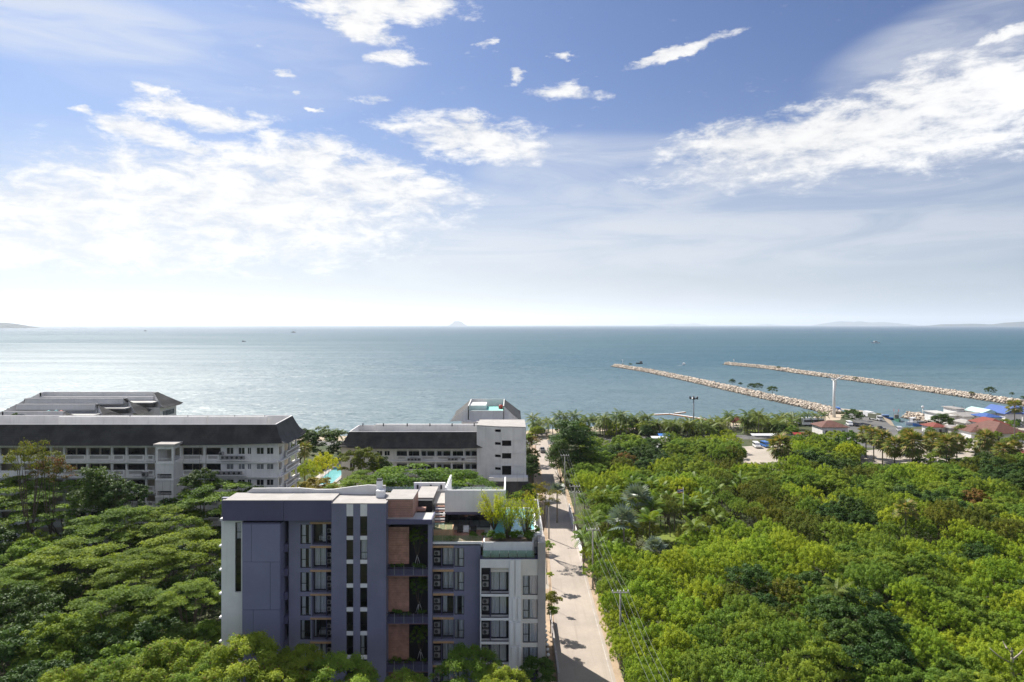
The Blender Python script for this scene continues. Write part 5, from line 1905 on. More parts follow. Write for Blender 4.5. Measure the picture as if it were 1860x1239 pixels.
m = bpy.data.materials.new('pale_granite_stones')
m.use_nodes = True
t = NT(m.node_tree)
p_ = m.node_tree.nodes['Principled BSDF']
at = t.n('ShaderNodeAttribute', attribute_name='tint')
g = t.n('ShaderNodeNewGeometry')
sp_ = t.n('ShaderNodeSeparateXYZ')
t.l(g.outputs['Position'], sp_.inputs[0])
c_ = t.mix(at.outputs['Fac'], (0.30, 0.245, 0.19), (0.56, 0.49, 0.41))
wet = t.mr(sp_.outputs[2], SEA + 0.1, SEA + 1.15, 1.0, 0.0)   # wet, weedy stones at the waterline
t.l(t.mix(wet, c_, (0.07, 0.06, 0.045)), p_.inputs['Base Color'])
p_.inputs['Roughness'].default_value = 0.9
M['stones'] = m


def bank(path, hw, crest, top):
    mb = MB()
    rows_ = []
    for k, q in enumerate(path):
        a, b = Vector(path[max(0, k - 1)]), Vector(path[min(len(path) - 1, k + 1)])
        n_ = (b - a).normalized()
        n_ = Vector((-n_.y, n_.x))
        q = Vector(q)
        rows_.append([(*(q + n_ * u), z) for u, z in ((-hw, SEA - 1), (-crest, top - 0.25), (crest, top - 0.25), (hw, SEA - 1))])
    for r0, r1 in zip(rows_[:-1], rows_[1:]):
        for k in range(3):
            mb.face([r0[k], r1[k], r1[k + 1], r0[k + 1]])
    return mb


def S2(px, py, z=SEA + 1.5):
    return tuple(P(px, py, z)[:2])


B1 = [S2(1118, 663.5), S2(1180, 673), S2(1262, 690), S2(1330, 705), S2(1400, 720.5), S2(1462, 733), S2(1500, 742), S2(1524, 752)]
B2 = [S2(1320, 660), S2(1400, 667.5), S2(1480, 679), S2(1560, 689), S2(1640, 700), S2(1720, 711.5), S2(1800, 723), S2(1860, 732), (345, 395)]
B3 = [S2(1652, 753), S2(1668, 756), S2(1684, 759), S2(1698, 763)]
for path, hw, cr_, top, n, lb in ((B1, 6.2, 1.8, 0.9, 8200, 'pale stone breakwater reaching out from the wind turbine into the bay'), (B2, 6.2, 1.8, 1.1, 9200, 'outer stone breakwater beyond the harbour channel'),
                                  (B3, 5.0, 1.6, 0.9, 420, 'short stone spit with a beacon inside the harbour')):
    root = empty('breakwater', (path[-1][0], path[-1][1], 0), 0, lb, 'breakwater', 'stone breakwaters of the harbour')
    bank(path, hw, cr_, top).build('bank', M['stones'], root)
    tag(add('stones', rocks(n, path, hw, cr_, top, n, 1.1), M['stones'], root), kind='stuff')
sheet('mole_road', [S2(1497, 739, 1.3), S2(1508, 739.5, 1.3), (188, 356), (178, 356)], 1.16, M['lot'])


def beacon(px, py, h, label, z=1.0):
    q = P(px, py, z)
    root = empty('beacon', (q.x, q.y, z), 0, label, 'beacon', 'beacons on the stone moles')
    MB().tube([(0, 0, -0.5), (0, 0, h * 0.8)], 0.18, 8).build('mast', M['metal_white'], root, (0, 0, 0))
    MB().tube([(0, 0, h * 0.78), (0, 0, h * 0.82), (0, 0, h), (0, 0, h + 0.3)], [0.25, 0.6, 0.6, 0.1], 10).build('lantern', M['metal_white'], root, (0, 0, 0))
    MB().box(-0.7, 0.7, -0.7, 0.7, -1, 0.25).build('plinth', M['concrete'], root, (0, 0, 0))


beacon(1131, 661, 4.5, 'thin beacon on the tip of the breakwater that starts at the turbine')
beacon(1333, 659.5, 4.0, 'thin beacon on the tip of the outer breakwater')
beacon(1676, 754.5, 4.6, 'round topped beacon on the short spit in the harbour', 0.8)
for (px, py, r, h, kind, lb) in ((1330, 697.5, 2.6, 3.6, 'broad', 'small dark tree farthest out on the turbine breakwater'), (1345, 699.5, 1.7, 1.9, 'broad', 'low bush between two trees on the turbine breakwater'),
                                 (1366, 706, 3.0, 3.6, 'broad', 'pair-like dark tree in the middle of the turbine breakwater'), (1377, 708, 3.2, 4.4, 'broad', 'largest dark tree on the turbine breakwater'),
                                 (1403, 713.5, 3.8, 4.2, 'broad', 'rounded dark tree closest to shore on the turbine breakwater'), (1145, 663, 2.0, 1.8, 'broad', 'low bush at the tip of the turbine breakwater'),
                                 (1414, 669.5, 2.4, 2.2, 'broad', 'low bush on the seaward half of the outer breakwater'), (1555, 688.5, 2.0, 1.6, 'broad', 'small bush on the outer breakwater behind the turbine'),
                                 (1799, 718.5, 3.2, 5.2, 'broad', 'umbrella shaped tree standing on the outer breakwater'), (1838, 724, 1.4, 3.8, 'broad', 'narrow upright bush on the outer breakwater'),
                                 (1765, 716, 2.2, 1.6, 'broad', 'low yellowish bush on the outer breakwater beside the umbrella tree'), (1858, 727, 1.6, 2.4, 'broad', 'small bush at the shore end of the outer breakwater')):
    q = P(px, py, 1.2)
    tree('broad', q.x, q.y, 1.2 + h, r, 'olive' if 'yellowish' in lb else 'dark', 'breakwater_tree', lb, 'tree', 'trees on the breakwaters', z=0.9)


# ------------------------------------------------------------------ boats
def boat(x, y, ln, rz, hull, label, kind='cabin', cat='boat', group=None, deck='white'):
    root = empty('boat', (x, y, SEA), rz, label, cat, group)
    wd, hg = ln * 0.15, ln * 0.13
    secs = []
    for u in (-0.5, -0.3, 0.0, 0.25, 0.42, 0.5):
        k = 1.0 if u < 0.1 else max(0.03, 1 - ((u - 0.1) / 0.4) ** 2)
        sh = hg * (1 + 0.9 * max(0, u) ** 1.5 * 1.6)
        secs.append([(u * ln, -wd * k, sh), (u * ln * 0.96, -wd * k * 0.72, -0.25), (u * ln * 0.96, wd * k * 0.72, -0.25), (u * ln, wd * k, sh)])
    mb = MB()
    for a, b in zip(secs[:-1], secs[1:]):
        for j in range(3):
            mb.face([a[j], b[j], b[j + 1], a[j + 1]], True)
        mb.face([(a[0][0], a[0][1] * .92, a[0][2] * .8), (b[0][0], b[0][1] * .92, b[0][2] * .8), (b[3][0], b[3][1] * .92, b[3][2] * .8), (a[3][0], a[3][1] * .92, a[3][2] * .8)])
    mb.face([secs[0][0], secs[0][1], secs[0][2], secs[0][3]])
    mb.build('hull', M[hull], root, (0, 0, 0))
    if kind == 'fishing':
        cx0, cx1, ch = -0.42 * ln, -0.10 * ln, ln * 0.20
    else:
        cx0, cx1, ch = -0.22 * ln, 0.14 * ln, ln * 0.15
    mb = MB()
    mb.prism([(cx0, -wd * .68), (cx1, -wd * .6), (cx1, wd * .6), (cx0, wd * .68)], hg * 0.75, hg + ch)
    cab = mb.build('cabin', M['car_' + deck], root, (0, 0, 0))
    bx_ = MB()
    bx_.box(cx0 + .1, cx1 - .1, -wd * .70, wd * .70, hg + ch * 0.4, hg + ch * 0.75)
    bx_.build('cabin_window', M['car_glass'], cab, (0, 0, 0))
    mb = MB()
    mb.box(cx0 - 0.3, cx1 + 0.35, -wd * .8, wd * .8, hg + ch, hg + ch + 0.12)
    mb.build('cabin_roof', M['car_' + deck], root, (0, 0, 0))
    if kind == 'fishing':
        mb = MB()
        mb.tube([(0.05 * ln, 0, hg * .7), (0.05 * ln, 0, hg + ln * 0.42)], 0.07, 6)
        mb.tube([(0.05 * ln, 0, hg + ln * 0.40), (0.34 * ln, 0, hg + ln * 0.12)], 0.05, 5)
        mb.tube([(-0.44 * ln, 0, hg * .7), (-0.44 * ln, 0, hg + ln * 0.34)], 0.06, 6)
        mb.build('mast', M['trunk'], root, (0, 0, 0))
    return root


def sea_pt(px, py):
    return P(px, py, SEA)


q = sea_pt(1590, 623.5)
boat(q.x, q.y, 21, R(170), 'car_white', 'white motor yacht crossing the open sea beyond the outer breakwater')
q = sea_pt(1242, 662.5)
boat(q.x, q.y, 8.5, R(60), 'car_white', 'small boat heading into the channel between the two breakwater tips')
q = sea_pt(1161, 661)
boat(q.x, q.y, 9, R(200), 'car_black', 'dark fishing boat just behind the tip of the turbine breakwater', 'fishing', deck='grey')
q = sea_pt(443, 621)
boat(q.x, q.y, 10, R(10), 'car_black', 'small dark boat alone on the calm sea above the long hotel', 'fishing', deck='grey')
q = sea_pt(533, 604.2)
boat(q.x, q.y, 26, R(185), 'car_grey', 'distant boat towing a long white wake near the horizon', deck='grey')
q = sea_pt(264, 601.5)
boat(q.x, q.y, 22, R(0), 'car_grey', 'far tiny boat in the glittering water', deck='grey')
M['foam'] = mat('white_foam', (0.7, 0.72, 0.73), 0.9, 0.2, 0.1)
for (px, py, a, ln, wd) in ((533, 604.2, R(5), 230, 9), (1590, 623.5, R(-10), 70, 5), (1242, 662.5, R(60 + 180), 25, 2)):
    q = sea_pt(px, py)
    mb = MB()
    cs, sn = math.cos(a), math.sin(a)
    for k in range(14):
        s0, s1 = k / 14, (k + random.uniform(0.5, 0.95)) / 14
        w0, w1 = wd * (0.2 + 0.8 * s0) / 2, wd * (0.2 + 0.8 * s1) / 2
        o = random.uniform(-0.2, 0.2) * wd
        mb.face([(q.x + cs * s0 * ln - sn * (o - w0), q.y + sn * s0 * ln + cs * (o - w0), SEA + 0.03), (q.x + cs * s1 * ln - sn * (o - w1), q.y + sn * s1 * ln + cs * (o - w1), SEA + 0.03),
                 (q.x + cs * s1 * ln - sn * (o + w1), q.y + sn * s1 * ln + cs * (o + w1), SEA + 0.03), (q.x + cs * s0 * ln - sn * (o + w0), q.y + sn * s0 * ln + cs * (o + w0), SEA + 0.03)])
    tag(mb.build('boat_wake', M['foam']), kind='stuff')
q = sea_pt(1630, 765)
fb_ = boat(q.x, q.y, 9, R(250), 'car_green', 'green fishing boat with two red flags moored in the harbour', 'fishing', deck='grey')
for s_ in (-1, 1):
    mb = MB()
    mb.tube([(-3.2 + s_ * 0.4, s_ * 0.9, 1), (-3.2 + s_ * 0.4, s_ * 1.0, 5.6)], 0.06, 5)
    mb.build('flag_pole', M['trunk'], fb_, (0, 0, 0))
    MB().box(-3.2 + s_ * 0.4, -2.5 + s_ * 0.4, s_ * 1.0 - 0.02, s_ * 1.0 + 0.02, 4.4, 5.6).build('red_flag', M['flag_red'], fb_, (0, 0, 0))
q = sea_pt(1653, 771)
boat(q.x, q.y, 9, R(215), 'car_white', 'white and red cabin boat moored by the grassy quay', 'fishing', deck='white')
q = sea_pt(1671, 774)
boat(q.x, q.y, 8, R(190), 'car_blue', 'blue hulled boat with grey cabin beside the white cabin boat', 'cabin', deck='grey')
q = sea_pt(1607, 762)
boat(q.x, q.y, 8, R(170), 'car_blue', 'boat under a blue tarpaulin at the edge of the harbour car park', 'cabin', deck='blue')
q = sea_pt(1735, 760)
boat(q.x, q.y, 13, R(185), 'car_black', 'dark trawler with rigging moored behind the white waterfront house', 'fishing', deck='grey')
q = sea_pt(1745, 760.5)
boat(q.x, q.y, 12, R(5), 'car_grey', 'grey trawler moored beside the dark trawler', 'fishing', deck='grey')

# orange floating jetty
fj = empty('floating_jetty', (*sea_pt(1300, 765)[:2], SEA), 0, 'orange floating jetty of plastic blocks lying in the bay off the beach', 'jetty')
line = [sea_pt(1187, 754), sea_pt(1216, 752.8), sea_pt(1262, 759.5), sea_pt(1302, 766.5)]
br = [sea_pt(1226, 751.6), sea_pt(1244, 749.6)]
n_ = 0
mbf, mbt = MB(), MB()
for pl_ in (line, br):
    for a, b in zip(pl_[:-1], pl_[1:]):
        v = b - a
        k_ = max(1, int(v.length / 1.35))
        ux = v.normalized()
        nx = Vector((-ux.y, ux.x, 0))
        for k in range(k_):
            c = a + v * ((k + 0.5) / k_)
            for (mb, h0, h1, hw_, l_) in ((mbf, -0.2, 0.45, 1.05, 0.58), (mbt, 0.455, 0.52, 0.95, 0.6)):
                p4 = [c + ux * sx * l_ + nx * sy * hw_ for sx, sy in ((-1, -1), (1, -1), (1, 1), (-1, 1))]
                mb.prism([(p.x, p.y) for p in p4], SEA + h0, SEA + h1)
tag(mbf.build('float', M['orange'], fj), kind='stuff')
tag(mbt.build('walkway', M['tarp_white'], fj), kind='stuff')


# ------------------------------------------------------------------ vehicles
def wheel_mesh():
    mb = MB()
    mb.tube([(0, -0.11, 0), (0, 0.11, 0)], 0.33, 12)
    return mb.mesh('wheel')


WHEEL = wheel_mesh()


def car_meshes(kind):
    """Body and glasshouse of a sedan, a pickup, a van, a bus or a truck; x is forward."""
    b, g = MB(), MB()
    if kind == 'sedan':
        b.profile([(-2.1, 0.3), (2.1, 0.3), (2.15, 0.62), (1.9, 0.78), (0.95, 0.88), (-1.6, 0.92), (-2.12, 0.86)], -0.85, 0.85)
        b.profile([(-1.35, 1.40), (-0.9, 1.46), (0.15, 1.44), (0.2, 1.40)], -0.62, 0.62)
        g.profile([(-1.75, 0.91), (0.9, 0.88), (0.18, 1.40), (-1.3, 1.41)], -0.70, 0.70)
        ax = (-1.3, 1.35)
    elif kind == 'pickup':
        b.profile([(-2.5, 0.4), (2.4, 0.4), (2.45, 0.85), (2.2, 1.02), (1.15, 1.1), (-2.52, 1.12)], -0.88, 0.88)
        b.profile([(-0.55, 1.70), (0.35, 1.70), (0.38, 1.66), (-0.6, 1.66)], -0.70, 0.70)
        g.profile([(-0.8, 1.11), (1.1, 1.09), (0.36, 1.665), (-0.58, 1.665)], -0.76, 0.76)
        ax = (-1.6, 1.55)
    elif kind == 'van':
        b.profile([(-2.4, 0.35), (2.3, 0.35), (2.42, 0.9), (1.9, 1.15), (1.35, 2.0), (1.1, 2.1), (-2.3, 2.12), (-2.42, 1.9)], -0.88, 0.88)
        g.profile([(-2.44, 1.25), (1.84, 1.22), (1.42, 1.88), (-2.435, 1.85)], -0.893, 0.893)
        ax = (-1.5, 1.5)
    elif kind == 'bus':
        b.profile([(-5, 0.4), (5, 0.4), (5.05, 1.4), (4.9, 3.05), (4.7, 3.15), (-4.8, 3.15), (-5, 3.0)], -1.2, 1.2)
        g.profile([(-4.6, 1.6), (5.06, 1.6), (4.96, 2.6), (-4.6, 2.6)], -1.213, 1.213)
        ax = (-3.2, 3.1)
    else:
        b.profile([(1.7, 0.5), (3.6, 0.5), (3.65, 1.5), (3.4, 2.5), (1.7, 2.6)], -1.05, 1.05)
        b.box(-3.6, 1.6, -1.1, 1.1, 0.6, 0.85)
        g.profile([(2.2, 1.55), (3.66, 1.52), (3.44, 2.3), (2.2, 2.35)], -1.063, 1.063)
        ax = (-2.4, 2.6)
    return b.mesh('body'), g.mesh('windows'), ax


CARS = {k: car_meshes(k) for k in ('sedan', 'pickup', 'van', 'bus', 'truck')}


def vehicle(kind, x, y, rz, paint, label, cat, group='vehicles parked near the shore', cargo=None):
    b, g_, ax = CARS[kind]
    root = empty(dict(sedan='parked_car', pickup='pickup_truck', van='parked_van', bus='parked_bus', truck='cargo_truck')[kind], (x, y, 0.02), rz, label, cat, group)
    add('body', b, M['car_' + paint], root, (0, 0, 0))
    add('windows', g_, M['car_glass'], root, (0, 0, 0))
    s_ = 1.0 if kind in ('sedan', 'pickup', 'van') else 1.45
    wy = 0.78 if kind in ('sedan', 'pickup', 'van') else 1.0
    for a in ax:
        for sy in (-wy, wy):
            add('wheel', WHEEL, M['tyre'], root, (a, sy, 0.33 * s_), 0, (s_, 1.0, s_))
    if kind == 'truck':
        MB().box(-3.6, 1.55, -1.1, 1.1, 0.86, 3.0).build('cargo_box', M[cargo or 'tarp_white'], root, (0, 0, 0))
    return root


def g0(px, py):
    return P(px, py, 0)


M['canvas'] = mat('green_grey_canvas', (0.16, 0.17, 0.12), 0.9, 0.12, 1.0)
for (k, px, py, rz, paint, lb, cat) in (
        ('van', 1374, 813, -95, 'white', 'white minivan parked in the gravel lot with its windscreen showing', 'van'),
        ('sedan', 1199, 814, -150, 'white', 'white car parked among palms behind the beach road', 'car'),
        ('sedan', 1436, 808, -100, 'white', 'white car beside a sedan under the red awning', 'car'),
        ('sedan', 1447, 808, -80, 'silver', 'silver car under the red awning by the lot', 'car'),
        ('pickup', 1598, 781, -60, 'black', 'black pickup standing in the middle of the harbour car park', 'pickup truck'),
        ('van', 1634, 784, -110, 'silver', 'silver van at the quay side of the harbour car park', 'van'),
        ('van', 1543, 773, -100, 'white', 'white van parked under the dark tree by the turbine', 'van'),
        ('sedan', 1554, 774, -95, 'black', 'black car under the dark tree, next to the white van', 'car'),
        ('sedan', 1563, 774.5, -85, 'grey', 'grey car under the dark tree, end of the shaded row', 'car'),
        ('bus', 1462, 771, 5, 'white', 'white bus on the beach road before the palms', 'bus'),
        ('bus', 1476, 772.5, 3, 'white', 'second white bus, standing closer to the turbine', 'bus'),
        ('van', 1522, 747, -100, 'blue', 'blue van driving on the breakwater road past the turbine', 'van'),
        ('sedan', 1246, 803, 10, 'silver', 'silver car on the beach road left of the lamp mast foot', 'car'),
        ('sedan', 1275, 803, 10, 'white', 'white car on the beach road just past the lamp mast', 'car'),
        ('sedan', 1288, 803, 10, 'grey', 'grey car on the beach road farther from the lamp mast', 'car'),
        ('sedan', 1504, 812, 30, 'white', 'white car glimpsed under the trees behind the brown roof', 'car'),
        ('sedan', 1516, 815, 30, 'silver', 'silver car glimpsed under the trees behind the brown roof', 'car'),
        ('pickup', 985, 821, 95, 'grey', 'grey pickup at the far end of the lane near the beach', 'pickup truck')):
    q = g0(px, py)
    vehicle(k, q.x, q.y, R(rz), paint, lb, cat)
q = g0(1590, 763.5)
vehicle('truck', q.x, q.y, R(-75), 'white', 'truck with white cab and green canvas load on the quay', 'truck', cargo='canvas')
q = g0(1580, 758.5)
vehicle('truck', q.x, q.y, R(-80), 'white', 'white box truck behind the canvas truck on the quay', 'truck', cargo='tarp_white')
q = g0(1390, 812)
vehicle('van', q.x, q.y, R(-85), 'blue', 'blue van parked beside the white minivan', 'van')


# ------------------------------------------------------------------ shore furniture and small buildings
q = g0(1515, 758)
hub = Z(690, q.y)
wt = empty('wind_turbine', (q.x, q.y, 0), 0, 'white wind turbine with three blades at the root of the breakwater', 'wind turbine')
MB().tube([(0, 0, -0.3), (0, 0, hub * 0.5), (0, 0, hub - 0.3)], [0.78, 0.62, 0.48], 16).build('tower', M['metal_white'], wt, (0, 0, 0))
MB().tube([(0, -1.5, hub), (0, -1.2, hub), (0, 1.4, hub), (0, 1.9, hub)], [0.35, 0.6, 0.6, 0.3], 12).build('nacelle', M['metal_white'], wt, (0, 0, 0))
MB().tube([(0, -2.2, hub), (0, -1.9, hub), (0, -1.5, hub)], [0.05, 0.4, 0.5], 12).build('hub', M['metal_white'], wt, (0, 0, 0))
for a in (R(-92), R(28), R(152)):
    mb = MB()
    ca, sa = math.cos(a), math.sin(a)
    st = [(0.3, 0.3, 0.22), (1.2, 0.85, 0.14), (3.2, 0.6, 0.09), (5.4, 0.22, 0.04)]
    i0 = []
    for r, c, th in st:
        ring = [(-c * .4, 0), (0, -th), (c * .6, 0), (0, th)]
        i0.append(len(mb.v))
        for u, v_ in ring:
            mb.v.append((ca * r - sa * u, -1.8 + v_, hub + sa * r + ca * u))
    for a_, b_ in zip(i0[:-1], i0[1:]):
        for j in range(4):
            mb.f.append((a_ + j, a_ + (j + 1) % 4, b_ + (j + 1) % 4, b_ + j))
            mb.smooth.append(True)
    mb.build('blade', M['metal_white'], wt, (0, 0, 0))

q = g0(1260, 796)
zt_ = Z(722, q.y)
lm = empty('lamp_mast', (q.x, q.y, 0), 0, 'tall grey lamp mast with a ring of floodlights rising above the beach palms', 'lamp mast')
MB().tube([(0, 0, -0.3), (0, 0, zt_)], [0.34, 0.2], 10).build('mast', M['metal_grey'], lm, (0, 0, 0))
MB().tube([(0, 0, zt_ - 0.8), (0, 0, zt_ - 0.7), (0, 0, zt_ - 0.4), (0, 0, zt_)], [0.5, 1.0, 1.0, 0.3], 12).build('crown_ring', M['metal_grey'], lm, (0, 0, 0))
for k in range(6):
    a = 2 * math.pi * k / 6 + 0.3
    mb = MB()
    mb.tube([(0.8 * math.cos(a), 0.8 * math.sin(a), zt_ - 0.5), (1.6 * math.cos(a), 1.6 * math.sin(a), zt_ - 0.25)], 0.08, 5)
    mb.tube([(1.45 * math.cos(a), 1.45 * math.sin(a), zt_ - 0.6), (1.75 * math.cos(a), 1.75 * math.sin(a), zt_ + 0.35)], [0.42, 0.3], 8)
    mb.build('floodlight', M['dark'], lm, (0, 0, 0))


def hip_roof(mb, x0, x1, y0, y1, z, h, over=0.6, ridge=0.5, gable=False):
    x0, x1, y0, y1 = x0 - over, x1 + over, y0 - over, y1 + over
    if (x1 - x0) >= (y1 - y0):
        k = 0.0 if gable else (y1 - y0) / 2 * ridge * 2 * 0.9
        k = min(k, (x1 - x0) / 2 - 0.01)
        a, b = ((x0 + k, (y0 + y1) / 2, z + h), (x1 - k, (y0 + y1) / 2, z + h))
        mb.face([(x0, y0, z), (x1, y0, z), b, a])
        mb.face([(x1, y1, z), (x0, y1, z), a, b])
        mb.face([(x0, y1, z), (x0, y0, z), a])
        mb.face([(x1, y0, z), (x1, y1, z), b])
    else:
        k = 0.0 if gable else min((x1 - x0) * 0.45, (y1 - y0) / 2 - 0.01)
        a, b = (((x0 + x1) / 2, y0 + k, z + h), ((x0 + x1) / 2, y1 - k, z + h))
        mb.face([(x0, y0, z), (x1, y0, z), a])
        mb.face([(x1, y0, z), (x1, y1, z), b, a])
        mb.face([(x1, y1, z), (x0, y1, z), b])
        mb.face([(x0, y1, z), (x0, y0, z), a, b])
    mb.face([(x0, y1, z - 0.12), (x1, y1, z - 0.12), (x1, y0, z - 0.12), (x0, y0, z - 0.12)])
    for p, q_ in (((x0, y0), (x1, y0)), ((x1, y0), (x1, y1)), ((x1, y1), (x0, y1)), ((x0, y1), (x0, y0))):
        mb.face([(p[0], p[1], z - 0.12), (q_[0], q_[1], z - 0.12), (q_[0], q_[1], z), (p[0], p[1], z)])
    return mb


q = g0(1339, 777)
gz = empty('beach_pavilion', (q.x, q.y, 0), 0, 'small open beach pavilion with a red tiled hip roof', 'pavilion')
hip_roof(MB(), -2.6, 2.6, -2.6, 2.6, 2.7, 2.5, 0.5, 0.5).build('roof', M['red_roof'], gz, (0, 0, 0))
for sx in (-2.4, 2.4):
    for sy in (-2.4, 2.4):
        MB().box(sx - 0.12, sx + 0.12, sy - 0.12, sy + 0.12, 0, 2.6).build('post', M['metal_white'], gz, (0, 0, 0))
MB().box(-2.8, 2.8, -2.8, 2.8, 0, 0.2).build('floor', M['lot'], gz, (0, 0, 0))


def house(px0, px1, dep0, dep1, wh, rh, roof, label, wall='hotel_white', gable=False, rz=0.0, name='house', flat=False, over=0.7):
    x0, x1 = X(px0, dep0), X(px1, dep0)
    cx_, cy_ = (x0 + x1) / 2, (dep0 + dep1) / 2
    hx_, hy_ = (x1 - x0) / 2, (dep1 - dep0) / 2
    root = empty(name, (cx_, cy_, 0), rz, label, 'house', 'small buildings by the harbour')
    ops_ = []
    n_ = max(1, int(hx_ * 2 / 3.2))
    for f_ in range(max(1, int(wh / 2.9))):
        for k in range(n_):
            u = -hx_ + (k + 0.5) * 2 * hx_ / n_
            ops_.append((u - 0.6, u + 0.6, f_ * 2.9 + (0.02 if (k == 0 and f_ == 0) else 0.95), f_ * 2.9 + 2.1))
    mb = MB()
    facade(mb, -hx_, hx_, 0, wh, ops_, -hy_, 0.2)
    mb.box(-hx_, hx_, -hy_ + 0.2, hy_, 0, wh)
    mb.build('wall', M[wall], root, (0, 0, 0))
    for (a, b, c, e) in ops_:
        MB().box(a + .02, b - .02, -hy_ + 0.1, -hy_ + 0.16, c, e - .02).build('door' if c < 0.5 else 'window', M['hotel_pane'], root, (0, 0, 0))
    mb = MB()
    if flat:
        mb.box(-hx_ - over, hx_ + over, -hy_ - over, hy_ + over, wh + .002, wh + 0.22)
    else:
        hip_roof(mb, -hx_, hx_, -hy_, hy_, wh + 0.125, rh, over, 0.5, gable)
    mb.build('roof', M[roof], root, (0, 0, 0))
    return root


house(1494, 1540, 286, 296, 3.4, 2.2, 'brown_roof', 'low restaurant building with a brown tiled roof in front of the turbine')
house(1806, 1866, 268, 286, 3.6, 3.6, 'brown_roof', 'large house with a long brown red roof beside the tall sugar palm')
house(1800, 1832, 284, 297, 4.6, 2.2, 'red_roof', 'red roofed house standing behind the long brown red roof')
house(1826, 1856, 312, 326, 5.6, 2.8, 'blue_roof', 'white house with a bright blue metal roof near the water', gable=True)
house(1858, 1892, 316, 328, 5.0, 2.6, 'blue_roof', 'second blue roofed house, partly cut off by the picture edge', gable=True)
house(1784, 1812, 318, 330, 5.2, 1.6, 'mint_roof', 'house with a pale mint metal roof beside the blue roof', gable=True)
house(1790, 1820, 305, 314, 5.0, 1.3, 'blue_roof', 'dark blue roofed shed between the mint roof and the red roof')
house(1722, 1744, 316, 334, 4.2, 1.0, 'hotel_deck', 'white waterfront building with an open deck on its roof', flat=True)
house(1738, 1752, 322, 332, 6.6, 0.8, 'grey_roof', 'narrow two storey white house with a flat grey roof by the trawlers', flat=True)
house(1750, 1790, 312, 322, 4.4, 1.3, 'grey_roof', 'long grey roofed house behind the waterfront', gable=True)
house(1754, 1772, 296, 304, 3.6, 1.2, 'grey_roof', 'small pale grey roofed house in front of the long grey roof')
house(1764, 1800, 276, 288, 3.0, 1.6, 'brown_roof', 'low white house with a brown roof beside fan palms', wall='white')
house(1695, 1722, 290, 298, 2.8, 1.4, 'red_roof', 'low red roofed shelter beside the dark round tree')
house(1728, 1752, 286, 294, 3.0, 0.6, 'grey_roof', 'grey walled shed below the white waterfront building', wall='beige', flat=True)
house(1847, 1875, 232, 238, 2.6, 0.6, 'red_roof', 'crimson sided hut at the edge of the trees', flat=True)


def awning(px, py, w_, dpt, h, m_, label):
    q = g0(px, py)
    root = empty('market_awning', (q.x, q.y, 0), 0, label, 'awning', 'stall awnings near the beach road')
    mb = MB()
    mb.face([(-w_ / 2, -dpt / 2, h - 0.5), (w_ / 2, -dpt / 2, h - 0.5), (w_ / 2, 0, h), (-w_ / 2, 0, h)])
    mb.face([(-w_ / 2, 0, h), (w_ / 2, 0, h), (w_ / 2, dpt / 2, h - 0.5), (-w_ / 2, dpt / 2, h - 0.5)])
    mb.face([(-w_ / 2, -dpt / 2, h - 0.75), (w_ / 2, -dpt / 2, h - 0.75), (w_ / 2, -dpt / 2, h - 0.5), (-w_ / 2, -dpt / 2, h - 0.5)])
    mb.build('canopy', M[m_], root, (0, 0, 0))
    for sx in (-1, 1):
        for sy in (-1, 1):
            MB().tube([(sx * w_ * .48, sy * dpt * .48, 0), (sx * w_ * .48, sy * dpt * .48, h - 0.5)], 0.05, 5).build('post', M['metal_grey'], root, (0, 0, 0))


awning(1198, 806, 7, 4, 3.0, 'tarp_white', 'white and grey stall awning beside the palms near the parked white car')
awning(1206, 803, 5, 4, 3.4, 'tarp_blue', 'blue stall awning behind the white car')
awning(1388, 803, 11, 4, 3.4, 'tarp_white', 'long white awning behind the minivan')
awning(1450, 801, 5, 4, 3.4, 'rust', 'red awning over the parked cars')
awning(1628, 836, 5, 3.5, 2.6, 'tarp_blue', 'blue market umbrella roof in the sandy yard')
awning(1645, 834, 6, 3.5, 2.7, 'tarp_white', 'white market tent roof in the sandy yard')
awning(1676, 806, 6, 4, 3.0, 'tarp_white', 'white tent standing behind the fan palms')
awning(1552, 836, 5, 3, 2.6, 'mint_roof', 'pale green tent roof at the edge of the sandy yard')
q0 = P(1585, 848)
fe = empty('park_fence', (q0.x, q0.y, 0), 0, 'low dark railing with pale posts below the fan palms', 'fence')
xa, xb = X(1540, q0.y), X(1712, q0.y)
for k in range(14):
    x = xa + (xb - xa) * k / 13
    MB().box(x - 0.13, x + 0.13, q0.y - 0.1, q0.y + 0.1, 0, 1.15).build('fence_post', M['concrete'], fe)
    if k < 13:
        mb = MB()
        x2 = xa + (xb - xa) * (k + 1) / 13
        for zz in (0.2, 0.55, 0.9):
            mb.box(x + 0.135, x2 - 0.135, q0.y - 0.03, q0.y + 0.03, zz, zz + 0.16)
        mb.build('fence_rail', M['dark'], fe)
sheet('park_path', [(xa, q0.y - 5), (xb, q0.y - 5), (xb, q0.y - 2.4), (xa, q0.y - 2.4)], 0.02, M['lot'])

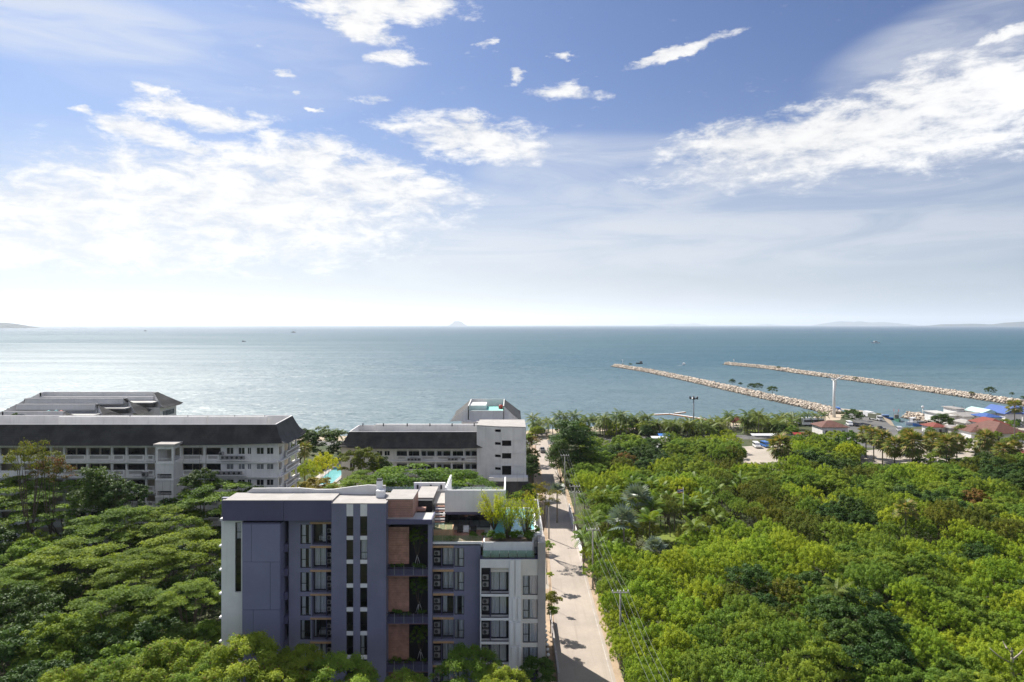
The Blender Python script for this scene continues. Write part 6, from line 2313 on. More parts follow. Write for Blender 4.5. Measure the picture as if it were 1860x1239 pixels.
# flagpole with the striped national flag
q = g0(1241, 967)
ft = Z(885, q.y)
fp = empty('flagpole', (q.x, q.y, 0), 0, 'white flagpole flying a red, white and blue striped flag beside the park lawn', 'flagpole')
MB().tube([(0, 0, -0.2), (0, 0, ft)], [0.075, 0.05], 8).build('pole', M['metal_white'], fp, (0, 0, 0))
zf = ft - 0.35
fl = MB()
for (m_, z0, z1) in (('flag_red', 0, 1 / 6), ('flag_white', 1 / 6, 2 / 6), ('flag_blue', 2 / 6, 4 / 6), ('flag_white', 4 / 6, 5 / 6), ('flag_red', 5 / 6, 1)):
    mb = MB()
    for k in range(10):
        u0, u1 = k / 10, (k + 1) / 10
        w0, w1 = 0.10 * math.sin(u0 * 7), 0.10 * math.sin(u1 * 7)
        d0, d1 = -0.12 * u0, -0.12 * u1
        mb.face([(-0.05 - 1.25 * u0, w0, zf - z1 * 0.85 + d0), (-0.05 - 1.25 * u1, w1, zf - z1 * 0.85 + d1), (-0.05 - 1.25 * u1, w1, zf - z0 * 0.85 + d1), (-0.05 - 1.25 * u0, w0, zf - z0 * 0.85 + d0)], True)
    mb.build('flag_stripe', M[m_], fp, (0, 0, 0))


# power poles and cables along the lane
def pole(x, y, h, label, arms=1):
    root = empty('power_pole', (x, y, 0), 0, label, 'power pole', 'power poles along the lane')
    MB().tube([(0, 0, -0.3), (0, 0, h)], [0.17, 0.11], 8).build('shaft', M['concrete'], root, (0, 0, 0))
    for k in range(arms):
        zz = h - 0.35 - k * 1.3
        MB().box(-1.15, 1.15, -0.06, 0.06, zz, zz + 0.12).build('crossarm', M['concrete'], root, (0, 0, 0))
        for u in (-1.05, -0.35, 0.45, 1.05):
            MB().tube([(u, 0, zz + 0.12), (u, 0, zz + 0.4)], [0.06, 0.08], 6).build('insulator', M['metal_white'], root, (0, 0, 0))
    return root


PL = [(14.9, 66, 10.6), (14.6, 92, 10.6), (14.2, 120, 10.6), (13.6, 148, 11.6), (14.4, 186, 11.0), (14.6, 226, 10.5)]
nm_ = ['standing among the thicket lowest in the picture', 'rising through the thicket beside the widest stretch of lane', 'rising through the thicket between two other poles', 'with two crossarms where the white wall starts', 'beside the tall dark tree clump', 'at the far end of the lane']
for (x, y, h), s_ in zip(PL, nm_):
    pole(x, y, h, 'concrete power pole ' + s_, 2 if h > 11.2 else 1)
pole(8.0, 148, 8.4, 'weathered power pole on the building side of the lane', 1)


def cable(a, b, sag, label, r=0.012):
    mb = MB()
    a, b = Vector(a), Vector(b)
    pts_ = []
    for k in range(13):
        u = k / 12
        p = a.lerp(b, u)
        p.z -= sag * 4 * u * (1 - u)
        pts_.append(p)
    mb.tube(pts_, r, 4, False)
    tag(mb.build('power_cable', M['metal_grey']), label, 'cable', 'power cables strung along the lane')


for (x0, y0, h0), (x1, y1, h1) in zip(PL[:-1], PL[1:]):
    for u, nm3 in ((-1.05, 'nearest the lane'), (-0.35, 'second from the lane'), (0.45, 'third from the lane'), (1.05, 'farthest from the lane')):
        ip = PL.index((x0, y0, h0))
        cable((x0 + u, y0, h0 + 0.05), (x1 + u, y1, h1 + 0.05), 0.5, f'grey power cable {nm3}, {("lowest span in the picture", "second span up", "span ending at the white wall", "span passing the tall dark tree", "last span towards the beach")[ip]}')
for u, nm3 in ((-1.05, 'left'), (0.0, 'middle'), (1.05, 'right')):
    cable((8.0 + u, 148, 8.4), (13.6 + u, 148.5, 10.2 + 0.2 * u), 0.3, f'{nm3} one of three thin cables crossing over the lane between two power poles')
    cable((8.0 + u, 148, 8.3), (9.0 + u, 200, 8.6), 0.5, f'{nm3} one of three thin cables leading from the weathered pole towards the beach')

# garden wall beside the thicket, and things at the foot of the block
gw = empty('garden_wall', (13.8, 150, 0), 0, 'white painted garden wall between the lane and the palm park', 'wall')
for k in range(8):
    y = 134 + k * 4.5
    MB().box(13.75 + 0.05 * k, 13.95 + 0.05 * k, y + 0.02, y + 4.3, 0, 1.9).build('wall_panel', M['white'], gw)
    MB().box(13.68 + 0.05 * k, 14.02 + 0.05 * k, y - 0.18, y + 0.0, 0, 2.15).build('wall_pier', M['cream'], gw)
lw = empty('forecourt_wall', (6.1, 98, 0), 0, 'low greige wall along the lane beside the navy block', 'wall')
for k in range(6):
    MB().box(5.9, 6.15, 88 + k * 3.2, 91.1 + k * 3.2, 0, 1.5).build('wall_panel', M['beige'], lw)
for k in range(9):
    x, y = 4.9, 92.5 + k * 1.45
    root = empty('garden_lamp', (x, y, 0), 0, 'white globe garden lamp in the row between the white block and the low wall', 'garden lamp', 'globe lamps beside the white block')
    MB().tube([(0, 0, 0), (0, 0, 1.5)], 0.04, 6).build('post', M['dark'], root, (0, 0, 0))
    mb = MB()
    for i in range(6):
        for j in range(10):
            a0, a1 = math.pi * i / 6, math.pi * (i + 1) / 6
            b0, b1 = 2 * math.pi * j / 10, 2 * math.pi * (j + 1) / 10
            mb.face([(0.24 * math.sin(a) * math.cos(b), 0.24 * math.sin(a) * math.sin(b), 1.7 + 0.24 * math.cos(a)) for a, b in ((a0, b0), (a1, b0), (a1, b1), (a0, b1))], True)
    mb.build('globe', M['tarp_white'], root, (0, 0, 0))

# ------------------------------------------------------------------ trees: the hotel side
def T(kind, px, py, top, rpx, leaf, name, label, cat='tree', group=None, dd=None, squash=1.0, rmin=0):
    """Tree whose crown top is seen at (px, py); rpx is half its width in the picture."""
    if dd is None:
        dd = F * (H - top) / (py - HOR)
    else:
        top = Z(py, dd)
    return tree(kind, X(px, dd), dd, top, max(rmin, rpx * dd / F), leaf, name, label, cat, group, squash=squash)


rain = [  # px, py of the crown top, height, half width in px, what singles it out
    (35, 872, 15, 105, 'widest rain tree of the garden, below the gallery of the long hotel'),
    (120, 878, 14.5, 90, 'rain tree with layered crown in front of the hotel gallery, next to the widest one'),
    (215, 928, 13.5, 85, 'rain tree just below the foot of the hotel stair tower'),
    (305, 926, 13, 80, 'rain tree between the stair tower and the navy block'),
    (400, 880, 15.5, 92, 'tall rain tree whose crown covers the lower windows beside the stair tower'),
    (470, 893, 14, 60, 'rain tree showing just over the white roof of the navy block'),
    (120, 992, 12.5, 105, 'rain tree in the middle of the wooded garden, second row down'),
    (335, 972, 13.5, 95, 'broad rain tree close to the upper half of the white stair wall'),
    (255, 1005, 12.5, 75, 'rain tree between the two broad crowns of the middle row'),
    (215, 1072, 11.5, 92, 'pale green rain tree above a dark gap in the wooded garden'),
    (345, 1062, 12.5, 62, 'rain tree brushing the lower half of the white stair wall'),
    (20, 1035, 11.5, 75, 'rain tree cut by the picture edge in the middle of the garden'),
]
for px, py, top, rp, lb in rain:
    T('rain', px, py, top, rp, 'rain', 'rain_tree', lb, group='rain trees in the hotel garden')
T('rain', 745, 852, 13.8, 130, 'rain', 'rain_tree', 'wide low rain tree between the roof terrace and the smaller hotel', dd=146, group='rain trees in the hotel garden', squash=1.1)
T('rain', 660, 862, 12, 70, 'rain', 'rain_tree', 'rain tree beside the wide low one, before the smaller hotel', dd=143, group='rain trees in the hotel garden')
T('rain', 830, 858, 12, 80, 'rain', 'rain_tree', 'rain tree behind the white pavilion of the roof terrace', dd=148, group='rain trees in the hotel garden')
near = [
    (440, 1172, 11.0, 85, 'light green tree before the white stair wall, topmost of the row at the block foot'), (545, 1185, 9.5, 55, 'light green tree at the block foot, in front of the blank stair panels'),
    (618, 1205, 9.5, 75, 'light green tree in front of the slit windows of the navy block'), (845, 1188, 9.5, 62, 'light green tree with pinkish shoots before the navy window bay'),
    (300, 1183, 10.5, 85, 'light green tree in the garden row beside the white stair wall'), (215, 1208, 9.8, 72, 'light green tree at the end of the front row'),
    (130, 1222, 9.6, 65, 'low light green tree cut by the lower picture edge'), (370, 1205, 9.4, 70, 'light green tree filling the gap in the front row'),
    (500, 1222, 9.0, 70, 'light green tree low at the picture edge before the stair panels'), (740, 1232, 8.4, 55, 'light green tree just peeping in below the wood clad column'),
    (905, 1225, 8.4, 55, 'light green tree just peeping in below the white block')]
for px, py, top, rp, lb in near:
    T('near', px, py, top, rp, 'near', 'garden_tree', lb, group='light green trees at the foot of the navy block')
T('broad', 975, 1200, 6.0, 38, 'dark', 'dark_tree', 'dark rounded tree at the road corner of the white block', dd=82.5)
for px, py, top, rp, leaf, lb in ((45, 1075, 10.5, 60, 'dark', 'dark tree in the shaded garden corner'), (110, 1128, 10, 70, 'mid', 'mid green tree at the side of the shaded garden corner'), (30, 1150, 9.5, 70, 'dark', 'dark tree low in the shaded garden corner'),  # dark leaf colour stands in for the shadow over this garden corner
                                  (185, 1150, 8.5, 60, 'dark', 'dark tree below the pale rain tree'), (280, 1130, 8.5, 60, 'dark', 'dark tree in the gap behind the front row'), (60, 1215, 8.5, 70, 'dark', 'darkest tree at the lower corner of the garden'),
                                  (55, 985, 11, 50, 'mid', 'large leaved tree at the garden edge under the widest rain tree'), (372, 1135, 8, 45, 'mid', 'mid green tree hugging the white stair wall')):
    T('broad', px, py, top, rp, leaf, 'broadleaf_tree', lb, group='mixed trees in the hotel garden')
T('sparse', 55, 803, 15, 48, 'olive', 'airy_tree', 'airy olive tree with brownish leaves standing before the hotel gallery', dd=128, squash=1.3)
T('sparse', 92, 832, 13, 36, 'rusty', 'airy_tree', 'thin brownish tree next to the airy olive tree', dd=129)
T('tall', 178, 853, 12, 38, 'dark', 'dark_conifer', 'dark feathery tree against the hotel gallery, the taller of two', dd=131)
T('broad', 225, 880, 12, 40, 'dark', 'dark_conifer', 'dark spreading tree beside the taller dark tree at the stair tower', dd=130)
T('broad', 365, 858, 12, 34, 'dark', 'dark_tree', 'dark tree hiding the gallery right beside the stair tower', dd=134)
T('broad', 305, 908, 10, 24, 'dark', 'dark_tree', 'small dark tree against the foot of the stair tower', dd=133)
# between the two hotels
T('broad', 588, 780, 15, 50, 'dark', 'shore_tree', 'big dark shore tree between the two hotels', dd=232)
T('broad', 545, 783, 15, 34, 'dark', 'shore_tree', 'dark shore tree hugging the end gable of the long hotel', dd=226)
T('broad', 620, 806, 9, 28, 'dark', 'shore_tree', 'dark tree behind the corner of the smaller hotel', dd=236)
q = P(553, 836, 6)
fan_palm(X(553, 190), 190, Z(818, 190), 'fan palm standing by the end of the long hotel', 1.3)
palm(X(612, 250), 250, Z(788, 250), COCO, 'coco', 1.1, 'coconut_palm', 'coconut palm rising over the big dark shore tree between the hotels', 'palm tree')
T('feather', 590, 828, 6, 30, 'lime', 'garden_shrub', 'bright yellow-green shrub before the hotel swimming pool', dd=186)
T('feather', 560, 842, 5, 26, 'bright', 'garden_shrub', 'green shrub beside the gallery end of the long hotel', dd=178)
T('broad', 575, 872, 4, 45, 'yellow', 'garden_shrub', 'yellowing low tree on the lawn behind the white roof', dd=160, squash=0.6)
T('sparse', 520, 872, 4, 38, 'olive', 'garden_shrub', 'brownish low shrub below the end gable of the long hotel', dd=158, squash=0.6)
T('broad', 655, 817, 9, 38, 'olive', 'hotel_tree', 'olive green tree against the closed wall of the smaller hotel', dd=166)
T('broad', 690, 832, 7, 26, 'dark', 'hotel_tree', 'small dark tree beside the olive tree of the smaller hotel', dd=167)
T('tall', 966, 826, 8, 13, 'dark', 'dark_conifer', 'narrow dark tree between the angular stair tower and the lane', dd=186)
T('sparse', 968, 792, 10, 17, 'rusty', 'rusty_tree', 'rusty brown tree above the narrow dark tree by the lane', dd=214)
T('sparse', 985, 880, 6, 30, 'yellow', 'golden_tree', 'golden leaved tree between the roof terrace and the lane', dd=138)
T('broad', 945, 893, 5, 16, 'mid', 'garden_shrub', 'green shrub under the grey canopy of the smaller hotel', dd=145)
for px, py, dd, r, lf, lb in ((1000, 1078, 103, 1.5, 'olive', 'tall shrub beside the forecourt wall at the lane'), (999, 1040, 112, 0.6, 'bright', 'small bright plant on the sandy verge, the closer of two'), (993, 985, 122, 1.2, 'bright', 'bright bush squeezed between the pool block and the lane'),
                              (1004, 1103, 98, 1.0, 'mid', 'green shrub behind the low forecourt wall')):
    tree('small', X(px, dd), dd, max(1.0, Z(py, dd)), r, lf, 'verge_shrub', lb, 'shrub', 'shrubs on the sandy verge')

# ------------------------------------------------------------------ trees: along the beach
T('tall', 1040, 768, 17, 36, 'dark', 'tall_dark_tree', 'tall dark creeper covered tree beside the far end of the lane', dd=205)
T('tall', 1018, 800, 13, 20, 'dark', 'tall_dark_tree', 'dark tree leaning on the tall creeper covered tree', dd=200)
T('tall', 1068, 815, 12, 24, 'mid', 'tall_dark_tree', 'mid green tree behind the tall creeper covered tree', dd=203)
for x_, y_, h_, r_, lf_, lb_ in ((4.6, 166, 7.5, 2.6, 'mid', 'green roadside tree just past the canopy of the smaller hotel'), (5.2, 184, 8.5, 2.8, 'dark', 'dark roadside tree halfway along the shaded stretch of the lane'), (5.6, 204, 9.0, 3.0, 'olive', 'olive roadside tree before the rusty brown tree'), (5.4, 228, 9.5, 3.4, 'mid', 'green roadside tree beyond the rusty brown tree'), (17.0, 236, 9.0, 3.2, 'mid', 'green roadside tree on the palm side at the far end of the lane')):
    tree('broad', x_, y_, h_, r_, lf_, 'roadside_tree', lb_, 'tree', 'trees shading the lane')
k = 0
for i in range(56):
    px = 966 + i * 9.6 + random.uniform(-4, 4)
    if px > 1440:
        break
    for rep in range(2 if 1080 < px else 1):
        base = random.uniform(781, 800) - (6 if px > 1300 else 0)
        dd = F * H / (base - HOR)
        tp = random.uniform(748, 770) - (3 if px > 1250 else -6 if px < 1010 else 0) + rep * 8
        if 1328 < px < 1352:
            continue
        if 1180 < px < 1318:
            tp = max(tp, 766 + 6 * rep)
        palm(X(px + rep * 4, dd), dd, max(4.0, Z(tp + 4, dd)), COCO, 'coco', random.uniform(1.15, 1.45), 'coconut_palm', 'coconut palm in the dense row between the beach road and the sea', 'palm tree', 'coconut palms along the beach')
for j, (px, tp) in enumerate(((1332, 755), (1357, 759), (1371, 757), (1385, 757), (1410, 755), (1424, 752), (1437, 753), (1454, 752), (1467, 750.5), (1482, 752.5), (1496, 750))):
    dd = F * H / (772 - HOR)
    palm(X(px, dd), dd, Z(tp + 2, dd), COCO, 'coco', 1.05, 'coconut_palm', ('coconut palm just behind the red pavilion' if j == 0 else 'lone coconut palm standing clear against the water between pavilion and turbine'), 'palm tree', None if j == 0 else 'coconut palms standing clear at the water')
for px, py, rp, lf, lb in ((1145, 765, 34, 'dark', 'big dark round tree rising from the beach palm row'), (1110, 772, 20, 'mid', 'green tree in the palm row beside the big dark round tree'), (1548, 745, 20, 'dark', 'dark spreading tree shading parked cars by the turbine'),
                           (1497, 765, 12, 'mid', 'small bushy tree at the turbine foot')):
    T('broad', px, py, 8, rp, lf, 'shore_tree', lb, dd=296 if px < 1200 else 322 if px > 1540 else 318)
T('tall', 1710, 752, 9, 16, 'dark', 'round_dark_tree', 'dark upright tree between the harbour quay and the houses', dd=300)
T('broad', 1705, 785, 9, 22, 'mid', 'round_dark_tree', 'bushy green tree at the foot of the dark upright tree', dd=290)
for px, py, rp, dd in ((1808, 755, 16, 345), (1832, 758, 18, 348), (1858, 760, 22, 340), (1880, 758, 24, 340), (1770, 762, 10, 335)):
    T('broad', px, py, 8, rp, 'mid', 'waterfront_tree', 'green tree growing behind the blue and mint roofs at the water', group='trees behind the coloured roofs', dd=dd)
fan_palm(X(1843, 262), 262, Z(741, 262), 'very tall solitary sugar palm towering over the brown red roof', 1.75, n=26, lo=-0.7)
for j, (px, tp, dd, sc) in enumerate(((1417, 812, 215, 1.75), (1603, 800, 226, 1.5), (1587, 793, 234, 1.4), (1573, 788, 240, 1.3), (1625, 812, 218, 1.6), (1657, 808, 214, 1.9), (1650, 793, 238, 1.3), (1695, 804, 226, 1.6), (1719, 810, 214, 1.6), (1738, 806, 228, 1.4), (1789, 800, 236, 1.6), (1822, 822, 220, 1.5), (1842, 815, 232, 1.2), (1645, 930, 137, 1.25))):
    nm2 = ['stout fan palm beside the gravel lot', 'fan palm with bare trunk at the corner of the sandy yard', 'fan palm behind the bare trunked one', 'smaller fan palm farthest towards the turbine', 'fan palm with hanging dead leaves by the tents', 'largest fan palm of the row, its trunk crossing the railing',
           'fan palm behind the largest one', 'fan palm with a clear trunk past the largest one', 'fan palm in front of the sandy yard by the railing end', 'fan palm near the grey sheds', 'fan palm before the low brown roofed house', 'fan palm at the edge of the thicket below the brown red roof', 'small fan palm beneath the solitary sugar palm', 'lone fan palm deep in the thicket'][j]
    fan_palm(X(px, dd), dd, Z(tp, dd), nm2, sc * (1.3 if j < 13 else 1.1), 'fan palms around the sandy yard', n=44 if j < 13 else 26, lo=-1.15 if j < 13 else -0.6)
# ------------------------------------------------------------------ palm park right of the lane
SILVER = [(1133, 957, 128, 1.35), (1158, 915, 150, 1.5), (1012, 897, 160, 0.9), (1190, 1000, 131, 0.9), (1285, 975, 140, 0.8)]
for j, (px, py, dd, sc) in enumerate(SILVER):
    fan_palm(X(px, dd), dd, max(1.0, Z(py, dd)), ['large silver fan palm in the palm park near the garden wall', 'greyish fan palm behind the large silver one', 'small silver fan palm by the dark pole side of the lane', 'low silver fan palm below the park lawn', 'low silver fan palm beside the flagpole'][j], sc, 'silver fan palms in the park', 'silver', SILV, 16, 'silver_palm', lo=0.0, hi=1.35)
arec = [(1062, 905), (1078, 893), (1095, 900), (1110, 890), (1090, 925), (1072, 940), (1105, 935), (1122, 905), (1140, 895), (1130, 925), (1170, 900), (1185, 912), (1200, 905), (1215, 898), (1225, 915), (1180, 935), (1255, 905), (1268, 920), (1180, 875), (1205, 880), (1150, 872), (1240, 880), (1275, 890), (1290, 905), (1300, 880), (1320, 870), (1340, 880), (1262, 945), (1300, 930), (1230, 862), (1265, 866), (1305, 858), (1345, 862), (1110, 868), (1370, 868), (1060, 965), (1085, 975), (1120, 985), (1160, 890)]
for j, (px, py) in enumerate(arec):
    top = random.uniform(6.0, 8.0)
    dd = F * (H - top) / (py - HOR)
    if j < 22:
        frond_palm(X(px, dd), dd, top - 1.2, 'green feather palm in the palm park between the garden wall and the flagpole', random.uniform(0.85, 1.15), 'areca', 15, 'feather_palm', 'feather palms in the park')
    else:
        palm(X(px, dd), dd, top - 1.2, ARECA, 'areca', random.uniform(0.95, 1.2), 'feather_palm', 'green feather palm in the palm park between the garden wall and the flagpole', 'palm tree', 'feather palms in the park')

# ------------------------------------------------------------------ the thicket
SPEC = {
    'bright': ('feather', 'bright', 'feathery_tree', 'yellow-green feathery tree in the dense thicket beside the lane', 'feathery trees of the thicket'),
    'mid': ('feather', 'mid', 'feathery_tree', 'mid green feathery tree in the dense thicket beyond the lane', 'feathery trees of the thicket'),
    'olive': ('feather', 'olive', 'olive_green_tree', 'dull olive green tree mixed into the thicket below the fan palms', 'olive green trees of the thicket'),
    'dark': ('broad', 'dark', 'broadleaf_tree', 'dark glossy broadleaf tree standing in the thicket', 'broadleaf trees of the thicket'),
    'broad': ('broad', 'mid', 'broadleaf_tree', 'green broadleaf tree standing in the thicket', 'broadleaf trees of the thicket'),
    'rusty': ('broad', 'rusty', 'rusty_tree', 'reddish brown tinged tree in the thicket', 'rusty trees of the thicket'),
}
placed = []


def free(x, y, r):
    return all((x - a) ** 2 + (y - b) ** 2 > (0.5 * (r + c)) ** 2 * 1.25 for a, b, c in placed)


def pick(px, py, x, y):
    n1 = mnoise.noise((x * 0.035, y * 0.030, 3.1))
    n2 = mnoise.noise((x * 0.07, y * 0.05, 9.7))
    if py < 872:
        return 'dark' if n1 > 0.22 else 'broad' if n2 > 0.05 else 'bright' if n1 < -0.08 else 'olive' if n2 < -0.2 else 'mid'
    if px < 1500 and py > 985:
        if px < 1250:
            return 'bright' if n2 < 0.35 else 'mid'
        return 'bright' if n1 < 0.15 else 'mid' if n2 < 0.15 else 'dark' if n2 > 0.3 else 'olive'
    if px < 1500:
        return 'bright' if n1 < 0.0 else 'olive' if n2 < 0 else 'mid'
    if py > 1020:
        return 'dark' if n1 > 0.18 else 'broad' if n2 > 0.1 else 'mid' if n1 < -0.2 else 'bright'
    return 'olive' if n1 > 0.2 else 'dark' if n2 > 0.22 else 'broad' if n1 < -0.15 else 'mid' if n2 < -0.05 else 'bright'


rr = random.Random(21)
cnt = {}
special = [(1770, 893, 'rusty', 7.0), (1440, 830, 'bright', 8.0), (1500, 850, 'bright', 7.5), (1460, 850, 'bright', 8), (1310, 815, 'mid', 8), (1235, 830, 'mid', 8), (1205, 838, 'bright', 7), (1135, 825, 'rusty', 7), (1560, 1075, 'dark', 8), (1515, 1090, 'dark', 8), (1600, 1120, 'dark', 8), (1495, 1175, 'broad', 7), (1470, 1045, 'dark', 7)]
for px, py, k, top in special:
    dd = F * (H - top) / (py - HOR)
    x = X(px, dd)
    r = rr.uniform(3.8, 4.6)
    placed.append((x, dd, r))
    sp = SPEC[k]
    tree(sp[0], x, dd, top, r, sp[1], sp[2], sp[3], 'tree', sp[4])
tries = 0
while tries < 26000:
    tries += 1
    y = 60 + 205 * rr.random() ** 0.85
    xr = 0.78 * y + 12
    x = 14.2 + (xr - 14.2) * rr.random()
    far = (y - 60) / 170
    r = rr.uniform(2.9, 4.0) + 1.1 * far
    top = rr.uniform(4.6, 7.8) + 2.2 * mnoise.noise((x * 0.05, y * 0.05, 0.0))
    px = 930 + x / y * F
    py = HOR + (H - top) / y * F
    pyb = HOR + H / y * F
    if x - r < 13.6 + (0 if y < 130 else 1.2):
        if x < 15.2 and y < 132 and x - 1.6 > 13.0:
            r = 2.4
        else:
            continue
    if y > 226 and not (1075 < px < 1330 or 1415 < px < 1545):
        continue
    if y > 250:
        continue
    if 1335 < px < 1440 and y > 185:
        top = min(top, 40 * (1 - y / 230))
        if top < 3.0:
            continue
    if 1180 < px < 1218 and y > 222:
        continue
    if 1060 < px < 1400 and 872 < py < 945:
        if rr.random() < 0.8:
            continue
        r *= 0.6
    if 1165 < px < 1258 and 918 < py < 992:
        continue
    if 1045 < px < 1265 and 945 <= py < 985 and rr.random() < 0.7:
        continue
    if px > 1545 and y > 206:
        continue
    if not free(x, y, r):
        continue
    k = pick(px, py, x, y)
    if 1545 < px < 1730 and y > 180:
        top = min(top, 40 * (1 - y / 230))
        if top < 2.6:
            continue
    placed.append((x, y, r))
    sp = SPEC[k]
    cnt[sp[2]] = cnt.get(sp[2], 0) + 1
    if cnt[sp[2]] > 295:
        continue
    tree(sp[0], x, y, top, r, sp[1], sp[2], sp[3], 'tree', sp[4])
print('thicket', cnt)
# low greenery under the beach palms, round the yards and in the gaps of the hotel garden
for i in range(46):
    px = rr.uniform(965, 1440)
    dd = rr.uniform(278, 296) if px < 1330 else rr.uniform(285, 300)
    if 1325 < px < 1352 or abs(px - 1199) < 14 or 1362 < px < 1402 and dd < 285:
        continue
    tree('broad', X(px, dd), dd, rr.uniform(3.0, 5.5), rr.uniform(2.2, 3.4), rr.choice(['mid', 'dark', 'olive', 'bright']), 'beach_shrub', 'leafy shrub under the beach palms', 'shrub', 'leafy shrubs under the beach palms')
for px, py, dd, r, lf in ((1700, 822, 222, 3.5, 'mid'), (1735, 835, 215, 4.5, 'dark'), (1765, 838, 214, 4.5, 'mid'), (1790, 832, 222, 4.0, 'dark'), (1815, 842, 212, 4.5, 'dark'), (1845, 838, 218, 4.5, 'mid'), (1800, 806, 246, 3.5, 'mid'), (1758, 806, 250, 3.0, 'mid'),
                          (1775, 818, 238, 3.5, 'olive'), (1830, 806, 250, 3.5, 'mid'), (1735, 800, 262, 3.0, 'mid'), (1690, 800, 262, 2.6, 'mid'), (1716, 806, 250, 2.8, 'olive'), (1540, 800, 246, 4.0, 'dark'), (1556, 812, 236, 3.8, 'mid'), (1530, 820, 226, 4.2, 'dark'), (1518, 806, 246, 3.8, 'olive'),
                          (1855, 800, 262, 3.6, 'mid'), (1488, 802, 258, 4.0, 'mid'), (1470, 798, 266, 3.6, 'olive'), (1632, 800, 252, 2.4, 'olive'), (1640, 790, 270, 2.0, 'mid'), (1672, 832, 214, 2.5, 'mid'), (1748, 790, 284, 2.6, 'mid'), (1778, 792, 280, 2.8, 'dark'), (1726, 778, 306, 2.4, 'mid'), (1770, 780, 302, 2.4, 'mid'), (1795, 796, 262, 3.0, 'dark'), (1812, 790, 266, 2.4, 'mid'), (1840, 785, 296, 2.6, 'mid'), (1690, 790, 278, 2.4, 'mid'), (1828, 776, 302, 2.4, 'mid'), (1848, 778, 300, 2.6, 'dark'), (1802, 772, 302, 2.2, 'mid'), (1440, 790, 280, 3.4, 'mid'), (1420, 786, 284, 3.2, 'dark')):
    tree('broad', X(px, dd), dd, max(4.6, Z(py, dd)), r, lf, 'village_tree', 'leafy tree among the yards and houses by the harbour', 'tree', 'leafy trees among the harbour yards')
hotel_fill = [(20, 905), (75, 925), (150, 950), (235, 965), (300, 985), (385, 950), (60, 960), (10, 955), (160, 1035), (300, 1050), (380, 1020), (95, 1055), (250, 1110), (330, 1130), (150, 1110), (60, 1110), (380, 1100), (190, 920), (260, 900), (345, 905), (15, 1090), (230, 1165), (90, 1170), (395, 1165), (440, 915), (130, 920)]
for px, py in hotel_fill:
    top = rr.uniform(6.5, 9.0)
    dd = F * (H - top) / (py + 14 - HOR)
    if dd < 136 and X(px, dd) < -41:
        tree('broad', X(px, dd), dd, top, rr.uniform(4.0, 5.5), rr.choice(['dark', 'mid', 'dark']), 'broadleaf_tree', 'lower broadleaf tree filling a gap between the rain trees', 'tree', 'lower broadleaf trees between the rain trees')
# a bleached dead tree and a coconut palm stand in it
q = P(1838, 1200, 6)
dt_ = empty('dead_tree', (q.x, q.y, 0), 0, 'bare bleached dead tree sticking out of the thicket', 'tree')
mb = MB()
mb.tube([(0, 0, 0), (0.1, 0, 4), (0, 0, 7.2)], [0.28, 0.22, 0.12], 7)
for a, l_, z in ((0.2, 1.8, 6.0), (2.6, 2.4, 5.6), (4.2, 1.5, 6.5), (3.3, 1.2, 6.9)):
    mb.tube([(0, 0, z), (math.cos(a) * l_ * .6, math.sin(a) * l_ * .5, z + 0.7), (math.cos(a) * l_, math.sin(a) * l_ * .7, z + 1.5)], [0.14, 0.09, 0.03], 6)
mb.build('trunk', mat('bleached_wood', (0.42, 0.37, 0.31), 0.9, 0.15, 2.0), dt_, (0, 0, 0))
palm(X(1520, 99), 99, Z(1072, 99), COCO, 'coco', 0.8, 'coconut_palm', 'pale coconut palm poking out of the thicket', 'palm tree')

# undergrowth fills the gaps below the crowns
def undergrowth(name, n, test, lo, hi, leaf, seed):
    r_ = np.random.default_rng(seed)
    out = []
    while len(out) < n:
        y = 58 + 180 * r_.random() ** 0.9
        x = test[0](y) + (test[1](y) - test[0](y)) * r_.random()
        if test[2](x, y):
            out.append((x, y, lo + (hi - lo) * r_.random()))
    cl = np.array(out)
    me = crown_mesh('undergrowth', cl, 1.0 + 0.6 * r_.random(n), 26, 0.42, 0.45, 0.7, 0.6, 0.3)
    tag(add(name, me, L[leaf]), kind='stuff')


undergrowth('undergrowth', 1700, (lambda y: 14.6, lambda y: 0.78 * y + 10, lambda x, y: not (140 < y < 160 and 28 < x < 42) and (y < 205 or x < 60)), 0.3, 2.3, 'mid', 5)
undergrowth('undergrowth', 1100, (lambda y: -0.8 * y - 8, lambda y: -0.4265 * min(y, 90) if y > 84 else 1.0, lambda x, y: y < 132 and not (y > 84 and x > -38.5)), 0.3, 2.2, 'dark', 6)

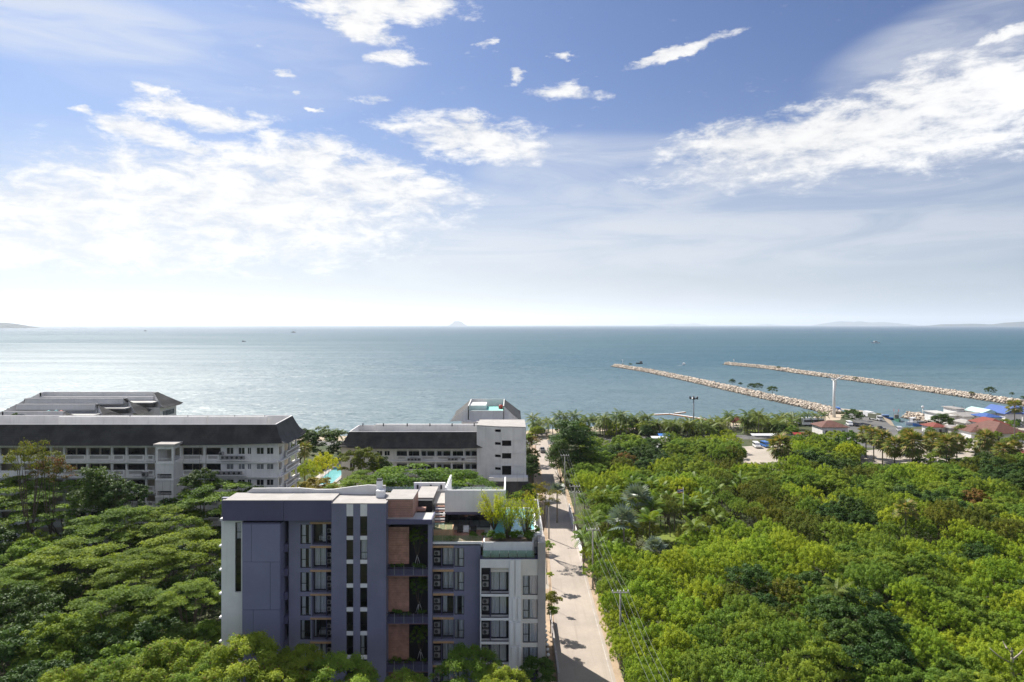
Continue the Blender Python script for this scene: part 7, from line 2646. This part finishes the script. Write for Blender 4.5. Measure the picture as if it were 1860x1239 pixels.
# ------------------------------------------------------------------ labels that tell alike plants apart by what stands beside them
LAND = {
    'the lone fan palm': (X(1645, 137), 137), 'the dead tree': (dt_.location.x, dt_.location.y), 'the pale coconut palm': (X(1520, 99), 99), 'the flagpole': (fp.location.x, fp.location.y),
    'the large silver palm': (X(1133, 128), 128), 'the silver palm by the lawn': (X(1190, 131), 131), 'the garden wall': (13.8, 150), 'the lowest power pole': (14.9, 66), 'the power pole at the wide lane': (14.6, 92),
    'the power pole before the wall': (14.2, 120), 'the tall creeper covered tree': (X(1040, 205), 205), 'the gravel lot': (P(1395, 832)[0], P(1395, 832)[1]), 'the stout fan palm': (X(1417, 215), 215), 'the dark railing': (X(1620, q0.y), q0.y),
    'the rusty tree': (X(1770, F * (H - 7) / 303), F * (H - 7) / 303), 'the lamp mast': (lm.location.x, lm.location.y), 'the red pavilion': (gz.location.x, gz.location.y), 'the brown roofed restaurant': (X(1517, 290), 290),
    'the big dark round tree': (X(1145, 296), 296), 'the parked white car': (g0(1199, 814).x, g0(1199, 814).y), 'the tall sugar palm': (X(1843, 262), 262), 'the crimson hut': (X(1860, 235), 235), 'the harbour car park': (X(1600, 280), 280),
    'the hotel stair tower': (X(299, 138), 138), 'the white stair wall': (X(420, 86), 86), 'the widest rain tree': (X(35, 132), 132), 'the pale rain tree': (X(215, 90), 90), 'the lane end': (11.6, 262),
}
GROUPS = ['feathery trees of the thicket', 'broadleaf trees of the thicket', 'olive green trees of the thicket', 'rusty trees of the thicket', 'feather palms in the park', 'coconut palms along the beach', 'coconut palms standing clear at the water',
          'leafy shrubs under the beach palms', 'leafy trees among the harbour yards', 'lower broadleaf trees between the rain trees', 'globe lamps beside the white block', 'trees behind the coloured roofs']
SHORT = {'feathery trees of the thicket': 'feathery tree', 'broadleaf trees of the thicket': 'broadleaf tree', 'olive green trees of the thicket': 'olive tree', 'rusty trees of the thicket': 'reddish tree', 'feather palms in the park': 'green feather palm', 'coconut palms along the beach': 'coconut palm',
         'coconut palms standing clear at the water': 'lone coconut palm', 'leafy shrubs under the beach palms': 'leafy shrub', 'leafy trees among the harbour yards': 'leafy tree', 'lower broadleaf trees between the rain trees': 'lower broadleaf tree', 'globe lamps beside the white block': 'white globe lamp', 'trees behind the coloured roofs': 'green waterfront tree'}
TINT = {'yellow_green_feathery_leaves': 'yellow-green', 'mid_green_leaves': 'mid green', 'dark_glossy_leaves': 'dark', 'olive_leaves': 'olive', 'rusty_tinted_leaves': 'rusty'}
ORD = ['', 'second', 'third', 'fourth', 'fifth', 'sixth', 'seventh', 'eighth', 'ninth', 'tenth', 'eleventh', 'twelfth', 'thirteenth', 'fourteenth', 'fifteenth', 'sixteenth', 'seventeenth', 'eighteenth', 'nineteenth', 'twentieth']
buckets = {}
for o in list(S.objects):
    gname = o.get('group')
    if gname not in GROUPS or not o.get('category'):
        continue
    x, y = o.location.x, o.location.y
    nm, (lx, ly) = min(LAND.items(), key=lambda kv: (kv[1][0] - x) ** 2 + (kv[1][1] - y) ** 2)
    ddx, ddy = x - lx, y - ly
    side = ('beyond' if ddy > 0 else 'in front of') if abs(ddy) > abs(ddx) else ('right of' if ddx > 0 else 'left of')
    tint = ''
    size = ''
    if 'palm' not in gname and 'lamp' not in gname:
        cr_ = [c for c in o.children if c.name.startswith('crown')]
        if cr_:
            mt = cr_[0].material_slots[0].material.name
            tint = TINT.get(mt, '')
            if 'olive' in SHORT[gname] or 'reddish' in SHORT[gname]:
                tint = ''
            size = 'large' if cr_[0].scale.x > 1.08 else 'small' if cr_[0].scale.x < 0.84 else ''
    head = ' '.join(w_ for w_ in (size, tint, SHORT[gname]) if w_)
    buckets.setdefault((head, side, nm), []).append((ddx * ddx + ddy * ddy, o))
for (head, side, nm), lst in buckets.items():
    lst.sort(key=lambda e: e[0])
    for i, (_, o) in enumerate(lst):
        rank = (ORD[i] + ' ' if i else '') + 'closest' if i < len(ORD) else 'farthest'
        o['label'] = f'{head} {side} {nm}' + (f', {rank}' if len(lst) > 1 else '')
